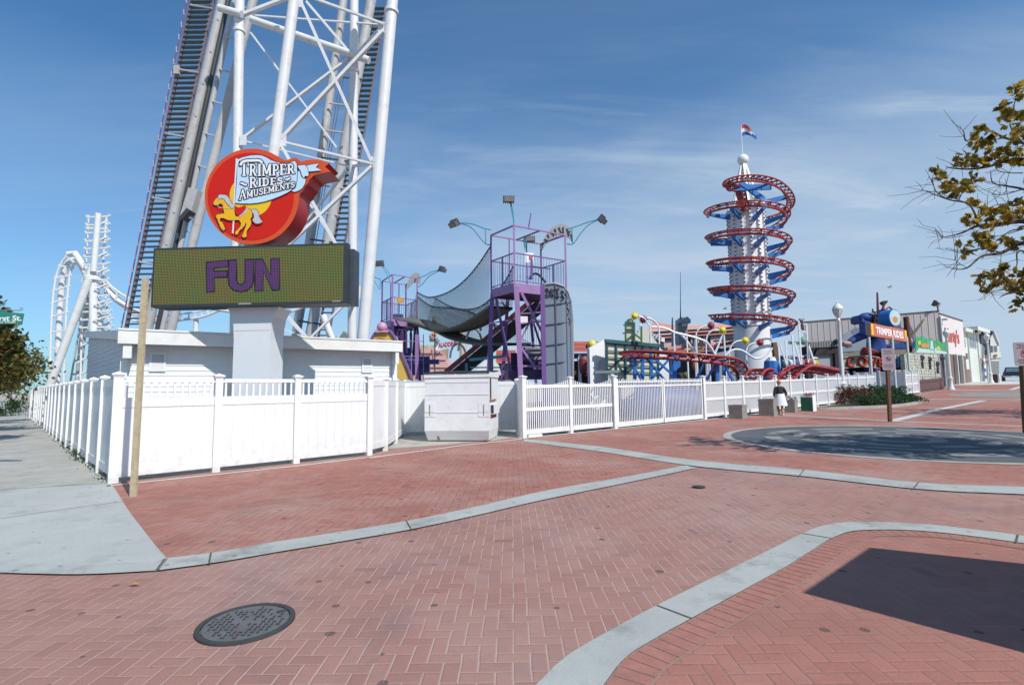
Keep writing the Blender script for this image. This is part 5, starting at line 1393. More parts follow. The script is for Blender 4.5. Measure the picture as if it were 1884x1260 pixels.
arch_pole('white pole arching to a red flower ball at the middle of the spiral tower base', [(1850,490),(1800,495),(1740,520),(1705,565),(1690,640),(1690,800),(1690,900)], 33.5, (1872,490), M_BALLR)
# wavy white beam on posts
wb_ = thing('wavy_beam_ride', 'white wavy tube beam on upright posts swooping down towards the spiral tower base', 'ride frame', V((P(1240,690,32).x, 32, .1)))
for pts, D in (([(480,290),(600,295),(690,320),(780,360),(900,390),(1040,425),(1170,475),(1240,550),(1285,625),(1300,650)], 32.3),([(1425,660),(1490,600),(1560,578),(1640,592),(1720,640),(1800,690),(1884,685),(1960,640),(2030,560)], 32),([(840,380),(900,430),(960,510),(1020,600),(1090,690),(1160,730),(1230,700)], 32.8),([(1290,640),(1330,540),(1370,440),(1400,395)], 32.4)):
    MB().tube(crom([P(*c7(*p), D) for p in pts], 6), .07, 8).build('wavy_tube', M_TUBW, wb_, smooth=True)
for x, y in ((765,350),(930,400),(1050,430),(1190,640),(1220,660),(1410,395),(1695,640)):
    A = P(*c7(x, y), 32.3); MB().tube([A, V((A.x, A.y, zt(A.x, A.y)))], .055, 8).build('upright_post', M_TUBW, wb_, smooth=True)
# ================================================================ facades behind the picket fence
def wallbox(name, label, px0, px1, py0, py1, D0, D1, m_, depth=4, cat='building', top1=None, grp=None):
    """box building whose front face spans the two given columns of view; py0 is its top edge"""
    a = P(px0, 700, D0); b = P(px1, 700, D1); a.z = zt(a.x, a.y)-.1; b.z = zt(b.x, b.y)-.1
    za = P(px0, py0, D0).z; zb_ = P(px1, top1 if top1 is not None else py0, D1).z
    d = (b-a); d.z = 0; n = V((d.y, -d.x, 0)).normalized()
    if n.y > 0: n = -n
    bk = -n*depth
    t = thing(name, label, cat, V((a.x, a.y, zt(a.x, a.y))), grp)
    MB().hexa([a, b, b+bk, a+bk], [v3(a, za), v3(b, zb_), v3(b, zb_)+bk, v3(a, za)+bk]).build('wall', m_, t)
    return t, a, n
M_REDR = mat('red_roof_tiles', (.42,.09,.06), .6, var=.2, vs=2); M_WALLW = mat('white_render', (.74,.75,.76), .6, var=.05)
M_CREAM = mat('cream_board', (.60,.58,.47), .6, var=.06, vs=1.5); M_GRN = mat('dark_teal_frame', (.025,.10,.12), .5, var=.1)
M_GRN2 = mat('green_frame', (.04,.12,.07), .5, var=.1); M_DKI = mat('dim_interior', (.10,.045,.04), .8, var=.5, vs=2)
def roofrows(par, px0, px1, y0, y1, D, n, mats, name='awning_slope', tilt=.35):
    for i in range(n):
        ya = y0+(y1-y0)*i/n; yb_ = y0+(y1-y0)*(i+1)/n
        A = P(px0, yb_, D); B = P(px1, yb_, D); Z = P(px0, ya, D).z-A.z
        MB().obox(A-V((0, tilt*(i+1)/n+.02*i, 0)), B-A, V((0,.3,.02)), V((0,tilt/n*.6,Z*.96))).build(name, mats[i % len(mats)], par)
gm_, ga, gn = wallbox('game_arcade', 'small arcade with red ribbed roof and white columns left of the blank white wall', 1050, 1088, 650, 700, 33, 33, M_DKI)
roofrows(gm_, 1052, 1116, 628, 648, 32.6, 5, [M_REDR, mat('red_roof_lip', (.30,.06,.05), .6)])
MB().obox(P(1052,664,32.5), P(1088,664,32.5)-P(1052,664,32.5), V((0,.3,0)), V((0,0,.5))).build('fascia', M_WALLW, gm_)
for x0, x1, c_ in ((1055,1064,(.02,.05,.18)),(1067.5,1076,(.03,.13,.42)),(1077,1085,(.35,.30,.20))):
    MB().obox(P(x0,658,32.45), P(x1,658,32.45)-P(x0,658,32.45), V((0,.05,0)), V((0,0,.22))).build('painted_panel', mat('panel_%d' % x0, c_, .6, var=.3, vs=6), gm_)
for x in (1067, 1085.5):
    A = P(x, 694, 32.5); MB().box((A.x, A.y, A.z/2+.5), (.18,.18,A.z+1.9)).build('arcade_column', M_WALLW, gm_)
MB().lathe(P(1074,670,32.4), [(.22,-.55),(.30,-.3),(.30,.3),(.22,.5)], 14, V((0,0,1))).build('oval_sign', mat('oval_red', (.25,.05,.05), .5, var=.3, vs=8), gm_)
MB().obox(P(1056,692,32.5), P(1086,692,32.5)-P(1056,692,32.5), V((0,.4,0)), V((0,0,.35))).build('counter', mat('counter_brown', (.12,.03,.03), .6, var=.4, vs=5), gm_)
b_ = MB().ball(P(1089,634,32.3), .30, 12).build('yellow_globe', M_BALLY, smooth=True); tag(b_, 'yellow globe at the corner of the red ribbed arcade roof', 'globe')
rr_, _, _ = wallbox('ride_station', 'low building with red ribbed roof seen through the legs of the large purple tower', 914, 948, 668, 700, 34, 34, mat('station_wall', (.25,.22,.22), .7, var=.3))
roofrows(rr_, 913, 949, 644, 668, 33.6, 5, [M_REDR, mat('red_roof_lip', (.30,.06,.05), .6)])
ww, wa, wn_ = wallbox('white_gable_wall', 'blank white wall with a small dish between the arcade and the green gridded board', 1086, 1114, 641, 700, 30.5, 31.0, M_WALLW, depth=.25, cat='wall', top1=625)
dm = MB().lathe(P(1110,672,30.6), [(.02,0),(.22,.03),(.34,.10),(.36,.11)], 16, V((-.75,-.6,.2))).build('satellite_dish', mat('dish_grey', (.35,.36,.38), .5)); tag(dm, 'small grey satellite dish fixed low on the blank white wall', 'dish')
MB().bar(P(1110,672,30.6), P(1114,674,30.7), .05, .05).build('dish_arm', M_DARKS, dm)
cl_ = MB().obox(P(1094,687,24), P(1136,686,24)-P(1094,687,24), V((0,.3,0)), V((0,0,.13))).build('fluorescent_canopy', mat('canopy_grey', (.20,.24,.26), .5)); tag(cl_, 'thin horizontal grey light canopy over the gate post', 'light')
# gridded board
DGB = 30
gb = thing('gridded_board', 'wide cream board with a dark teal frame grid and arched crest behind the gate', 'ride facade', V((P(1160,690,DGB).x, DGB, .1)))
A = P(1114, 700, DGB); B = P(1213, 700, DGB+1.2); 
MB().hexa([A, B, B+V((0,.1,0)), A+V((0,.1,0))], [P(1114,627,DGB), P(1213,637,DGB+1.2), P(1213,637,DGB+1.2)+V((0,.1,0)), P(1114,627,DGB)+V((0,.1,0))]).build('board_face', M_CREAM, gb)
gr = MB()
for x in (1117, 1134, 1151, 1169, 1183, 1198, 1212): gr.bar(P(x, 627+(x-1114)*.1, DGB-.08+(x-1114)*.012), P(x, 700, DGB-.08+(x-1114)*.012), .11 if x in (1117,1151,1134) else .06, .1, ref=(0,1,0))
for y in (632, 645, 657, 669, 681): gr.bar(P(1114, y, DGB-.12), P(1213, y+6, DGB+1.06), .06, .06)
gr.bar(P(1113,627,DGB-.15), P(1213,636,DGB+1.0), .15, .2); gr.build('grid_frame', M_GRN, gb)
cr = MB().slab([P(x, y, DGB+.3) for x, y in ((1150,628),(1150,594),(1153,590),(1157,587),(1161,587),(1165,591),(1167,596),(1168,628))], V((0,.1,0))).build('crest_board', M_CREAM, gb)
g2 = MB()
for a, b in (((1151,628),(1151,592)),((1167,630),(1167,593)),((1151,594),(1167,594)),((1151,606),(1167,606)),((1151,627),(1167,614)),((1167,614),(1180,624)),((1180,634),(1180,600)),((1167,627),(1194,634)),((1150,598),(1147,598)),((1150,613),(1146,613))): g2.bar(P(*a, DGB+.2), P(*b, DGB+.2), .10, .08)
g2.tube([P(x, y, DGB+.2) for x, y in ((1153,594),(1155,589),(1159,587),(1163,589),(1165,594))], .05, 6); g2.build('crest_frame', M_GRN2, gb)
MB().slab([P(x, y, DGB+1.0) for x, y in ((1168,620),(1180,603),(1194,610),(1210,632),(1210,640),(1168,634))], V((0,.1,0))).build('gable_board', M_CREAM, gb)
MB().slab([P(x, y, DGB+2) for x, y in ((1213,640),(1222,646),(1230,655),(1232,700),(1205,700),(1205,640))], V((0,.3,0))).build('white_shell', M_WALLW, gb)
# tilted white ride sign
ts = thing('tilted_sign', 'white tilted sign panel with a pink striped lower edge above the green gridded board', 'sign', P(1195, 640, 34))
MB().slab([P(x, y, 34) for x, y in ((1177,598),(1181,596),(1182,604),(1223,622),(1223,630),(1178,612))], V((0,.15,0))).build('sign_face', M_WALLW, ts)
tm = MB(); 
for k in range(6):
    x = 1190+k*5; tm.bar(P(x, 610+k*2.1, 33.95), P(x+3, 612+k*2.1, 33.95), .05, .18)
tm.build('sign_letters', mat('grey_print', (.30,.33,.38), .6), ts)
MB().slab([P(x, y, 34.2) for x, y in ((1172,609),(1182,610),(1222,630),(1215,632),(1186,622))], V((0,.15,0))).build('striped_edge', mat('salmon', (.55,.20,.16), .6, var=.4, vs=5), ts)
MB().bar(P(1200,618,34.3), V((P(1200,618,34.3).x, 34.3, .1)), .15, .15, ref=(0,1,0)).build('sign_post', M_DARKS, ts)
# pink roofed amusement hall far behind
M_HALL = mat('hall_grey', (.24,.25,.28), .7, var=.2, vs=.5); M_SALM = mat('salmon_roof', (.50,.23,.19), .6, var=.12, vs=1.2); M_HPK = mat('hall_pink', (.46,.34,.34), .7, var=.1)
hl_, ha, hn = wallbox('amusement_hall', 'long grey and pink hall with salmon ribbed roof bands behind the flower poles', 1205, 1356, 622, 700, 50, 55, M_HALL, depth=8, top1=600)
def hp(x, y, off=0): f = (x-1205)/151; return P(x, y, 49.8+5*f-off)
for (xa, ya, yb_), (xc, yc, yd), m_, of in (((1188,604,610),(1356,594,600),M_SALM,1.2),((1188,611,617),(1356,601,607),M_SALM,.9),((1188,618,624),(1356,608,613),M_SALM,.6),((1200,590,604),(1260,604,606),M_SALM,1.0)):
    MB().hexa([hp(xa,yb_,of), hp(xc,yd,of), hp(xc,yd,0), hp(xa,yb_,0)], [hp(xa,ya,of-.25), hp(xc,yc,of-.25), hp(xc,yc,0), hp(xa,ya,0)]).build('roof_band', m_, hl_)
for x0, x1, y0, y1, m_ in ((1266,1303,616,632,mat('hall_window', (.05,.05,.06), .3)),(1308,1330,618,640,M_HPK),(1222,1240,626,640,M_HPK),(1210,1222,632,642,mat('hall_window', (.05,.05,.06)))):
    MB().obox(hp(x0,y1,.1), hp(x1,y1,.1)-hp(x0,y1,.1), V((0,.1,0)), V((0,0,(y1-y0)*52/F))).build('window' if 'window' in m_.name else 'pink_bay', m_, hl_)
for xx in (1272,1284,1295): MB().bar(hp(xx,632,.2), hp(xx,616,.2), .15, .15, ref=(0,1,0)).build('mullion', M_HPK, hl_)
sta, _, _ = wallbox('ride_station', 'low station with salmon and red sloping roofs under the wavy white beam', 1228, 1320, 652, 700, 40, 41, mat('station_dark', (.07,.06,.08), .8, var=.5, vs=1), depth=3, top1=645)
for xa, ya, xb, yb_ , m_ in ((1225,642,1262,636,M_SALM),(1228,648,1320,640,M_REDR),(1262,634,1300,634,M_SALM),(1300,640,1358,628,M_REDR),(1300,650,1358,638,mat('station_blue', (.02,.04,.16), .6))):
    MB().bar(P(xa,ya,39), P(xb,yb_,39.5), .5, .22).build('roof_slope', m_, sta)
sg = MB()
for k in range(6): sg.box(P(1262+6*k, 643-.6*k, 38.6), (.22,.06,.16))
sg.build('gold_letters', mat('gold_letters', (.55,.40,.08), .6), sta)
for x, y, w, h, c_ in ((1278,672,.5,1.0,(.42,.08,.04)),(1296,664,.7,.5,(.50,.10,.05)),(1308,676,.9,.9,(.48,.10,.05)),(1345,670,.8,.6,(.50,.12,.05)),(1262,690,.6,.6,(.10,.12,.04))):
    MB().ball(P(x,y,38), .42, 10, (w,.5,h)).build('ride_figure', mat('fig_%d' % x, c_, .6, var=.3, vs=4), sta)
bs = thing('ride_booth', 'bright blue ride figure booth behind the gate beside the grey tower', 'booth', V((P(1242,690,29).x, 29, .1)))
MB().slab([P(x, y, 29) for x, y in ((1236,700),(1236,672),(1238,662),(1243,658),(1248,662),(1252,660),(1252,674),(1245,680),(1245,700))], V((0,.5,0))).build('blue_body', M_BLU, bs)
MB().ball(P(1242,658,29), .25, 10).build('blue_knob', M_BLU, bs, smooth=True)
# grey service tower with aerials
gt_, _, _ = wallbox('service_tower', 'slim grey panelled tower with a tall aerial behind the wavy white beam', 1252, 1269, 592, 700, 44, 44, mat('tower_grey', (.24,.28,.32), .6, var=.1), depth=.8, cat='tower')
MB().obox(P(1250,594,43.7), P(1271,594,43.7)-P(1250,594,43.7), V((0,1.1,0)), V((0,0,.35))).build('cornice', mat('tower_grey2', (.30,.34,.38), .6), gt_)
MB().obox(P(1253,588,43.8), P(1268,588,43.8)-P(1253,588,43.8), V((0,.8,0)), V((0,0,.20))).build('cap', mat('tower_grey2', (.3,.34,.38)), gt_)
MB().obox(P(1255,600,43.9), P(1266,600,43.9)-P(1255,600,43.9), V((0,.06,0)), V((0,0,.30))).build('white_plate', M_WALLW, gt_)
MB().tube([P(1252,590,43.8), P(1252,568,43.8), P(1252,500,43.8)], [.06,.035,.015], 6).build('aerial', M_DARKS, gt_)
MB().tube([P(1264,588,43.8), P(1264,582,43.8)], .04, 6).build('aerial', M_DARKS, gt_)
ma = MB().tube([P(1237,690,42), P(1237,600,42), P(1237,584,42)], [.09,.08,.05], 8).build('slim_mast', mat('tower_grey2', (.3,.34,.38))); tag(ma, 'slim grey mast with a white head left of the grey service tower', 'mast')
# blue cone ride and mast beside the spiral base
bc = thing('blue_cone_ride', 'bright blue tapering cone with a white top beside the spiral tower base', 'ride', V((P(1424,690,34).x, 34, .3)))
zb0 = .25; cc = P(1421,690,34); MB().lathe(V((cc.x, 34, zb0)), [(.75,0),(.45,P(1421,664,34).z-zb0)], 10).build('cone', M_BLU, bc)
MB().lathe(V((cc.x, 34, P(1421,664,34).z)), [(.30,0),(.2,.25)], 10).build('cone_cap', M_WALLW, bc)
mb_ = MB().bar(P(1432,700,35), P(1424,630,35), .28, .28, ref=(0,1,0)).build('brown_post', mat('rust_brown', (.16,.10,.05), .8, var=.5, vs=6)); tag(mb_, 'rusty brown post standing beside the blue cone', 'post')
# white A-frame swing ride
sw2 = thing('swing_ride_frame', 'white slender A frame of a swing ride between the spiral tower and the pirate gate', 'ride frame', V((P(1470,690,36).x, 36, .35)))
S8 = 8.4
def c8(x, y): return 1380+x/S8, 560+y/S8
for a, b in (((465,620),(580,980)),((545,560),(580,980)),((650,480),(690,960)),((690,590),(790,960)),((750,300),(800,960)),((870,310),(900,900)),((890,580),(1010,960)),((750,300),(880,305)),((760,400),(860,430)),((440,650),(460,1000)),((890,560),(905,850))):
    A = P(*c8(*a), 36); B = P(*c8(*b), 36); MB().bar(A, B, .09, .09, ref=(0,1,0) if abs(A.z-B.z) > abs(A.x-B.x) else None).build('frame_tube', M_TUBW, sw2)
MB().ball(P(*c8(825,560), 36.5), .35, 10, (1,.6,.8)).build('ride_head', mat('verdigris', (.16,.32,.28), .6, var=.4, vs=5), sw2)
MB().bar(P(*c8(600,590), 36.5), P(*c8(880,610), 36.5), .16, .2).build('swag', mat('verdigris', (.16,.32,.28)), sw2)
MB().bar(P(*c8(790,230), 36), P(*c8(815,400), 36), .14, .14, ref=(0,1,0)).build('lamp_stem', M_DARKS, sw2)
MB().box(P(*c8(797,232), 36), (.32,.2,.12)).build('lamp_head', mat('pale_metal', (.33,.34,.34)), sw2)
cars = ((480,905,(.04,.22,.34)),(560,910,(.55,.56,.58)),(640,905,(.04,.12,.30)),(740,900,(.35,.15,.20)),(880,890,(.25,.06,.06)),(960,920,(.50,.33,.06)),(850,985,(.40,.03,.04)))
for i, (x, y, c_) in enumerate(cars):
    nm = ['teal','white','blue','mauve','dark red','yellow','red'][i]
    q = P(*c8(x, y), 37+i*.4); t = thing('ride_car', f'{nm} ride car with a curved roof right of the spiral tower base', 'ride car', V((q.x, q.y, zt(q.x, q.y))), 'fairground ride cars')
    MB().ball(V((q.x, q.y, q.z)), .55, 12, (.9,.8,.75)).build('car_body', mat('car_'+nm.replace(' ', '_'), c_, .4, var=.2, vs=4), t, smooth=True)
    MB().ball(V((q.x, q.y, q.z+.42)), .5, 12, (.9,.8,.25)).build('car_roof', M_TUBW if i % 2 else mat('car_roof_blue', (.05,.10,.30), .5), t, smooth=True)
    MB().lathe(V((q.x, q.y, zt(q.x, q.y))), [(.12,0),(.08,q.z-zt(q.x,q.y)-.3)], 8).build('car_stand', M_DARKS, t)

# ================================================================ pirate gate, mural wall and shops
cnr = P(1732, 640, 53); cnr.z = 0; FD3 = V((FD.x, FD.y, 0)); NV = V((FD.y, -FD.x, 0))  # NV faces the plaza
lft = P(1480, 640, 57); lft.z = 0; frt = cnr+FD3*10.6
HG = P(1732, 573, 53).z; HL = P(1480, 593.5, 57).z
M_GREY = mat('corrugated_grey', (.50,.465,.44), .65, var=.06, vs=.6); M_PINK = mat('pink_white_wall', (.66,.60,.59), .6, var=.05, vs=.8); M_CAP = mat('coping_dark', (.12,.10,.11), .6)
hw = thing('seaside_hall', 'large grey sided hall with a pale pink street front and red lettering', 'building', v3(cnr, zt(cnr.x, cnr.y)))
g0 = .2
MB().hexa([v3(lft,g0), v3(cnr,g0), v3(frt,g0), v3(lft+FD3*10.6,g0)], [v3(lft,HL), v3(cnr,HG), v3(frt,HG-.25), v3(lft+FD3*10.6,HL-.25)]).build('side_wall', M_GREY, hw)
dl = (lft-cnr).normalized(); wn3 = V((-dl.y, dl.x, 0)); wn3 = wn3 if wn3.dot(V((-1,-1,0))) > 0 else -wn3
MB().obox(v3(cnr,HG-.02)+wn3*.05-dl*.1, (lft-cnr)+V((0,0,HL-HG)), -wn3*.3, V((0,0,.14))).build('coping', M_CAP, hw)
ribs = MB(); L_ = (lft-cnr).length
for k in range(int(L_/.6)): ribs.obox(v3(cnr,g0)+dl*(.3+k*.6), dl*.06, wn3*.03, V((0,0,HG+(HL-HG)*((.3+k*.6)/L_)-g0-.05)))
ribs.build('wall_ribs', M_GREY, hw)
zu_ = P(1740,650,53.6).z
fr_ = MB().obox(v3(cnr, zu_)+NV*.06, frt-cnr, -NV*.05, V((0,0,HG-zu_-.3))).build('front_wall', M_PINK, hw)
MB().obox(v3(cnr,HG-.3)+NV*.12, frt-cnr, -NV*.4, V((0,0,.16))).build('coping', M_CAP, hw)
MB().obox(v3(cnr, g0)+NV*.05, frt-cnr, -NV*.02, V((0,0,zu_-g0))).build('recess_wall', mat('recess_brown', (.20,.13,.11), .7, var=.2), hw)
for s in (.05, 4.4, 6.9): MB().obox(v3(cnr, g0)+FD3*s+NV*.10, FD3*.35, NV*.3, V((0,0,zu_-g0))).build('front_pillar', mat('pale_pillar', (.50,.53,.46), .6, var=.1), hw)
MB().obox(v3(cnr,g0)+NV*.08-FD3*.1, FD3*.3, NV*.1, V((0,0,HG-g0-.5))).build('downpipe', mat('pale_trim', (.58,.62,.60), .5), hw)
rt_ = MB(); text_on(rt_, "Marty's", v3(cnr+FD3*1.6+NV*.12, P(1741,636,54.5).z), FD3, V((0,0,1)), 6.3, 2.0, bold=.035)
rt_.build('red_lettering', mat('letter_red', (.55,.10,.07), .5, var=.1), fr_)
MB().obox(v3(cnr+FD3*.3, HG-.9)+NV*.1, FD3*.8, NV*.5, V((0,0,.15))).build('wall_bracket', mat('pale_trim', (.58,.62,.60)), hw)
floodlight(v3(cnr+FD3*-.2, HG+.75), NV+V((0,0,-.5)), 'dark flood lamp on a stalk at the top corner of the grey sided hall').scale = (1.9,)*3
MB().bar(v3(cnr,HG), v3(cnr+FD3*-.15,HG+.6), .1, .1, ref=(0,1,0)).build('lamp_stalk', M_LAMP, hw)
# mural on the side wall: painted hills, clouds and a lake band
def mur(px, py, off): return onplane(px, py, v3(cnr, 0), wn3, off)
mw = thing('mural_painting', 'faded painted seascape with clouds and a blue band on the grey side wall', 'mural', mur(1620, 650, .1))
for k, (pts, c_) in enumerate((([(1484,660),(1540,655),(1600,640),(1682,640),(1682,664),(1484,672)], (.28,.26,.20)),([(1515,640),(1530,625),(1545,628),(1556,612),(1570,605),(1590,600),(1600,620),(1600,644),(1515,650)], (.32,.36,.42)),([(1566,608),(1574,602),(1584,606),(1592,600),(1600,612),(1598,622),(1572,618)], (.22,.25,.33)),([(1640,610),(1646,596),(1656,598),(1662,606),(1672,592),(1682,612),(1682,632),(1640,632)], (.15,.15,.20)),([(1615,636),(1684,626),(1684,640),(1615,641)], (.03,.09,.30)))):
    MB().slab([mur(x, y, .06+.02*k) for x, y in pts], -wn3*.01).build('painted_area', mat('mural_%d' % k, c_, .8, var=.12, vs=1), mw)
# stone pirate facade
fa = onl_pt(1684); fb_ = onl_pt(1743); FD3
def fac(px, py, off=0): return onplane(px, py, v3(fa, 0)-NV*.0, NV, off)
sf2 = thing('stone_facade', 'pale painted stone block facade with dark splashes and a jungle mural along its top', 'facade', fa)
zA, zB_ = P(1684,651,fa.y).z, P(1742,652,fb_.y).z
M_STN = mat('painted_stone', (.52,.54,.43), .8, var=.45, vs=4.5, dirt=(.16,.19,.12), dirt_s=3.2, dirt_a=.6)
MB().hexa([v3(fa,.3)-NV*.5, v3(fb_,.3)-NV*.5, v3(fb_,.3)-NV*.8, v3(fa,.3)-NV*.8], [v3(fa,zA)-NV*.5, v3(fb_,zB_)-NV*.5, v3(fb_,zB_)-NV*.8, v3(fa,zA)-NV*.8]).build('stone_wall', M_STN, sf2)
jn_ = MB(); LL = (fb_-fa).length; d_ = (fb_-fa); d_.z = 0; d_.normalize()
for k in range(1, 7): jn_.obox(v3(fa,.4)+d_*(LL*k/7)-NV*.5, d_*.07, NV*.03, V((0,0,min(zA,zB_)-.4)))
jn_.build('wall_joint_strip', mat('joint_dark', (.08,.09,.07), .8), sf2)
sto = MB(); R4 = random.Random(5)
for r_ in range(11):
    z = 1.35+r_*.24; s = R4.random()*.3
    while s < LL-.5:
        w_ = .28+R4.random()*.35; sto.obox(v3(fa, z)+d_*s-NV*.5, d_*(w_-.06), NV*(.02+R4.random()*.04), V((0,0,.19))); s += w_
sto.build('stone_blocks', mat('stone_light', (.50,.51,.44), .8, var=.4, vs=3, dirt=(.18,.20,.16), dirt_s=5, dirt_a=.5), sf2)
spl = MB()
for x, y in ((1696,658),(1710,661),(1724,669),(1734,659)):
    c = fac(x, y, -.40); spl.ball(c, .28, 8, (.9,.2,.9)); spl.obox(c-V((.08,.05,.9)), V((.16,0,0)), V((0,.06,0)), V((0,0,.8)))
spl.build('splash_marks', mat('splash_black', (.02,.025,.03), .6), sf2)
mt = [(1683,618),(1690,621),(1696,617),(1703,624),(1712,622),(1718,628),(1724,624),(1731,632),(1738,628),(1743,640),(1743,651),(1683,648)]
MB().slab([fac(x, y, -.48) for x, y in mt], NV*.06).build('mural_board', mat('jungle_green', (.05,.33,.12), .6, var=.5, vs=1.6, dirt=(.10,.42,.36), dirt_s=1.1, dirt_a=.8), sf2)
for pts, c_ in (([(1688,645),(1690,640),(1700,642),(1712,643),(1720,640),(1730,645),(1742,648),(1742,651),(1684,648)], (.42,.62,.58)),([(1693,634),(1702,631),(1710,634),(1708,640),(1696,640)], (.55,.25,.06)),([(1712,626),(1717,628),(1718,645),(1711,645)], (.40,.58,.65)),([(1688,628),(1693,626),(1694,634),(1689,635)], (.50,.48,.06)),([(1722,640),(1727,636),(1730,644),(1723,645)], (.55,.50,.10))):
    MB().slab([fac(x, y, -.40) for x, y in pts], NV*.02).build('mural_shape', mat('mur_%d_%d' % (pts[0][0], int(c_[0]*100)), c_, .7, var=.25, vs=3), sf2)
bfz = onl_pt(1692)
bfn = thing('plank_fence', 'low brown plank fence at the foot of the stone pirate facade', 'fence', bfz)
pk = MB(); Lb = (fb_-bfz).length-.1; n = int(Lb/.2)
for k in range(n):
    c = v3(bfz, 0)+d_*(k*.2); zz = zt(c.x, c.y); pk.obox(v3(c, zz-.05)-NV*.15, d_*.185, -NV*.03, V((0,0,1.12)))
pk.build('planks', mat('brown_planks', (.135,.075,.075), .75, var=.25, vs=3), bfn)
rl = MB(); 
for z in (.25, .9): rl.bar(v3(bfz, zt(bfz.x,bfz.y)+z)-NV*.12, v3(fb_, zt(fb_.x,fb_.y)+z)-NV*.12, .05, .08)
rl.build('rails', mat('brown_planks', (.13,.07,.07)), bfn)
# pirate cove front
DPc = 44.4
pcv = thing('cove_sign', 'curved pale banner sign lettered COVE in red over the dark pirate entrance', 'sign', P(1590, 690, DPc))
arcb = [(x, 658-3.2*math.sin((x-1552)/68*math.pi)) for x in range(1552, 1624, 6)]; arcl = [(x, 678-3.2*math.sin((x-1552)/68*math.pi)) for x in range(1552, 1624, 6)]
MB().slab([P(x, y, DPc) for x, y in arcb]+[P(x, y, DPc) for x, y in arcl[::-1]], V((0,.15,0))).build('banner', mat('banner_tan', (.42,.40,.31), .7, var=.15, vs=2), pcv)
for li in (arcb, arcl): MB().tube([P(x, y, DPc-.08) for x, y in li], .05, 6).build('banner_edge', mat('pale_metal', (.33,.34,.34)), pcv)
cm = MB()
CV = {'C': [arcp(1566,667,6,7.5,40,320,12)], 'O': [arcp(1587,665,6.5,8,0,360,16)], 'V': [[(1600,659),(1607,673),(1613,658)]], 'E': [[(1625,660),(1617,661),(1618,674),(1626,673)],[(1618,667),(1624,667)]]}
for k, pls in CV.items():
    cm2 = MB()
    for pl in pls: cm2.tube([P(x, (y if k == 'V' or k == 'E' else y), DPc-.10) for x, y in pl], .12, 6)
    cm2.build('letter', mat('cove_red', (.38,.04,.02), .6), pcv)
gtp = thing('pirate_gateway', 'dark timber gateway with a spiked lintel and a closed grey rolling door', 'gateway', V((P(1518,690,44).x, 44, .45)))
M_TIM = mat('dark_timber', (.035,.03,.03), .8, var=.4, vs=3)
for x0, x1 in ((1489,1498),(1539,1548)): 
    a = P(x0, 700, 44); b = P(x1, 700, 44); MB().obox(v3(a,.2), v3(b,0)-v3(a,0), V((0,1,0)), V((0,0,P(x0,637,44).z-.2))).build('gate_jamb', M_TIM, gtp)
MB().slab([P(x, y, 44) for x, y in ((1489,640),(1489,630),(1540,626),(1541,640),(1536,641),(1534,645),(1538,650),(1500,652),(1503,644),(1508,640))], V((0,.6,0))).build('lintel', M_TIM, gtp)
tk = MB()
for k in range(16): tk.bar(P(1492+3*k, 640-.15*k, 43.9), P(1492+3*k, 629-.2*k, 43.9), .06, .06, ref=(0,1,0))
tk.build('lintel_spikes', mat('pale_metal', (.33,.34,.34)), gtp)
MB().obox(P(1497,700,44.3), P(1540,700,44.3)-P(1497,700,44.3), V((0,.1,0)), V((0,0,P(1520,638,44.3).z-P(1520,700,44.3).z))).build('rolling_door', mat('door_grey', (.33,.34,.37), .5, var=.05), gtp)
MB().ball(P(1539,628,43.7), .22, 10).build('gate_knob', M_TIM, gtp)
dkf = thing('dark_entrance', 'dark cave like entrance structure under the COVE sign', 'building', V((P(1590,690,48).x, 48, .5)))
for x0, x1, y0, D, c_ in ((1555,1640,672,48.5,(.02,.018,.02)),(1612,1622,676,46,(.16,.03,.14)),(1622,1640,660,46.5,(.05,.045,.04)),(1633,1640,680,45.5,(.16,.2,.08))):
    a = P(x0,700,D); b = P(x1,700,D); MB().obox(v3(a,.3), v3(b,0)-v3(a,0), V((0,1.5,0)), V((0,0,P(x0,y0,D).z-.3))).build('entrance_block', mat('ent_%d' % x0, c_, .8, var=.3), dkf)
# fake rock window with blue grid right of the sign posts
rk = thing('ship_railing', 'blue and white ship railing with dark foliage between the sign posts', 'railing', V((P(1660,690,45).x, 45, .6)))
for r_ in range(4):
    MB().bar(P(1646,655+6*r_,45), P(1668,654+6*r_,45), .12, .10).build('rail_bar', mat('rail_pale', (.45,.50,.58), .6) if r_ % 2 == 0 else mat('rail_navy', (.05,.08,.2), .6), rk)
for x in range(1647, 1684, 5): MB().bar(P(x,652,44.9), P(x,676,44.9), .10, .1, ref=(0,1,0)).build('rail_post', mat('rail_pale', (.45,.50,.58)), rk)
MB().obox(P(1645,680,45.3), P(1684,680,45.3)-P(1645,680,45.3), V((0,.5,0)), V((0,0,1.2))).build('rail_back', mat('rail_navy', (.05,.08,.2)), rk)
MB().slab([P(x, y, 44.6) for x, y in ((1668,652),(1676,650),(1684,653),(1684,672),(1676,676),(1669,672))], V((0,.2,0))).build('pale_net', mat('net_pale', (.42,.43,.45), .8, var=.3, vs=5), rk)
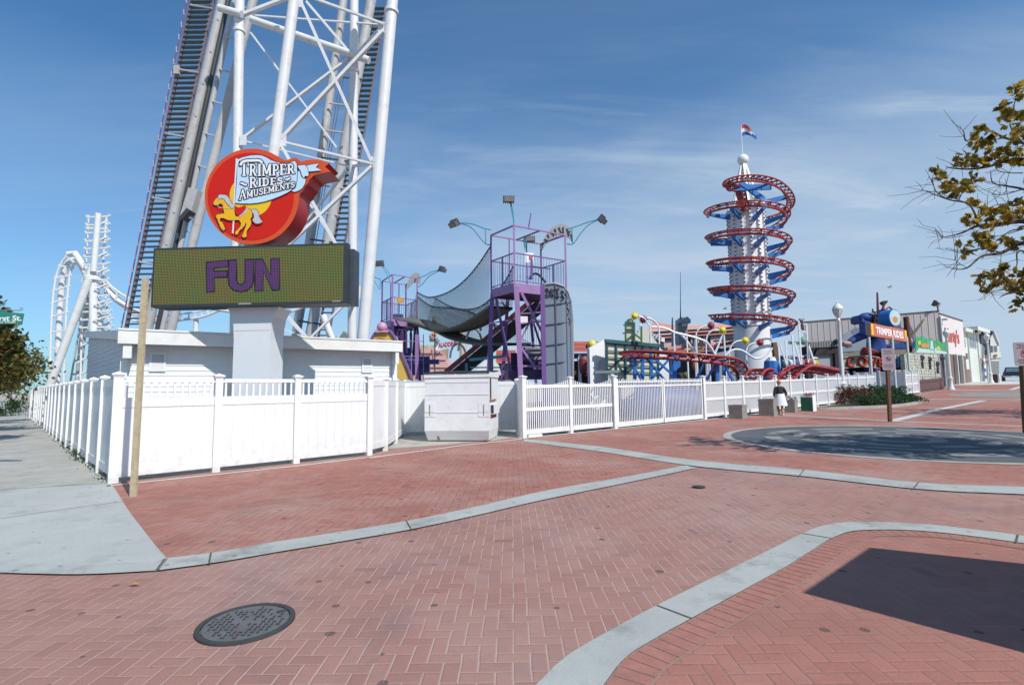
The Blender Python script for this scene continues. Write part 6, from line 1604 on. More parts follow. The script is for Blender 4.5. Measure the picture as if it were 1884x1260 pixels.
# giant pirate figure behind the park sign: continuous tapered body with clothing
M_COAT = mat('coat_blue', (.03,.07,.25), .6, var=.15, vs=1.5); M_SKINP = mat('painted_skin', (.45,.25,.18), .6); M_PANT = mat('pants_red', (.28,.035,.03), .6, var=.15)
DG = 46
gp_ = thing('giant_pirate_statue', 'huge blue coated pirate statue with outstretched arm and cutlass behind the park sign', 'statue', V((P(1615,690,DG).x, DG, .6)))
def skin(name, chains, m_, par, sub=1):
    """continuous skin from connected chains: list of (points, radii)"""
    me = bpy.data.meshes.new(name); vs = []; ed = []; rad = []
    idx = {}
    def vid(p, r):
        k = (round(p.x, 4), round(p.y, 4), round(p.z, 4))
        if k not in idx: idx[k] = len(vs); vs.append(p); rad.append(r)
        return idx[k]
    for pts, rs_ in chains:
        prev = None
        for p, r in zip(pts, rs_):
            i = vid(V(p), r)
            if prev is not None and prev != i: ed.append((prev, i))
            prev = i
    loc = LOC.get(par.name, V((0,0,0))) if par else V((0,0,0))
    me.from_pydata([tuple(p-loc) for p in vs], ed, []); o = bpy.data.objects.new(name, me); COL.objects.link(o)
    md = o.modifiers.new('skin', 'SKIN'); md.use_smooth_shade = True; md.branch_smoothing = .6
    for i, sv in enumerate(me.skin_vertices[0].data):
        r = rad[i]; sv.radius = r if isinstance(r, tuple) else (r, r); sv.use_root = (i == 0)
    if sub: s_ = o.modifiers.new('sub', 'SUBSURF'); s_.levels = sub; s_.render_levels = sub
    dg = bpy.context.evaluated_depsgraph_get(); dg.update(); m2 = bpy.data.meshes.new_from_object(o.evaluated_get(dg))
    o.modifiers.clear(); o.data = m2; m2.materials.clear(); m2.materials.append(m_)
    for p in m2.polygons: p.use_smooth = True
    if par: o.parent = par
    return o
gpx = lambda x, y, d=0: P(x, y, DG+d)
skin('body', [([gpx(1612,640), gpx(1612,622), gpx(1611,606), gpx(1606,597), gpx(1602,590)], [(.9,.7),(1.0,.7),(.95,.6),(.4,.4),(.6,.55)]), ([gpx(1611,606), gpx(1590,615), gpx(1572,624), gpx(1560,631)], [(.95,.6),.45,.36,.28]), ([gpx(1611,606), gpx(1640,612), gpx(1660,624), gpx(1672,626)], [(.95,.6),.45,.38,.28]), ([gpx(1612,640), gpx(1600,655), gpx(1590,672)], [(.9,.7),.6,.5]), ([gpx(1612,640), gpx(1622,655), gpx(1632,672)], [(.9,.7),.6,.5])], M_COAT, gp_)
skin('breeches', [([gpx(1611,634,-.2), gpx(1600,647,-.2), gpx(1588,660,-.2)], [(.9,.8),.72,.6]), ([gpx(1611,634,-.2), gpx(1620,646,-.2), gpx(1630,660,-.2)], [(.9,.8),.7,.6])], M_PANT, gp_)
MB().ball(gpx(1556,632,-.1), .42, 10, (1.4,.7,.6)).build('hand', M_SKINP, gp_, smooth=True)
MB().tube([gpx(1550,634,-.2), gpx(1560,638,-.2), gpx(1566,636,-.2)], .12, 6).build('held_blade', mat('steel_dull', (.12,.12,.16), .4), gp_)
MB().ball(gpx(1602,588,-.1), .62, 12, (.85,.8,1)).build('head', M_SKINP, gp_, smooth=True)
MB().slab([gpx(x, y, -.8) for x, y in ((1587,592),(1586,584),(1590,578),(1600,576),(1610,578),(1616,584),(1616,594),(1604,590),(1594,594))], V((0,1.6,0))).build('tricorn_hat', M_COAT, gp_)
MB().obox(gpx(1593,616,-.9), gpx(1603,616,-.9)-gpx(1593,616,-.9), V((0,.8,0)), V((0,0,gpx(1593,592).z-gpx(1593,616).z))).build('coat_sleeve', M_COAT, gp_)
MB().ball(gpx(1671,628,-.3), .36, 10).build('hand', M_SKINP, gp_, smooth=True)
bl = [(1673,622),(1680,612),(1688,602),(1694,594),(1701,586),(1697,596),(1690,606),(1682,616),(1676,624)]
MB().slab([gpx(x, y, -.4) for x, y in bl], V((0,.1,0))).build('cutlass_blade', mat('blade_bronze', (.16,.13,.08), .5), gp_)
mst = MB().tube([P(1673,648,45), P(1670,620,45), P(1667,583,45)], .22, 10).build('timber_pole', mat('pole_rust', (.12,.035,.03), .7, var=.2), smooth=True); tag(mst, 'thick rust brown timber pole right of the park sign', 'pole')
# ship mast with rigging and drum with a small figure
shm = thing('ship_mast', 'thin maroon mast with rigging and blue hull piece above the park sign', 'mast', P(1614, 600, 45))
MB().tube([P(1616,598,45), P(1614,538,45)], [.13,.07], 8).build('mast', mat('mast_maroon', (.16,.03,.06), .6), shm)
rg_ = MB()
for a, b in (((1604,574),(1618,574)),((1606,580),(1618,578)),((1605,568),(1607,576)),((1608,590),(1620,578)),((1610,575),(1610,594)),((1606,594),(1622,592)),((1618,570),(1624,592))): rg_.bar(P(*a, 44.9), P(*b, 44.9), .09, .09)
rg_.build('rigging', M_TIM, shm)
MB().ball(P(1595,584,45.5), .62, 12, (1.3,.8,.72)).build('hull_drum', M_COAT, shm, smooth=True)
MB().ball(P(1613,586,45.2), .5, 10, (1,.6,.8)).build('cannon_cluster', M_TIM, shm)
drm = thing('drum_clock', 'big upright blue drum painted with a coloured face on top of the park sign', 'drum', P(1633, 602, 43))
c0_ = P(1626, 587, 43); MB().lathe(c0_, [(.72,0),(.72,.9)], 24, V((.35,-.94,0))).build('drum_shell', M_BLU, drm)
fcn = c0_+V((.35,-.94,0))*.9; MB().lathe(fcn, [(.66,0),(.66,.02)], 24, V((.35,-.94,0))).build('drum_face', mat('drum_pale', (.45,.60,.62), .5, var=.3, vs=3), drm)
MB().lathe(fcn+V((0,0,-.15)), [(.28,0),(.28,.04)], 14, V((.35,-.94,0))).build('face_emblem', mat('emblem_orange', (.65,.25,.05), .5, var=.4, vs=6), drm)
dr2 = thing('drummer_figure', 'small drummer figure in red with a black tricorn hat riding the blue drum', 'figurine', P(1625, 577, 43.2))
dp = lambda x, y: P(x, y, 43.1)
skin('body', [([dp(1622,575), dp(1623,571), dp(1624,567), dp(1625.3,564), dp(1625.6,561.5)], [.24,.22,.18,.08,.15]), ([dp(1624,567), dp(1628,571), dp(1632,568), dp(1634.5,565)], [.18,.09,.07,.06]), ([dp(1624,567), dp(1622,569.5), dp(1621,573)], [.18,.09,.08])], mat('drummer_red', (.30,.04,.04), .6), dr2)
MB().ball(dp(1625.6,560.5), .15, 10).build('head', M_SKINP, dr2, smooth=True)
MB().slab([dp(x, y)-V((0,.2,0)) for x, y in ((1620,557),(1624,554),(1631,554),(1629,558),(1627,560),(1623,561))], V((0,.35,0))).build('tricorn_hat', M_TIM, dr2)
MB().bar(dp(1634,565)-V((0,.1,0)), dp(1640,570)-V((0,.1,0)), .09, .09).build('drumstick', M_TIM, dr2)
# small park sign on three poles
ps = thing('park_sign', 'red sign lettered TRIMPER RIDES in white on three tall white poles by the entrance', 'sign', V((P(1640,690,38.5).x, 38.5, .5)))
pa1, pb1 = P(1602,605,37), P(1668.5,618,40.2); dx_ = (pb1-pa1); dx_.z = 0; Lp = dx_.length; dx_.normalize(); nn_ = V((dx_.y, -dx_.x, 0))
zb1 = P(1602,617,37).z; zt1_ = P(1602,594,37).z; zb2 = P(1668.5,629,40.2).z; zt2_ = P(1668.5,608,40.2).z
A0 = v3(pa1, (zb1+zb2)/2); hh = ((zt1_-zb1)+(zt2_-zb2))/2
zm_ = lambda s: zb1+(zb2-zb1)*s
def sgb(off, x0, x1, y0, y1, m_, nme, par, t=.03):
    q0 = pa1+dx_*(Lp*x0)+nn_*off; q1 = pa1+dx_*(Lp*x1)+nn_*off
    return MB().hexa([v3(q0, zm_(x0)+hh*y0), v3(q1, zm_(x1)+hh*y0), v3(q1, zm_(x1)+hh*y0)-nn_*t, v3(q0, zm_(x0)+hh*y0)-nn_*t], [v3(q0, zm_(x0)+hh*y1), v3(q1, zm_(x1)+hh*y1), v3(q1, zm_(x1)+hh*y1)-nn_*t, v3(q0, zm_(x0)+hh*y1)-nn_*t]).build(nme, m_, par)
sbx = sgb(0, 0, 1, 0, 1, mat('frame_tan', (.45,.28,.16), .5), 'sign_box', ps, .3)
sgb(.01, .01, .99, .05, .95, mat('parksign_red', (.60,.12,.08), .5, var=.05), 'sign_face', sbx, .015)
sgb(.02, .01, .06, .06, .94, M_MOON, 'sign_end', sbx, .012); sgb(.02, .94, .99, .06, .94, M_MOON, 'sign_end', sbx, .012)
tx = MB(); text_on(tx, 'TRIMPER RIDES', v3(pa1+dx_*(Lp*.12)+nn_*.035, zm_(.12)+hh*.2), dx_+V((0,0,(zb2-zb1)/Lp)), V((0,0,1)), Lp*.76, hh*.6, bold=.04)
tx.build('lettering', M_WH, sbx)
for px, D in ((1598.5,37.0),(1641,38.7),(1668,40.1)):
    c = P(px, 620, D); MB().tube([V((c.x, c.y, zt(c.x,c.y))), c], .085, 8).build('sign_pole', mat('pole_grey_white', (.55,.58,.60), .5), ps, smooth=True)
MB().tube([P(1600,620,37.3), P(1600,700,37.3)], .05, 6).build('sign_pole', mat('pole_grey_white', (.55,.58,.60)), ps)
# white apartment block
ap0 = frt+FD3*.05; ap1 = frt+FD3*11; H8 = P(1768,598,59.9).z; H81 = P(1812,611,70.5).z
apt = thing('white_block', 'white two storey block with a projecting roof and upper window row beyond the pink front', 'building', v3(ap0, 1.2))
M_APT = mat('apt_white', (.62,.64,.58), .6, var=.05, vs=.8)
MB().hexa([v3(ap0,.5)-NV*.3, v3(ap1,.5)-NV*.3, v3(ap1,.5)-NV*8, v3(ap0,.5)-NV*8], [v3(ap0,H8-.4)-NV*.3, v3(ap1,H8-.4)-NV*.3, v3(ap1,H8-.4)-NV*8, v3(ap0,H8-.4)-NV*8]).build('wall', M_APT, apt)
MB().hexa([v3(ap0+FD3*3.6,H8-.45)+NV*.8, v3(ap1,H8-.45)+NV*.8, v3(ap1,H8-.45)-NV*8, v3(ap0+FD3*3.6,H8-.45)-NV*8], [v3(ap0+FD3*3.6,H8)+NV*.8, v3(ap1,H8)+NV*.8, v3(ap1,H8)-NV*8, v3(ap0+FD3*3.6,H8)-NV*8]).build('roof', M_APT, apt)
MB().hexa([v3(ap0,H8-.75)+NV*.3, v3(ap0+FD3*3.6,H8-.75)+NV*.3, v3(ap0+FD3*3.6,H8-.75)-NV*8, v3(ap0,H8-.75)-NV*8], [v3(ap0,H8-.35)+NV*.3, v3(ap0+FD3*3.6,H8-.35)+NV*.3, v3(ap0+FD3*3.6,H8-.35)-NV*8, v3(ap0,H8-.35)-NV*8]).build('roof', M_APT, apt)
M_WIN = mat('window_glass', (.16,.19,.21), .15, var=.2, spec=.7)
for s0, s1, z0_, z1_ in ((4.3,5.5,H8-2.5,H8-1.0),(5.8,7.0,H8-2.5,H8-1.0),(7.3,8.5,H8-2.5,H8-1.0),(.5,1.3,H8-2.6,H8-1.4),(1.6,2.4,H8-2.6,H8-1.4)):
    w_ = MB().obox(v3(ap0+FD3*s0,z0_)-NV*.28, FD3*(s1-s0), NV*.03, V((0,0,z1_-z0_))).build('window', mat('frame_white', (.70,.71,.68), .5), apt)
    MB().obox(v3(ap0+FD3*(s0+.08),z0_+.08)-NV*.245, FD3*(s1-s0-.16), NV*.01, V((0,0,z1_-z0_-.16))).build('pane', M_WIN, w_)
for s, w_ in ((3.6,.25),(9.2,.2),(0.9,.12)): MB().obox(v3(ap0+FD3*s,.6)-NV*.28, FD3*w_, NV*.12, V((0,0,H8-1.2))).build('pilaster', M_APT, apt)
for s in (4.0, 7.6): MB().ball(v3(ap0+FD3*s,H8-.6)+NV*.55, .16, 8).build('eave_lamp', M_TIM, apt)
MB().obox(v3(ap0+FD3*.1,1.0)-NV*.25, FD3*3.2, NV*.02, V((0,0,2.1))).build('dark_bay', mat('bay_brown', (.22,.16,.13), .7, var=.2), apt)
MB().obox(v3(ap0+FD3*1.0,H8-4.0)-NV*.25, FD3*.5, NV*.3, V((0,0,.7))).build('meter_box', mat('pale_metal', (.33,.34,.34)), apt)
vs_ = thing('vertical_banner', 'tall narrow red and blue striped banner on the end of the white block', 'banner', v3(ap1, 2))
for k, c_ in enumerate(((.60,.25,.30),(.70,.70,.72),(.60,.25,.30),(.70,.70,.72),(.10,.14,.42),(.70,.70,.72),(.10,.14,.42),(.65,.66,.68))):
    MB().obox(v3(ap1-FD3*1.0, H8-3.6-.45*k)+NV*.1, FD3*.9, -NV*.05, V((0,0,.43))).build('banner_band', mat('ban_%d' % int(c_[0]*100), c_, .7), vs_)
# gabled house with balcony
hb_ = thing('gabled_house', 'small white gabled house with dark roof and balcony at the end of the street', 'house', v3(P(1820,690,74), 1.5))
DH = 74
def hq(x, y, d=0): return P(x, y, DH+d)
MB().hexa([hq(1806,703), hq(1838,703,2), hq(1838,703,8), hq(1806,703,8)], [hq(1806,632), hq(1838,634,2), hq(1838,634,8), hq(1806,632,8)]).build('wall', mat('house_grey', (.20,.21,.21), .7, var=.1), hb_)
fw_ = MB().slab([hq(x, y, -.1) for x, y in ((1822,634),(1822,622),(1829,609),(1839,632),(1838,664),(1822,664))], V((0,.3,0))).build('gable_wall', M_APT, hb_)
MB().slab([hq(x, y, 0) for x, y in ((1804,632),(1806,612),(1829,609),(1823,622),(1821,633))], V((0,.6,0))).build('roof', mat('slate_roof', (.07,.08,.09), .7), hb_)
MB().slab([hq(x, y, -.3) for x, y in ((1828,608),(1830,608),(1841,634),(1839,634))], V((0,.8,0))).build('roof_verge', M_APT, hb_)
MB().obox(hq(1805,614,-.2), hq(1814,614,-.2)-hq(1805,614,-.2), V((0,.8,0)), V((0,0,.7))).build('chimney', M_TIM, hb_)
for x in (1824.5, 1831.5): 
    w_ = MB().obox(hq(x,648,-.2), hq(x+4.5,648,-.2)-hq(x,648,-.2), V((0,.1,0)), V((0,0,1.0))).build('window', mat('frame_white', (.70,.71,.68)), hb_)
    MB().obox(hq(x+.7,647.3,-.26), hq(x+3.8,647.3,-.26)-hq(x+.7,647.3,-.26), V((0,.05,0)), V((0,0,.88))).build('pane', M_WIN, w_)
MB().obox(hq(1808,664,-1.6), hq(1842,660,-1.6)-hq(1808,664,-1.6), V((0,2,0)), V((0,0,.22))).build('balcony_floor', mat('balcony_grey', (.35,.32,.30), .7), hb_)
MB().obox(hq(1824,660,-1.7), hq(1842,658,-1.7)-hq(1824,660,-1.7), V((0,.1,0)), V((0,0,.85))).build('balcony_rail', M_APT, hb_)
MB().obox(hq(1830,657,-1.85), hq(1835,657,-1.85)-hq(1830,657,-1.85), V((0,.06,0)), V((0,0,.4))).build('balcony_sign', mat('sign_dullred', (.35,.08,.08), .7), hb_)
rl = MB(); rl.bar(hq(1808,655,-1.6), hq(1825,653,-1.6), .06, .06)
for k in range(8): rl.bar(hq(1808+2.2*k,664,-1.6), hq(1808+2.2*k,655,-1.6), .04, .04, ref=(0,1,0))
rl.build('balcony_railing', mat('pale_metal', (.33,.34,.34)), hb_)
for x in (1812, 1818): MB().bar(hq(x,703,-1.2), hq(x,662,-1.2), .22, .22, ref=(0,1,0)).build('house_post', M_APT, hb_)
# ================================================================ dumpster
M_DW = mat('dumpster_white', (.72,.73,.74), .5, var=.08, vs=1.8, dirt=(.40,.37,.33), dirt_s=3.5, dirt_a=.3)
M_RUST = mat('rust_edge', (.30,.13,.07), .9, var=.4, vs=9); M_LID = mat('lid_black', (.03,.03,.033), .5, var=.2)
dA = G(781, 813); dB = G(902, 811); dx = (dB-dA); dx.z = 0; dW = dx.length; dx.normalize(); ang = math.radians(-8)
dx = V((math.cos(ang), math.sin(ang), 0)); dy = V((-dx.y, dx.x, 0)); DH_ = P(840, 684, dA.y).z; DL = 1.55
du = thing('dumpster', 'big white steel waste container with black lid and rust marks in the fence recess', 'dumpster', dA)
zc = .27
bd = MB(); o = dA; z0 = dA.z+.04; zq = z0+zc
def dp_(a, b, z): return o+dx*a+dy*b+V((0,0,z-o.z))
fr_in = .13
bd.hexa([dp_(.06,fr_in,z0), dp_(dW-.04,fr_in,z0), dp_(dW-.04,DL,z0), dp_(.06,DL,z0)], [dp_(0,0,zq), dp_(dW,0,zq), dp_(dW,DL,zq), dp_(0,DL,zq)])
body_ = bd.build('lower_tray', M_DW, du)
MB().hexa([dp_(0,0,zq+.001), dp_(dW,0,zq+.001), dp_(dW,DL,zq+.001), dp_(0,DL,zq+.001)], [dp_(0,0,DH_-.12), dp_(dW,0,DH_-.12), dp_(dW,DL,DH_-.02), dp_(0,DL,DH_-.02)]).build('body', M_DW, du)
tr = MB(); tr.obox(dp_(-.02,-.03,DH_-.16), dx*(dW+.04), dy*.06, V((0,0,.10))); tr.obox(dp_(dW-.03,-.02,DH_-.16), dx*.06, dy*(DL+.02), V((0,0,.14)))
tr.build('top_rim', M_DW, du)
ld = MB(); ld.hexa([dp_(-.02,-.05,DH_-.055), dp_(dW*.49,-.05,DH_-.055), dp_(dW*.49,DL,DH_+.04), dp_(-.02,DL,DH_+.04)], [dp_(-.02,-.05,DH_-.015), dp_(dW*.49,-.05,DH_-.015), dp_(dW*.49,DL,DH_+.08), dp_(-.02,DL,DH_+.08)])
ld.hexa([dp_(dW*.51,-.05,DH_-.055), dp_(dW+.02,-.05,DH_-.055), dp_(dW+.02,DL,DH_+.04), dp_(dW*.51,DL,DH_+.04)], [dp_(dW*.51,-.05,DH_-.02), dp_(dW+.02,-.05,DH_-.02), dp_(dW+.02,DL,DH_+.075), dp_(dW*.51,DL,DH_+.075)])
ld.build('lid', M_LID, du)
sm = MB()
for z in (.40, .66, .84): sm.obox(dp_(.0,-.012,z0+(DH_-z0)*z), dx*dW, dy*.02, V((0,0,.022)))
sm.build('seam_ridges', mat('ridge_pale', (.66,.67,.69), .5), du)
for a in (.10, dW-.20):
    MB().obox(dp_(a-.10,-.012,z0+.66), dx*.30, dy*.02, V((0,0,.40))).build('pocket_plate', M_DW, du)
    MB().obox(dp_(a+.04,-.02,z0+.70), dx*.025, dy*.02, V((0,0,.30))).build('plate_slot', mat('slot_grey', (.2,.2,.21), .6), du)
for side_, a in (('l', -.10), ('r', dW+.002)):
    pk_ = MB(); pk_.obox(dp_(a,.25,z0+.72), dx*.10, dy*.9, V((0,0,.28))); q_ = pk_.build('fork_pocket', M_DW, du)
    MB().obox(dp_(a+.012,.238,z0+.745), dx*.076, dy*.02, V((0,0,.23))).build('pocket_opening', M_LID, q_)
MB().obox(dp_(dW+.002,.16,z0+1.15), dx*.012, dy*.16, V((0,0,.58))).build('side_opening', M_LID, du)
rs = MB(); rs.obox(dp_(dW+.002,.10,z0+1.08), dx*.03, dy*.9, V((0,0,.05))); rs.hexa([dp_(dW+.001,.2,z0+.60), dp_(dW+.012,.2,z0+.60), dp_(dW+.012,1.1,z0+.60), dp_(dW+.001,1.1,z0+.60)], [dp_(dW+.001,.2,z0+.70), dp_(dW+.012,.2,z0+.70), dp_(dW+.012,1.1,z0+.70), dp_(dW+.001,1.1,z0+.70)])
rs.build('rusty_edge', M_RUST, du)
dr = MB(); dr.slab([dp_(.35,.118,z0+.02), dp_(.42,.118,z0+.02), dp_(.36,.03,zq-.02), dp_(.345,.03,zq-.02)], -dy*.008+V((0,0,0))); dr.build('rust_drip', M_RUST, du)
wh = MB()
for a in (.3, dW-.35): wh.lathe(dp_(a,.5,z0-.0)-dx*.04, [(.06,0),(.06,.06)], 10, dx)
wh.build('castors', M_LID, du)
# ================================================================ planters and bin
M_AGG = mat('aggregate_concrete', (.26,.245,.22), .9, var=.18, vs=6, bump=.5, bs=55, dirt=(.13,.12,.10), dirt_s=4, dirt_a=.5)
M_SOIL = mat('soil', (.05,.035,.025), .95, var=.3)
def planter(label, pxl, pxc, pxr, ybase, ytop, group='square concrete planters along the fence', m_=None, m2=None):
    c = G(pxc, ybase); D = c.y; h = (P(pxc, ytop, D).z-c.z)
    # plan: front corner c, faces along street axes
    ul = V((-1,1,0)).normalized(); ur = V((1,1,0)).normalized()
    rl_ = (pxc-pxl)/F*D/ (.707*(1+ (pxc-CX)/F)); rr_ = (pxr-pxc)/F*D/(.707*(1-(pxc-CX)/F)+1e-3)
    s = rl_
    t = thing('planter', label, 'planter', c, group)
    def pp(a, b, z): return c+ul*a+ur*b+V((0,0,z))
    q = s; bd = MB(); w = .07
    bd.hexa([pp(0,0,-.05), pp(0,q,-.05), pp(q,q,-.05), pp(q,0,-.05)], [pp(0,0,h-.10), pp(0,q,h-.10), pp(q,q,h-.10), pp(q,0,h-.10)])
    bd.build('planter_body', m_ or M_AGG, t)
    rm = MB()
    rm.obox(pp(-.012,-.012,h-.10), ul*(q+.024), ur*w, V((0,0,.10))); rm.obox(pp(-.012,q-w+.012,h-.10), ul*(q+.024), ur*w, V((0,0,.10)))
    rm.obox(pp(-.012,w-.010,h-.10), ul*w, ur*(q-2*w+.020), V((0,0,.10))); rm.obox(pp(q-w+.012,w-.010,h-.10), ul*w, ur*(q-2*w+.020), V((0,0,.10)))
    rm.build('planter_rim', m2 or M_AGG, t)
    MB().obox(pp(w,w,h-.101), ul*(q-2*w), ur*(q-2*w), V((0,0,.05))).build('soil_fill', M_SOIL, t)
    return t, c+ul*q/2+ur*q/2+V((0,0,h)), q
t1, c1, s1 = planter('nearest square grey concrete planter, empty, left of the walking woman', 1341, 1366, 1385, 771, 745)
t2, c2_, s2 = planter('taller empty square grey concrete planter directly behind the walking woman', 1396, 1424, 1440, 766, 734)
t3, c3_, s3 = planter('square grey concrete planter holding small purple plants right of the walking woman', 1444, 1463, 1476, 759, 736)
t4, c4, s4 = planter('dark green and white box planter topped with red flowers beside the shrub bed', 1474, 1496, 1503, 757, 727, m_=mat('box_green', (.02,.14,.075), .4, var=.05), m2=mat('box_white', (.74,.76,.76), .5, var=.05))
# white right face of the box planter
w4 = MB(); cc4 = G(1496,757); ur = V((1,1,0)).normalized(); ul = V((-1,1,0)).normalized(); h4 = P(1496,727,cc4.y).z-cc4.z
w4.obox(cc4-ul*.02-ur*.02, ur*(s4+.04), ul*.016, V((0,0,h4-.10))); w4.build('side_panel', mat('box_white', (.74,.76,.76)), t4)
# ================================================================ foliage helpers
def leaf_mat(name, a, b, c, tr=.35):
    m = bpy.data.materials.new(name); m.use_nodes = True; nt = m.node_tree; L = nt.links; bs = nt.nodes['Principled BSDF']
    g = nt.nodes.new('ShaderNodeNewGeometry'); r = nt.nodes.new('ShaderNodeValToRGB'); r.color_ramp.interpolation = 'LINEAR'
    e = r.color_ramp.elements; e[0].color = (*a, 1); e[1].color = (*c, 1); e[1].position = 1; k = e.new(.5); k.color = (*b, 1)
    L.new(g.outputs['Random Per Island'], r.inputs[0]); L.new(r.outputs[0], bs.inputs['Base Color']); bs.inputs['Roughness'].default_value = .55; bs.inputs['Specular IOR Level'].default_value = .35
    t = nt.nodes.new('ShaderNodeBsdfTranslucent'); L.new(r.outputs[0], t.inputs[0]); ms = nt.nodes.new('ShaderNodeMixShader'); ms.inputs[0].default_value = tr
    L.new(bs.outputs[0], ms.inputs[1]); L.new(t.outputs[0], ms.inputs[2]); L.new(ms.outputs[0], nt.nodes['Material Output'].inputs['Surface'])
    return m
M_LF_A = leaf_mat('autumn_leaves', (.06,.06,.012), (.27,.20,.022), (.48,.29,.03), .5); M_LF_B = leaf_mat('street_leaves', (.03,.055,.012), (.10,.11,.022), (.22,.12,.03))
M_LF_G = leaf_mat('shrub_green', (.015,.045,.015), (.03,.08,.025), (.06,.11,.035)); M_LF_R = leaf_mat('shrub_red', (.03,.035,.015), (.10,.045,.03), (.30,.06,.06)); M_LF_P = leaf_mat('purple_plant', (.06,.02,.05), (.12,.05,.09), (.05,.08,.04))
M_FLW = leaf_mat('red_flowers', (.35,.05,.05), (.45,.10,.10), (.10,.12,.05))
M_BARK = mat('bark', (.085,.070,.058), .9, var=.35, vs=9, bump=.6, bs=25)
LEAF5 = [(0,0),(.18,-.02),(.42,.18),(.30,.30),(.52,.52),(.26,.55),(.30,.82),(.10,.72),(0,1.0),(-.10,.72),(-.30,.82),(-.26,.55),(-.52,.52),(-.30,.30),(-.42,.18),(-.18,-.02)]
def add_leaf(mb, c, s, R, shape=None):
    """one lobed leaf as a small folded fan"""
    n = V((R.gauss(0,1), R.gauss(0,1), R.gauss(0,1)+.7)).normalized(); a = n.orthogonal().normalized(); a = Matrix.Rotation(R.random()*6.283, 3, n)@a; b = n.cross(a)
    sh = shape or LEAF5; pts = [c+a*(x*s)+b*(y*s)+n*(-abs(x)*s*.35-(y*y)*s*.2) for x, y in sh]
    k = len(pts); mid = c+b*(.45*s)
    mb.add(pts+[mid], [(i, (i+1) % k, k) for i in range(k)])
LEAF_S = [(0,0),(.28,.35),(.22,.75),(0,1),(-.22,.75),(-.28,.35)]
def clump(mb, c, r, n, s, R, shape=None, zs_=.8):
    for _ in range(n):
        d = V((R.gauss(0,1), R.gauss(0,1), R.gauss(0,1)))
        d = d.normalized()*(R.random()**.45)*r; d.z *= zs_
        add_leaf(mb, c+d, s*(.7+.6*R.random()), R, shape)
def shrub(name, label, cat, c, rx, ry, h, m_, n, s, seed, group=None, stems=5, shape=LEAF_S):
    R = random.Random(seed); t = thing(name, label, cat, c, group)
    st = MB()
    for i in range(stems):
        a = R.random()*6.28; e = c+V((math.cos(a)*rx*.6, math.sin(a)*ry*.6, h*.75)); st.tube([c+V((0,0,-.02)), c.lerp(e, .5)+V((0,0,h*.1)), e], [.02,.014,.006], 5)
    st.build('stems', M_BARK, t); lf = MB()
    for i in range(int(n)):
        th = R.random()*6.283; u = R.random()**.5; z = (R.random()**.75)
        k = math.sqrt(max(.05, 1-(z*.95)**2))*(.8+.35*math.sin(th*3+seed)+.15*R.random())
        p = c+V((math.cos(th)*rx*u*k, math.sin(th)*ry*u*k, .03+z*h*(.85+.25*math.sin(th*2+seed*1.7)*u)))
        add_leaf(lf, p, s*(.7+.7*R.random()), R, shape)
    lf.build('foliage', m_, t); return t
R9 = random.Random(9)
pl_ = MB(); clump(pl_, c3_+V((0,0,.02)), .28, 130, .07, R9, LEAF_S, .7)
t_p = thing('planter_plants', 'small purple and green plants growing in the concrete planter', 'plant', c3_); pl_.build('foliage', M_LF_P, t_p)
fl_ = MB()
for k in range(5): clump(fl_, c4+V((.0,.0,.03))+(ur*(k-2)*.13)+(ul*((k % 2)-.5)*.2), .15, 45, .055, R9, LEAF_S, .6)
t_f = thing('box_flowers', 'low red flowers filling the top of the green and white box', 'flowers', c4); fl_.build('blossoms', M_FLW, t_f)
# ================================================================ kerbed shrub bed
edge = gp([(1476,754),(1520,754),(1580,752),(1630,750),(1668,746),(1688,742),(1690,739),(1680,736),(1660,733)])
ec = [V((p.x, p.y, 0)) for p in edge]; ecr = crom(ec, 8)
bedp = [p.to_2d() for p in ecr]+[(onl_pt(1655)+NV*.5).to_2d(), (onl_pt(1500)+NV*.5).to_2d()]
drape('planting_bed', [bedp], .05, M_SOIL)
kb = thing('stone_kerb', 'low grey stone kerb curving round the shrub bed', 'kerb', v3(ecr[0], zt(ecr[0].x, ecr[0].y)))
km = MB(); out_ = side(ecr, .16)
for i in range(len(ecr)-1):
    a, b, c_, d2 = ecr[i], ecr[i+1], out_[i+1], out_[i]
    z = lambda p, h: V((p.x, p.y, zt(p.x, p.y)+h))
    km.add([z(d2,-.03), z(c_,-.03), z(b,-.03), z(a,-.03), z(d2,.13), z(c_,.13), z(b,.14), z(a,.14)], [(0,1,5,4),(4,5,6,7),(2,3,7,6)])
km.build('kerb_stones', mat('kerb_stone', (.36,.345,.31), .85, var=.3, vs=3, bump=.4, bs=20), kb)
shr = [(1492,742,.9,.55,'left most dark shrub of the bed beside the green box planter',M_LF_G),(1516,744,1.0,.75,'red flowered shrub near the left end of the bed in front of the fence',M_LF_R),
 (1538,742,1.0,.80,'dark red shrub just left of the lamp post in the bed',M_LF_R),(1560,743,1.0,.72,'reddish shrub just right of the lamp post in the bed',M_LF_R),
 (1582,741,1.0,.70,'red and green shrub in the middle of the bed',M_LF_R),(1606,738,1.1,.72,'tall green shrub behind the middle of the bed left of the sign post',M_LF_G),
 (1630,736,1.1,.68,'green shrub directly behind the wooden sign post in the bed',M_LF_G),(1652,735,1.0,.60,'green shrub right of the wooden sign post',M_LF_G),
 (1620,745,1.3,.34,'low light green ground shrub at the front left of the sign post',M_LF_G),(1650,743,1.2,.32,'low light green ground shrub at the front right of the sign post',M_LF_G),
 (1672,740,1.0,.30,'lowest green shrub at the pointed right end of the bed',M_LF_G),(1595,747,1.1,.40,'low green shrub at the front middle of the bed',M_LF_G)]
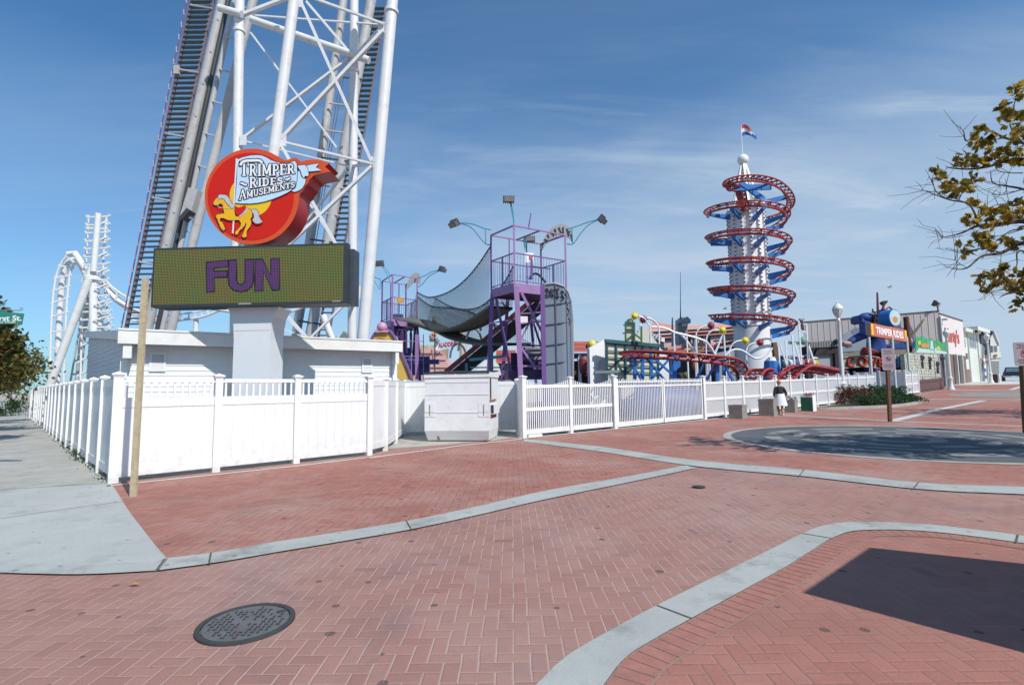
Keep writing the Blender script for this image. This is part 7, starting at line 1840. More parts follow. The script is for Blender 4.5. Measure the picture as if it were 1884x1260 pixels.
for i, (x, y, r, h, lab, m_) in enumerate(shr):
    shrub('garden_shrub', lab, 'shrub', G(x, y)+V((0,0,.05)), r, r*.8, h*1.35, m_, 1300, .085, 20+i, 'shrubs in the kerbed bed')
# ================================================================ street lamps
M_LMP = mat('lamp_white', (.66,.68,.68), .4, var=.05, dirt=(.4,.42,.42), dirt_s=5, dirt_a=.25); M_GLB = mat('lamp_globe', (.62,.63,.62), .25, var=.03)
def lamp(label, base, H):
    t = thing('street_lamp', label, 'street lamp', base, 'white promenade lamps')
    k = H/5.3; b = base
    MB().lathe(b-V((0,0,.03)), [(.26*k,0),(.26*k,.14*k),(.21*k,.18*k),(.19*k,.30*k),(.15*k,.40*k),(.15*k,.95*k),(.18*k,1.0*k),(.18*k,1.06*k),(.11*k,1.14*k)], 16).build('lamp_base', M_LMP, t, smooth=True)
    MB().lathe(b, [(.105*k,1.08*k),(.09*k,2.6*k),(.075*k,4.25*k),(.10*k,4.28*k),(.10*k,4.33*k),(.07*k,4.38*k),(.07*k,4.46*k),(.13*k,4.52*k)], 14).build('lamp_pole', M_LMP, t, smooth=True)
    bw = MB().lathe(b, [(.12*k,4.50*k),(.165*k,4.62*k),(.22*k,4.78*k),(.235*k,4.90*k)], 18).build('lamp_bowl', M_GLB, t, smooth=True)
    rb_ = MB()
    for j in range(10):
        a = 2*math.pi*j/10; c, s = math.cos(a), math.sin(a)
        rb_.tube([b+V((c*r*k, s*r*k, z*k)) for r, z in ((.11,4.51),(.172,4.62),(.23,4.78),(.243,4.90))], .012*k, 5)
    rb_.build('bowl_ribs', M_LMP, bw)
    MB().lathe(b, [(.255*k,4.89*k),(.255*k,4.93*k),(.22*k,5.02*k),(.13*k,5.14*k),(.05*k,5.20*k),(.03*k,5.22*k),(.045*k,5.25*k),(.01*k,5.32*k)], 18).build('lamp_cap', M_LMP, t, smooth=True)
    return t
lb = G(1553, 742); zl = P(1541, 555, lb.y).z
lamp('nearest white promenade lamp rising out of the shrub bed', lb, zl-lb.z)
l2 = P(1750, 715, 45.5); l2.z = zt(l2.x, l2.y); lamp('white promenade lamp standing in front of the pink fronted hall', l2, P(1741,604,45.5).z-l2.z)
l3 = P(1823.5, 702, 56); l3.z = zt(l3.x, l3.y); lamp('farthest white promenade lamp in front of the gabled house', l3, P(1820,612,56).z-l3.z)
bn_ = P(1829, 701, 57); bn_.z = zt(bn_.x, bn_.y)
tb = thing('litter_bin', 'dark brown litter bin with a white side beside the farthest lamp', 'bin', bn_)
MB().box(bn_+V((0,0,.45)), (.75,.6,.9), .7).build('bin_body', mat('bin_brown', (.07,.035,.03), .6), tb); MB().box(bn_+V((.3,-.35,.48)), (.4,.06,.95), .7).build('bin_side', M_WH, tb); MB().box(bn_+V((0,0,.93)), (.85,.7,.06), .7).build('bin_lid', mat('bin_lid', (.30,.31,.32), .5), tb)
# ================================================================ rule signs on wooden posts
M_SGF = mat('sign_pinkgrey', (.30,.25,.28), .5, var=.06); M_SGI = mat('sign_dark', (.09,.07,.09), .6); M_SGR = mat('sign_ring', (.30,.04,.07), .5); M_DKP = mat('dark_wood', (.13,.065,.03), .7, var=.3, vs=8)
def rule_sign(label, bpx, bpy, cpx, y0, y1, w, wpost, pm, h_extra=.06):
    b = G(bpx, bpy); D = b.y; t = thing('rule_sign', label, 'sign', b, 'rule signs on wooden posts')
    top = P(cpx, y0, D); lo = P(cpx, y1, D); x = (top.x+lo.x)/2
    MB().bar(b-V((0,0,.1)), V((x, D, top.z+h_extra-.1)), wpost, wpost, ref=(0,1,0)).build('sign_post', pm, t)
    h = top.z-lo.z; r = .05; o = V((x-w/2, D-wpost/2-.012, lo.z)); pts = []
    for cx_, cz_, a0 in ((w-r, r, -90), (w-r, h-r, 0), (r, h-r, 90), (r, r, 180)):
        for k in range(5): a = math.radians(a0+90*k/4); pts.append(o+V((cx_+math.cos(a)*r, 0, cz_+math.sin(a)*r)))
    pl = MB().slab(pts, V((0,.008,0))).build('sign_plate', M_SGF, t)
    c = o+V((w/2, -.004, h*.52)); rg = MB(); n = 28; R0, R1_ = w*.20, w*.15
    rg.add([c+V((math.cos(2*math.pi*k/n)*r_, 0, math.sin(2*math.pi*k/n)*r_)) for r_ in (R0, R1_) for k in range(n)], [(k, (k+1)%n, n+(k+1)%n, n+k) for k in range(n)])
    rg.build('ban_ring', M_SGR, pl); MB().bar(c+V((-R1_*.7,-.002,R1_*.7)), c+V((R1_*.7,-.002,-R1_*.7)), .02, .02).build('ban_bar', M_SGR, pl)
    MB().obox(c+V((-R1_*.75,-.0015,-.012)), V((R1_*1.5,0,0)), V((0,.001,0)), V((0,0,.024))).build('board_symbol', M_SGI, pl)
    for f, ww_ in ((.90,.7),(.83,.55),(.76,.75),(.26,.7),(.19,.8),(.12,.6)):
        lm = MB(); s = -w*ww_/2
        while s < w*ww_/2-.02:
            g_ = .035+.05*R9.random(); lm.obox(o+V((w/2+s, -.004, h*f-.012)), V((min(g_, w*ww_/2-s),0,0)), V((0,.002,0)), V((0,0,.024))); s += g_+.02
        lm.build('print_line', M_SGI, pl)
    return t
rule_sign('square grey rule sign on a wooden post in front of the shrub bed', 1637.5, 776, 1632.5, 641, 681, .48, .10, M_DKP)
rule_sign('grey rule sign on a dark post cut off by the right edge of the photo', 1889, 797, 1881.5, 630, 673, .62, .12, M_DKP)
# ================================================================ street name sign
M_GRNS = mat('street_green', (.03,.22,.17), .4, var=.04); 
ds = 9.4; a = P(-52, 587, ds); t = thing('street_name_sign', 'green street name sign lettered First St. hanging from a wire bracket at the left edge', 'street sign', V((P(-60,700,ds).x, ds, 0)))
def sp2(x, y, d=0): return P(x, y, ds+d)
MB().slab([sp2(x, y) for x, y in ((-54,596),(40,596),(44,577),(14,574),(6,571),(-12,570),(-50,574))], V((0,.01,0))).build('name_plate', M_GRNS, t)
tx = MB(); q = sp2(-14, 591, -.006); text_on(tx, 'First St.', q, V((1,0,-.0)), V((0,0,1)), (40+14)/F*ds, .105, bold=.03); tx.build('lettering', M_WH, t)
tx = MB(); q = sp2(-20, 594.6, -.006); text_on(tx, 'on the Walk', q, V((1,0,0)), V((0,0,1)), .50, .03, bold=.02); tx.build('small_lettering', M_WH, t)
ar = MB(); ar.tube([sp2(-60,571), sp2(5,570.5), sp2(38,571)], .009, 6); ar.tube([sp2(x, y) for x, y in ((38,571),(41,570),(41.5,567),(39,566),(37,568))], .007, 5); ar.tube([sp2(x, y) for x, y in ((-20,556),(0,560),(14,567),(24,571))], .007, 5)
ar.tube([sp2(24,571), sp2(24,577)], .008, 5); ar.tube([sp2(32,596), sp2(33,601)], .008, 5); ar.build('wire_bracket', mat('bracket_grey', (.22,.24,.25), .5), t)
MB().tube([V((sp2(-62,700).x, ds, 0)), V((sp2(-62,700).x, ds, sp2(0,560).z))], .04, 10).build('sign_pole', M_GRNS, t)
# ================================================================ unseen box added to cast the shadow on the island
q0 = G(1460, 1103); q1 = G(1590, 1015); hB = 2.3; off = V((.7071,-.7071,0))*hB
k0 = q0+off; k1 = q1+off; k0.z = k1.z = 0; e2 = V((.90,-.44,0)).normalized()*1.5
bt = thing('shade_caster', 'plain brown box out of view beyond the right edge, added to shade the brick island', 'shadow caster', k0)
MB().hexa([k0, k0+e2, k1+e2, k1], [p+V((0,0,hB-.08)) for p in (k0, k0+e2, k1+e2, k1)]).build('caster_body', mat('caster_brown', (.16,.09,.06), .7, var=.2, vs=4), bt)
MB().hexa([p+V((0,0,hB-.078)) for p in (k0, k0+e2, k1+e2, k1)], [p+V((0,0,hB)) for p in (k0, k0+e2, k1+e2, k1)]).build('caster_top', mat('caster_top', (.10,.09,.08), .8), bt)
d_k = (k1-k0).normalized(); nk = V((-d_k.y, d_k.x, 0))
MB().obox(k0+d_k*.3+nk*.01+V((0,0,1.0)), d_k*.8, nk*.03, V((0,0,.7))).build('booth_window', M_WIN, bt)
# ================================================================ person walking away
pb = G(1437, 764.5); DPN = pb.y; HP = P(1437, 699.5, DPN).z-pb.z; kx = HP/1.62
pr = thing('person', 'woman walking away in a black top, white skirt and white sneakers', 'person', pb)
def pp_(x, y, z): return pb+V((x*kx, y*kx, z*kx))
M_SKN = mat('skin', (.46,.26,.17), .5, var=.05); M_BTOP = mat('black_knit', (.018,.018,.024), .8, var=.2, vs=20); M_SKRT = mat('white_cotton', (.72,.73,.78), .8, var=.06, vs=8)
M_HAIR = mat('blond_hair', (.36,.23,.11), .6, var=.3, vs=30); M_SHOE = mat('white_shoe', (.78,.78,.79), .5)
hip = pp_(0,0,.90); chest = pp_(0,.02,1.20); neck = pp_(.0,.03,1.40); head = pp_(.0,.05,1.50)
body_ = skin('body', [([hip, pp_(0,.01,1.05), chest, pp_(0,.03,1.31), neck, pp_(0,.04,1.45), head, pp_(0,.05,1.57)], [(.17,.13),(.145,.11),(.17,.12),(.12,.09),(.05,.05),(.07,.075),(.085,.10),(.06,.07)]),
 ([hip, pp_(-.08,.02,.80), pp_(-.07,.10,.46), pp_(-.06,.02,.10), pp_(-.06,.12,.03)], [(.17,.13),.10,.065,.04,.03]),
 ([hip, pp_(.08,-.0,.80), pp_(.05,-.02,.46), pp_(.03,-.13,.10), pp_(.03,-.03,.03)], [(.17,.13),.10,.065,.04,.03]),
 ([pp_(0,.03,1.31), pp_(-.17,.02,1.28), pp_(-.24,-.02,1.04), pp_(-.25,.04,.82)], [(.12,.09),.06,.045,.032]),
 ([pp_(0,.03,1.31), pp_(.17,.02,1.28), pp_(.25,-.04,1.04), pp_(.27,-.02,.84)], [(.12,.09),.06,.045,.032])], M_SKN, pr, sub=2)
skin('top', [([pp_(0,.01,.96), pp_(0,.01,1.07), pp_(0,.02,1.20), pp_(0,.03,1.32), pp_(0,.03,1.37)], [(.19,.155),(.18,.145),(.195,.15),(.15,.11),(.07,.07)]),
 ([pp_(0,.03,1.32), pp_(-.17,.02,1.28), pp_(-.25,-.02,1.04), pp_(-.26,.03,.90)], [(.15,.11),.08,.065,.05]),
 ([pp_(0,.03,1.32), pp_(.17,.02,1.28), pp_(.26,-.04,1.04), pp_(.275,-.03,.92)], [(.15,.11),.08,.065,.05])], M_BTOP, pr, sub=2)
sk = MB(); n = 28; rows = [(.155,.13,1.0),(.20,.175,.88),(.245,.21,.70),(.285,.235,.50),(.295,.24,.455)]
vs = [pp_(math.cos(2*math.pi*k/n)*rx*(1+.05*math.sin(k*2.2)*(1-z)*2)+.02*(1-z), math.sin(2*math.pi*k/n)*ry*(1+.06*math.sin(k*2.9)*(1-z)*2), z+(.015*math.sin(k*1.3) if z < .5 else 0)) for rx, ry, z in rows for k in range(n)]
sk.add(vs, [(i*n+k, i*n+(k+1)%n, (i+1)*n+(k+1)%n, (i+1)*n+k) for i in range(len(rows)-1) for k in range(n)]); sk.build('skirt', M_SKRT, pr, smooth=170)
hr = MB(); hr.ball(pp_(0,.04,1.535), .098*kx, 14, (1,1.08,1.1)); hr.ball(pp_(0,-.055,1.52), .05*kx, 10); hr.build('hair', M_HAIR, pr, smooth=True)
for x, y in ((-.06,.09),(.03,-.06)):
    MB().ball(pp_(x,y,.045), .065*kx, 12, (.75,1.9,.75)).build('shoe', M_SHOE, pr, smooth=True)
for sx_, hx in ((-1,(-.25,.045,.79)),(1,(.275,-.015,.81))):
    hm = MB()   # curled fingers and thumb
    for f in range(4):
        b0 = V(hx)+V((.0,-.03+.02*f,-.035)); hm.tube([pp_(*b0), pp_(b0.x+.004*sx_, b0.y, b0.z-.035), pp_(b0.x-.012*sx_, b0.y+.002, b0.z-.062+.006*abs(f-1.5)), pp_(b0.x-.026*sx_, b0.y, b0.z-.060)], [.0095,.009,.008,.007], 6)
    b0 = V(hx)+V((-.01*sx_,-.035,-.01)); hm.tube([pp_(*b0), pp_(b0.x-.02*sx_, b0.y-.012, b0.z-.025), pp_(b0.x-.022*sx_, b0.y-.008, b0.z-.048)], [.012,.010,.008], 6)
    hm.ball(pp_(hx[0], hx[1], hx[2]-.01), .036, 10, (.5,.95,1.1)); hm.build('hand', M_SKN, pr, smooth=True)
bag = thing('handbag', 'dark violet handbag with a long strap carried at the womans right side', 'handbag', pp_(.33,-.04,.50))
MB().hexa([pp_(.22,-.10,.50), pp_(.45,-.08,.50), pp_(.45,.02,.50), pp_(.22,.0,.50)], [pp_(.25,-.08,.70), pp_(.42,-.06,.70), pp_(.42,.0,.70), pp_(.25,-.02,.70)]).build('bag_body', mat('bag_violet', (.06,.05,.11), .5, var=.3, vs=10), bag)
MB().tube([pp_(.26,-.05,.69), pp_(.27,-.05,.80), pp_(.30,-.05,.78), pp_(.41,-.05,.69)], .009, 6).build('bag_strap', M_LID, bag)
# people far down the pavement
for i, (px, D, c_, lab) in enumerate(((26,62,(.45,.47,.50),'distant person in a pale shirt walking far along the shaded pavement'),(21,75,(.25,.08,.12),'tiny distant person in a dark red shirt far along the pavement'))):
    b = P(px, 730, D); b.z = 0; t = thing('person', lab, 'person', b); hh_ = 1.7
    z = lambda x, y, q: b+V((x, y, q))
    skin('body', [([z(0,0,.92), z(0,0,1.15), z(0,0,1.38), z(0,0,1.48), z(0,0,1.60)], [(.17,.12),(.16,.12),(.14,.1),.06,.10]), ([z(0,0,.92), z(-.09,.1,.48), z(-.09,.0,.05)], [(.17,.12),.08,.05]), ([z(0,0,.92), z(.09,-.1,.48), z(.09,-.15,.05)], [(.17,.12),.08,.05]), ([z(0,0,1.38), z(-.2,0,1.34), z(-.26,0,1.05), z(-.24,-.1,.85)], [(.14,.1),.06,.05,.04]), ([z(0,0,1.38), z(.2,0,1.34), z(.26,0,1.05), z(.24,-.1,.85)], [(.14,.1),.06,.05,.04])], mat('far_trousers', (.05,.07,.10), .8), t)
    MB().lathe(z(0,0,.88), [(.17,0),(.20,.25),(.22,.42),(.17,.52),(.07,.56)], 12).build('shirt', mat('far_shirt_%d' % i, c_, .8), t)
    MB().ball(z(0,0,1.63), .115, 10).build('hair', M_BARK, t)
# ================================================================ pickup truck
DT = 61; tb_ = P(1866, 700.5, DT); tb_.z = zt(tb_.x, tb_.y); hd = math.radians(-50+90)   # heading along the street to the sea
TX = V((math.cos(math.radians(45)), math.sin(math.radians(45)), 0)); TY = V((-TX.y, TX.x, 0))
pk_t = thing('pickup_truck', 'dark blue pickup truck seen from behind at the top of the rising street', 'truck', tb_)
def tp(a, b, z): return tb_+TX*a+TY*b+V((0,0,z))
M_NAVY = mat('truck_navy', (.012,.022,.05), .25, var=.1, spec=.6)
MB().hexa([tp(0,-.95,.55), tp(5.2,-.95,.55), tp(5.2,.95,.55), tp(0,.95,.55)], [tp(0,-.92,1.10), tp(5.2,-.90,1.05), tp(5.2,.90,1.05), tp(0,.92,1.10)]).build('body', M_NAVY, pk_t)
MB().hexa([tp(1.9,-.88,1.101), tp(4.0,-.88,1.101), tp(4.0,.88,1.101), tp(1.9,.88,1.101)], [tp(2.1,-.70,1.72), tp(3.4,-.70,1.72), tp(3.4,.70,1.72), tp(2.1,.70,1.72)]).build('cab', M_NAVY, pk_t)
MB().slab([tp(1.93,-.70,1.16), tp(1.93,.70,1.16), tp(2.08,.60,1.62), tp(2.08,-.60,1.62)], -TX*.02).build('rear_window', mat('truck_glass', (.18,.24,.27), .1, var=0), pk_t)
MB().obox(tp(-.12,-.95,.50), TX*.12, TY*1.9, V((0,0,.16))).build('bumper', mat('chrome', (.45,.45,.46), .3, metal=.6), pk_t)
MB().obox(tp(-.135,-.2,.54), TX*.012, TY*.4, V((0,0,.10))).build('number_plate', M_WH, pk_t)
for s in (-1, 1):
    MB().obox(tp(-.02,s*.80-.07,.78), TX*.03, TY*.14, V((0,0,.26))).build('tail_light', mat('tail_red', (.35,.02,.02), .3), pk_t)
    for a_ in (.95, 4.3):
        w_ = MB().lathe(tp(a_, s*.95-.12, .36), [(.36,0),(.36,.24)], 18, TY).build('wheel', M_LID, pk_t)
        MB().lathe(tp(a_, s*.95-.13, .36), [(.18,0),(.18,.26)], 12, TY).build('rim', mat('chrome', (.45,.45,.46)), w_)
# small red cap of another vehicle over its roof
# ================================================================ blue tarp shape behind the gate
tpz = P(1215, 760, 24.5); tpz.z = zt(tpz.x, tpz.y)
tt = thing('covered_ride', 'bulky ride part under a blue tarpaulin seen through the gate pickets', 'covered ride', tpz)
R5 = random.Random(2); tm = MB(); n = 26; prof = [(1.0,0),(1.04,.35),(.98,.8),(.80,1.15),(.5,1.35),(.1,1.42)]
vs = [tpz+V((math.cos(2*math.pi*k/n)*r*2.5*(1+.05*math.sin(k*3)), math.sin(2*math.pi*k/n)*r*1.2, z+.08*math.sin(k*2.1+z*3))) for r, z in prof for k in range(n)]
tm.add(vs, [(i*n+k, i*n+(k+1)%n, (i+1)*n+(k+1)%n, (i+1)*n+k) for i in range(len(prof)-1) for k in range(n)]+[tuple((len(prof)-1)*n+k for k in range(n))]); tm.build('tarpaulin', mat('tarp_blue', (.05,.11,.27), .5, var=.25, vs=1.5, bump=.5, bs=4), tt, smooth=60)
MB().obox(P(1143,735,19.2), V((.5,0,0)), V((0,.25,0)), V((0,0,.55))).build('power_box', mat('box_pale', (.5,.5,.5), .6), tt)
# ================================================================ trees
def limb(mb, pts, r0, r1, n=7):
    k = len(pts); mb.tube(pts, [r0+(r1-r0)*i/(k-1) for i in range(k)], n)
SC = 2.52
def t2(x, y): return 1660+x/SC, 120+y/SC
tree = thing('plane_tree', 'autumn plane tree reaching bare twigs and brown leaf clusters in from the right edge', 'tree', V((12.6, 8.6, 0)))
R = random.Random(11); trunk = V((12.6, 8.6, zt(12.6,8.6))); cr_ = V((12.5, 8.7, 3.2))
tm = MB(); limb(tm, [trunk-V((0,0,.1)), trunk+V((-.02,.0,.6)), trunk+V((-.08,.03,1.8)), cr_, cr_+V((.15,.1,1.8)), cr_+V((0,.3,3.2))], .21, .06, 12); tm.build('trunk', M_BARK, tree, smooth=True)
bm_ = MB(); ends = []
BR = [([(700,760),(560,722),(430,742),(350,745),(270,780),(180,800)],9.2,.045),([(350,745),(335,685),(300,640),(220,625),(130,592),(95,580)],9.1,.022),([(220,625),(160,590),(140,530),(150,500)],9.1,.010),([(260,630),(285,580),(330,520)],9.1,.010),
 ([(700,860),(560,825),(460,870),(370,885),(300,940),(230,946)],8.9,.035),([(460,870),(370,850),(280,870),(200,850)],8.9,.014),([(700,480),(560,460),(480,447),(400,470),(320,482),(230,478),(200,468)],9.4,.030),([(400,470),(360,440),(280,450),(245,440)],9.4,.012),
 ([(700,400),(560,362),(470,335),(380,300),(300,352),(285,310),(266,290)],9.5,.022),([(560,362),(500,280),(520,180),(540,100)],9.5,.016),([(700,620),(560,575),(480,560),(420,545),(410,490)],9.0,.020),([(560,575),(470,600),(410,600)],9.0,.010),([(560,610),(500,640),(430,650),(350,690)],9.3,.014),
 ([(700,1010),(560,1045),(480,1062),(450,1080)],8.8,.022),([(560,1045),(470,1040),(380,1058)],8.8,.012),([(560,1045),(430,1000),(350,985)],8.8,.010),([(560,760),(500,770),(420,830),(370,900)],9.0,.014),([(560,500),(500,500),(445,490),(440,470)],9.2,.010),([(700,900),(545,860),(530,930),(480,960)],8.9,.014),([(280,790),(200,800),(165,770),(150,755)],9.2,.006),([(300,940),(260,915),(240,900)],8.9,.006)]
for pts, D, r in BR:
    q = [P(*t2(x, y), D+.12*math.sin(i*1.7+x*.01)) for i, (x, y) in enumerate(pts)]
    if pts[0][0] >= 700: q = [cr_+V((0,0,min(2.6, max(-.2, (q[0].z-cr_.z)*.55))))]+q
    c = crom(q, 5); limb(bm_, c, r*(1.6 if pts[0][0] >= 700 else 1), .004, 6)
    # side twigs
    for _ in range(3+len(pts)):
        i = R.randrange(len(c)//4, len(c)-1); d = V((-.6+R.gauss(0,.5), R.gauss(0,.5), R.gauss(0,.45))).normalized(); e = c[i]+d*(.25+.35*R.random())
        limb(bm_, [c[i], c[i].lerp(e, .5)+V((R.gauss(0,.03),0,R.gauss(0,.04))), e], .005, .0025, 4)
# limbs out of view feeding the hidden half of the crown
hid = []
for i in range(44):
    a = R.uniform(-1.5, 2.6); el = R.uniform(.0, 1.0); d = V((math.cos(a)*math.cos(el), math.sin(a)*math.cos(el), math.sin(el))); e = cr_+V((0,0,R.uniform(-.3,1.6)))+d*R.uniform(1.6,3.0)
    s = cr_+V((0,0,R.uniform(-.2,1.8))); limb(bm_, crom([s, s.lerp(e,.5)+V((R.gauss(0,.2),R.gauss(0,.2),.15)), e], 5), .05, .008, 6); hid += [e, s.lerp(e, .75), s.lerp(e, .5)]
for i in range(34):
    e = V((R.uniform(9.9,12.0), R.uniform(7.6,9.3), R.uniform(3.2,6.2)))
    if e.x/e.y < 1.08: e.x = e.y*1.12
    s = cr_+V((0,0,R.uniform(-.1,1.2))); limb(bm_, crom([s, s.lerp(e,.5)+V((0,R.gauss(0,.15),.15)), e], 5), .03, .006, 5); hid += [e, s.lerp(e, .8)]
bm_.build('limbs', M_BARK, tree)
lf = MB()
CL = [(530,100,26),(535,130,22),(475,205,34),(465,255,26),(505,215,30),(525,300,38),(545,235,22),(545,330,26),(355,300,26),(340,330,26),(360,365,30),(395,355,26),(415,320,20),(275,430,24),(265,455,22),(300,455,20),(350,455,30),(380,440,24),(430,400,34),(455,440,30),(480,395,30),(530,400,28),(545,440,24),(500,440,22),(165,490,20),(190,510,20),(200,565,26),(235,590,26),(240,540,20),(325,525,26),(300,575,24),(320,560,18),(335,627,16),(370,670,26),(430,670,20),(300,705,22),(345,720,28),(400,710,24),(400,745,16),(470,670,28),(480,720,26),(530,650,34),(540,690,34),(505,690,28),(360,800,30),(395,820,30),(410,845,20),(290,830,20),(300,865,22),(475,810,18),(510,835,22),(375,985,22),(415,965,18),(440,975,18),(390,1030,20),(425,1015,18),(470,1000,28),(500,1035,30),(535,990,34),(540,1030,30),(465,940,16),(545,1105,26),(550,950,20),(330,640,14)]
for x, y, r in CL:
    D = 9.1+R.gauss(0,.25); c = P(*t2(x, y), D); clump(lf, c, r/SC/F*D*1.15, int(6+(r/20)**2*4.3), .122, R, None, .9)
for e in hid:
    if e.x/e.y > 1.07: clump(lf, e, .45, 34, .15, R)
lf.build('leaves', M_LF_A, tree)
# second tree, mostly outside the frame, whose shade reaches the plaza
def round_tree(label, base, H, rc, zc_, m_, n, s, seed, nm='street_tree', keep=None, group=None):
    R = random.Random(seed); t = thing(nm, label, 'tree', base, group)
    tk = MB(); limb(tk, [base-V((0,0,.1)), base+V((.02,0,zc_*.4)), base+V((-.03,.04,zc_)), base+V((0,0,H*.8))], .13, .03, 9); tk.build('trunk', M_BARK, t, smooth=True)
    lm = MB(); lf = MB(); tips = []
    for i in range(22):
        a = R.random()*6.283; el = R.uniform(-.25,1.25); s0 = base+V((0,0,zc_*(.75+.5*R.random()))); e = base+V((0,0,zc_))+V((math.cos(a)*math.cos(el)*rc, math.sin(a)*math.cos(el)*rc, math.sin(el)*(H-zc_)))*R.uniform(.7,1.02)
        limb(lm, crom([s0, s0.lerp(e,.5)+V((R.gauss(0,.15),R.gauss(0,.15),.1)), e], 4), .035, .006, 5); tips += [e, s0.lerp(e,.8), s0.lerp(e,.55)]
    lm.build('limbs', M_BARK, t)
    per = max(4, n//len(tips))
    for e in tips:
        if keep and not keep(e): continue
        clump(lf, e, rc*.28*(.7+.6*R.random()), per, s, R, None, .8)
    lf.build('leaves', m_, t); return t
bs2 = V((22.6,18.2,0)); bs2.z = zt(22.6,18.2)
round_tree('plane tree beyond the right edge whose shade falls across the far plaza', bs2, 6.4, 2.9, 3.6, M_LF_A, 2200, .16, 31, 'plane_tree', keep=lambda e: e.x/e.y > 1.06)
labs = ['nearest street tree at the left edge, olive brown crown over the pavement','second street tree along the pavement, fullest crown behind the street sign','third street tree along the shaded pavement','fourth street tree along the shaded pavement','fifth street tree, far down the pavement','farthest street tree at the end of the pavement row']
for i, (Y, H, rc) in enumerate(((15.2,4.35,1.25),(20.2,3.95,2.35),(26,4.5,2.6),(33,4.9,2.6),(43,5.2,2.8),(56,5.6,3.0))):
    b = V((-(Y+.95), Y, 0)); round_tree(labs[i], b, H, rc, 2.15 if i else 3.0, M_LF_B, 2600 if i < 3 else 1500, .14 if i < 4 else .2, 50+i, 'street_tree', group='street trees along the pavement')
# hedges and white wall at the end of the pavement
for i, (Y, o_x, lab) in enumerate(((34,-.55,'clipped low hedge on the left edge of the far pavement'),(40,1.25,'round dark bush against the end of the long white fence'))):
    b = V((-(Y)+o_x, Y, 0)); shrub('hedge_bush', lab, 'bush', b, .7, 1.6, 1.1 if i else .6, M_LF_G, 900, .12, 80+i)
wv0 = V((-37.6,40.2,0)); wwl = MB().obox(wv0, V((1.3,1.1,0)), V((-.1,.1,0))*1.4, V((0,0,1.9))).build('white_end_wall', M_WALLW); tag(wwl, 'short white wall at the far end of the pavement fence', 'wall')
# weeds at the foot of the street fence
R = random.Random(4); wd = MB()
for i in range(240):
    s = abs(R.gauss(0, 6)) if i % 3 else R.uniform(0, 28); 
    if i % 4 == 0: s = R.gauss(5.0, .7)
    s = max(.2, s); p = FC+V((SD.x, SD.y, 0))*s+V((-.7071,-.7071,0))*abs(R.gauss(.06,.06)); add_leaf(wd, V((p.x, p.y, .02+abs(R.gauss(0,.03))+(.15*R.random() if i % 4 == 0 else 0))), .035+.04*R.random(), R, LEAF_S)
w_ = wd.build('weeds', M_LF_G); tag(w_, 'straggly green weeds along the foot of the street fence', 'weeds', kind='stuff')
# dark strip of earth left of the pavement
drape('verge', [[(-1.5,1.2), (FC+SD.to_3d()*140).to_2d()+V((-1.13,-1.13)), (FC+SD.to_3d()*140).to_2d()+V((-3.2,-3.2)), (-3.6,-.8)]], .02, mat('verge_earth', (.10,.085,.06), .95, var=.4, vs=2))
# backdrop buildings peeking over the shed (grey lattice gables) and aladdin area
gl = thing('lattice_gables', 'two small grey lattice gables peeking over the shed roof beside the coaster leg', 'building', V((P(630,640,36).x, 36, 0)))
for pts in ([(604,640),(604,612),(622,624),(622,640)],[(622,640),(622,624),(632,609),(642,620),(642,640)]):
    MB().slab([P(x, y, 36) for x, y in pts], V((0,.6,0))).build('lattice_gable', mat('lattice_grey', (.20,.22,.20), .8, var=.5, vs=6), gl)
MB().obox(V((P(604,640,36).x,36,0)), V((P(642,640,36).x-P(604,640,36).x,0,0)), V((0,.6,0)), V((0,0,P(604,640,36).z))).build('gable_wall', mat('lattice_grey', (.20,.22,.20)), gl)
# ---- pink striped funhouse with letters
fh = thing('funhouse', 'pink striped funhouse dome lettered ALADDIN\'S in red seen under the net bridge', 'funhouse', V((P(800,690,34).x, 34, 0)))
M_PST = mat('funhouse_pink', (.62,.38,.36), .6, var=.10, vs=1.5)
q = [(756,700),(758,655),(762,645),(772,640),(790,640),(806,644),(818,655),(826,675),(826,700)]
MB().slab([P(x, y, 34) for x, y in q], V((0,2.5,0))).build('dome_front', M_PST, fh)
sg = MB()
for pts in (((758,650),(810,650)),((758,662),(820,662)),((758,675),(824,676)),((775,641),(772,700)),((795,642),(800,672))): sg.bar(P(*pts[0],33.95), P(*pts[1],33.95), .06, .04)
sg.build('dome_stripes', mat('stripe_rose', (.50,.26,.27), .6), fh)
tx = MB(); q = P(806, 640.5, 33.6); text_on(tx, "ALADDIN'S", q, V((1,0,.10)).normalized(), V((0,0,1)), 35/F*33.6, 10/F*33.6, bold=.06); tx.build('red_lettering', mat('letter_crimson', (.38,.03,.06), .5), fh)
tx = MB(); q = P(765, 641.5, 33.6); text_on(tx, "LEGEND OF", q, V((1,0,0)), V((0,0,1)), 35/F*33.6, 6.5/F*33.6, bold=.05); tx.build('gold_lettering', mat('letter_gold', (.40,.36,.05), .5), fh)
MB().obox(P(801,700,34.3), P(806,700,34.3)-P(801,700,34.3), V((0,.4,0)), V((0,0,(700-626)/F*34.3))).build('white_pier', M_WALLW, fh)
MB().slab([P(x, y, 34.6) for x, y in ((804,646),(824,641),(822,660),(808,652))], V((0,.5,0))).build('brown_roof', mat('roof_tan', (.35,.27,.20), .7), fh)
MB().ball(P(798,620,34), .32, 12).build('roof_ball', mat('ball_pale', (.50,.45,.45), .5), fh, smooth=True); MB().ball(P(799,616,33.8), .18, 10).build('ball_patch', mat('ball_orange', (.60,.25,.10), .5), fh, smooth=True)
MB().obox(P(790,628,34), P(808,628,34)-P(790,628,34), V((0,.4,0)), V((0,0,.12))).build('ball_stand', mat('pale_teal', (.25,.40,.42), .6), fh)
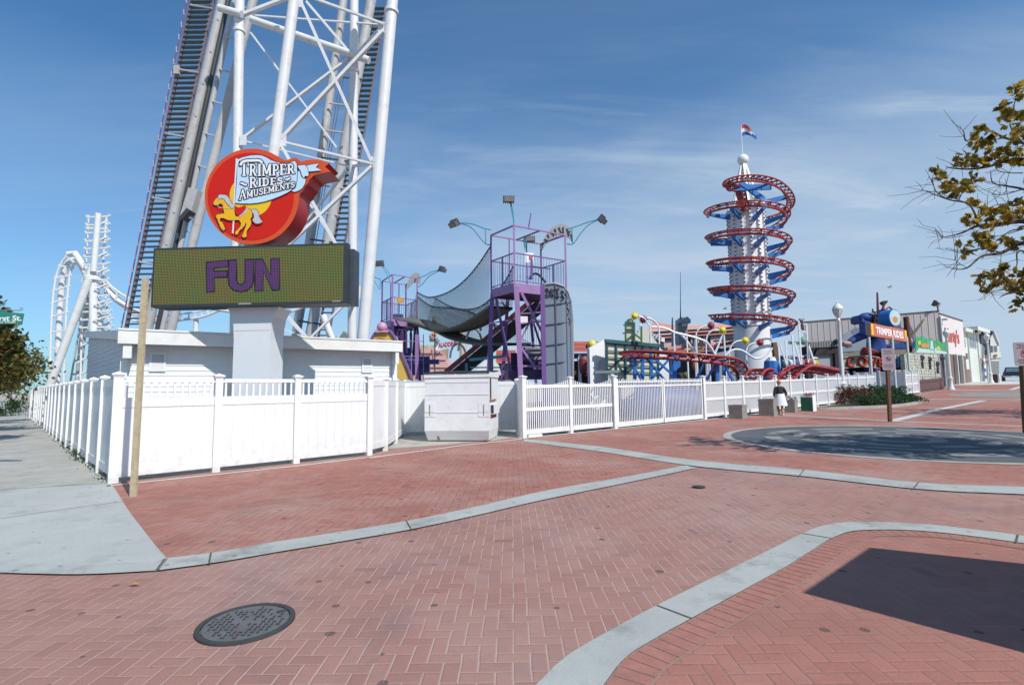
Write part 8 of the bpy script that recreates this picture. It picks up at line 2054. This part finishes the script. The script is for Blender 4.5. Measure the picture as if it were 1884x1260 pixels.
mn = thing('minaret', 'slim pale minaret pole between the net bridge and the slide', 'tower', V((P(852,690,36).x, 36, 0)))
MB().lathe(V((P(852,690,36).x, 36, 0)), [(.28,0),(.24,P(852,625,36).z),(.10,P(852,604,36).z),(.03,P(852,596,36).z)], 12).build('minaret_shaft', mat('minaret_pale', (.50,.47,.42), .6, var=.15), mn)
gbf = thing('globe_lamp', 'small pale globe lamp on a thin pole seen through the bridge net', 'lamp', V((P(800,690,31).x, 31, 0)))
MB().tube([V((P(800,690,31).x, 31, 0)), P(800,592,31)], .04, 6).build('lamp_pole', M_DARKS, gbf); MB().ball(P(800,588,31), .17, 10, (1,1,1.3)).build('lamp_globe', mat('globe_dull', (.35,.33,.28), .5), gbf)
wt_ = thing('white_tent', 'small white tent roof behind the slide supports', 'tent', V((P(905,690,33).x, 33, 0)))
MB().slab([P(x, y, 33) for x, y in ((878,690),(878,676),(892,664),(906,660),(918,672),(922,690))], V((0,1.5,0))).build('tent_roof', M_WALLW, wt_)
for x, c_ in ((880,(.05,.12,.30)),(888,(.55,.56,.60)),(897,(.05,.15,.30)),(906,(.30,.31,.35)),(870,(.08,.10,.22)),(914,(.05,.12,.30))):
    q = P(x, 690, 27); q.z = 0; t = thing('carousel_car', 'small %s carousel car in a row behind the dumpster lid' % {880:'blue',888:'white',897:'teal blue',906:'grey',870:'navy',914:'bright blue'}[x], 'carousel car', q, 'carousel cars behind the dumpster')
    MB().ball(q+V((0,0,1.55)), .28, 10, (1,1,1.2)).build('seat_shell', mat('seat_%d' % x, c_, .4), t, smooth=True); MB().tube([q, q+V((0,0,1.4))], .05, 6).build('seat_stem', M_DARKS, t)
# gulls
for i, (x, y, D, lab) in enumerate(((1637,528,40,'gull gliding high above the pirate statue'),(1334,568,45,'tiny gull flying left of the spiral tower'))):
    c = P(x, y, D); b = MB(); s = .36
    b.tube([c+V((-.22,0,-.02)), c, c+V((.2,0,.02))], [.02,.06,.025], 6)
    for sg_ in (-1, 1): b.add([c+V((.06,0,.02)), c+V((-.06,0,.02)), c+V((.08+.10*sg_, .3*sg_, .12)), c+V((sg_*s*.9, .65*sg_, .02))], [(0,1,2),(0,2,3)] if sg_ > 0 else [(2,1,0),(3,2,0)])
    tag(b.build('gull', mat('gull_grey', (.30,.30,.31), .7)), lab, 'gull')
# ================================================================ light and sky
SUN_AZ = math.radians(41)   # towards +x, -y
SUN_EL = math.radians(45)
sdir = V((math.cos(SUN_EL)*math.sin(SUN_AZ), -math.cos(SUN_EL)*math.cos(SUN_AZ), math.sin(SUN_EL)))
sd = bpy.data.lights.new('sun', 'SUN'); sd.energy = 4.6; sd.angle = math.radians(.5); sd.color = (1, .955, .89)
so = bpy.data.objects.new('sun', sd); COL.objects.link(so); so.rotation_euler = sdir.to_track_quat('Z', 'Y').to_euler(); so.location = (20, -20, 30)
w = bpy.data.worlds.new('World'); scene.world = w; w.use_nodes = True
nt = w.node_tree; L = nt.links; bg = nt.nodes['Background']
sky = nt.nodes.new('ShaderNodeTexSky'); sky.sky_type = 'NISHITA'; sky.sun_disc = False
sky.sun_elevation = SUN_EL; sky.sun_rotation = math.atan2(sdir.x, sdir.y)
sky.air_density = 1.0; sky.dust_density = .6; sky.ozone_density = 2.2; sky.altitude = 0
bg.inputs['Strength'].default_value = .1
tint = nt.nodes.new('ShaderNodeVectorMath'); tint.operation = 'MULTIPLY'; L.new(sky.outputs[0], tint.inputs[0]); tint.inputs[1].default_value = (.54, 1.10, 1.43)
tc = nt.nodes.new('ShaderNodeTexCoord')
# wispy cirrus: direction projected on a high layer, stretched along one bearing
sp = nt.nodes.new('ShaderNodeSeparateXYZ'); L.new(tc.outputs['Generated'], sp.inputs[0])
def M(op, a, b=None):
    n = nt.nodes.new('ShaderNodeMath'); n.operation = op
    for i, v in enumerate((a, b)):
        if v is None: continue
        if isinstance(v, (int, float)): n.inputs[i].default_value = v
        else: L.new(v, n.inputs[i])
    return n.outputs[0]
z = M('MAXIMUM', M('ADD', sp.outputs[2], .10), .02)
cx = M('DIVIDE', sp.outputs[0], z); cy = M('DIVIDE', sp.outputs[1], z)
cb = nt.nodes.new('ShaderNodeCombineXYZ'); L.new(cx, cb.inputs[0]); L.new(cy, cb.inputs[1])
def layer(rot, sx, sy, scale, det, lo, hi, amt, dist=.6, seed=0):
    mp = nt.nodes.new('ShaderNodeMapping'); mp.inputs['Rotation'].default_value = (0, 0, rot); mp.inputs['Scale'].default_value = (sx, sy, 1); mp.inputs['Location'].default_value = (seed, seed*.7, 0)
    L.new(cb.outputs[0], mp.inputs['Vector'])
    n = nt.nodes.new('ShaderNodeTexNoise'); n.inputs['Scale'].default_value = scale; n.inputs['Detail'].default_value = det; n.inputs['Roughness'].default_value = .62; n.inputs['Distortion'].default_value = dist
    L.new(mp.outputs[0], n.inputs['Vector'])
    r = nt.nodes.new('ShaderNodeMapRange'); r.interpolation_type = 'SMOOTHSTEP'; r.inputs[1].default_value = lo; r.inputs[2].default_value = hi; r.inputs[3].default_value = 0; r.inputs[4].default_value = amt
    L.new(n.outputs['Fac'], r.inputs[0]); return r.outputs[0]
l1 = layer(.75, .34, .9, .8, 7, .44, .80, .44, .7, 3.1)
l2 = layer(.45, .45, 1.3, 1.8, 8, .50, .80, .36, 1.2, 9.7)
veil = layer(.3, .25, .5, .35, 5, .42, .76, .26, .5, 5.5)
# low veil thickens towards the horizon on the sea side (right)
hz = nt.nodes.new('ShaderNodeMapRange'); hz.inputs[1].default_value = .02; hz.inputs[2].default_value = .50; hz.inputs[3].default_value = 1.0; hz.inputs[4].default_value = 0
L.new(sp.outputs[2], hz.inputs[0])
rx = nt.nodes.new('ShaderNodeMapRange'); rx.inputs[1].default_value = -.70; rx.inputs[2].default_value = .25; rx.inputs[3].default_value = .36; rx.inputs[4].default_value = 1
L.new(sp.outputs[0], rx.inputs[0])
hv = M('MULTIPLY', hz.outputs[0], rx.outputs[0])
tot = M('MINIMUM', M('ADD', M('MULTIPLY', M('ADD', M('ADD', l1, l2), veil), rx.outputs[0]), hv), .93)
mx = nt.nodes.new('ShaderNodeMix'); mx.data_type = 'RGBA'; L.new(tot, mx.inputs[0]); L.new(tint.outputs[0], mx.inputs[6]); mx.inputs[7].default_value = (5.1, 6.3, 7.7, 1)
L.new(mx.outputs[2], bg.inputs['Color'])
scene.view_settings.view_transform = 'Standard'; scene.view_settings.look = 'None'; scene.view_settings.exposure = 0; scene.view_settings.gamma = 1
scene.cycles.use_denoising = True
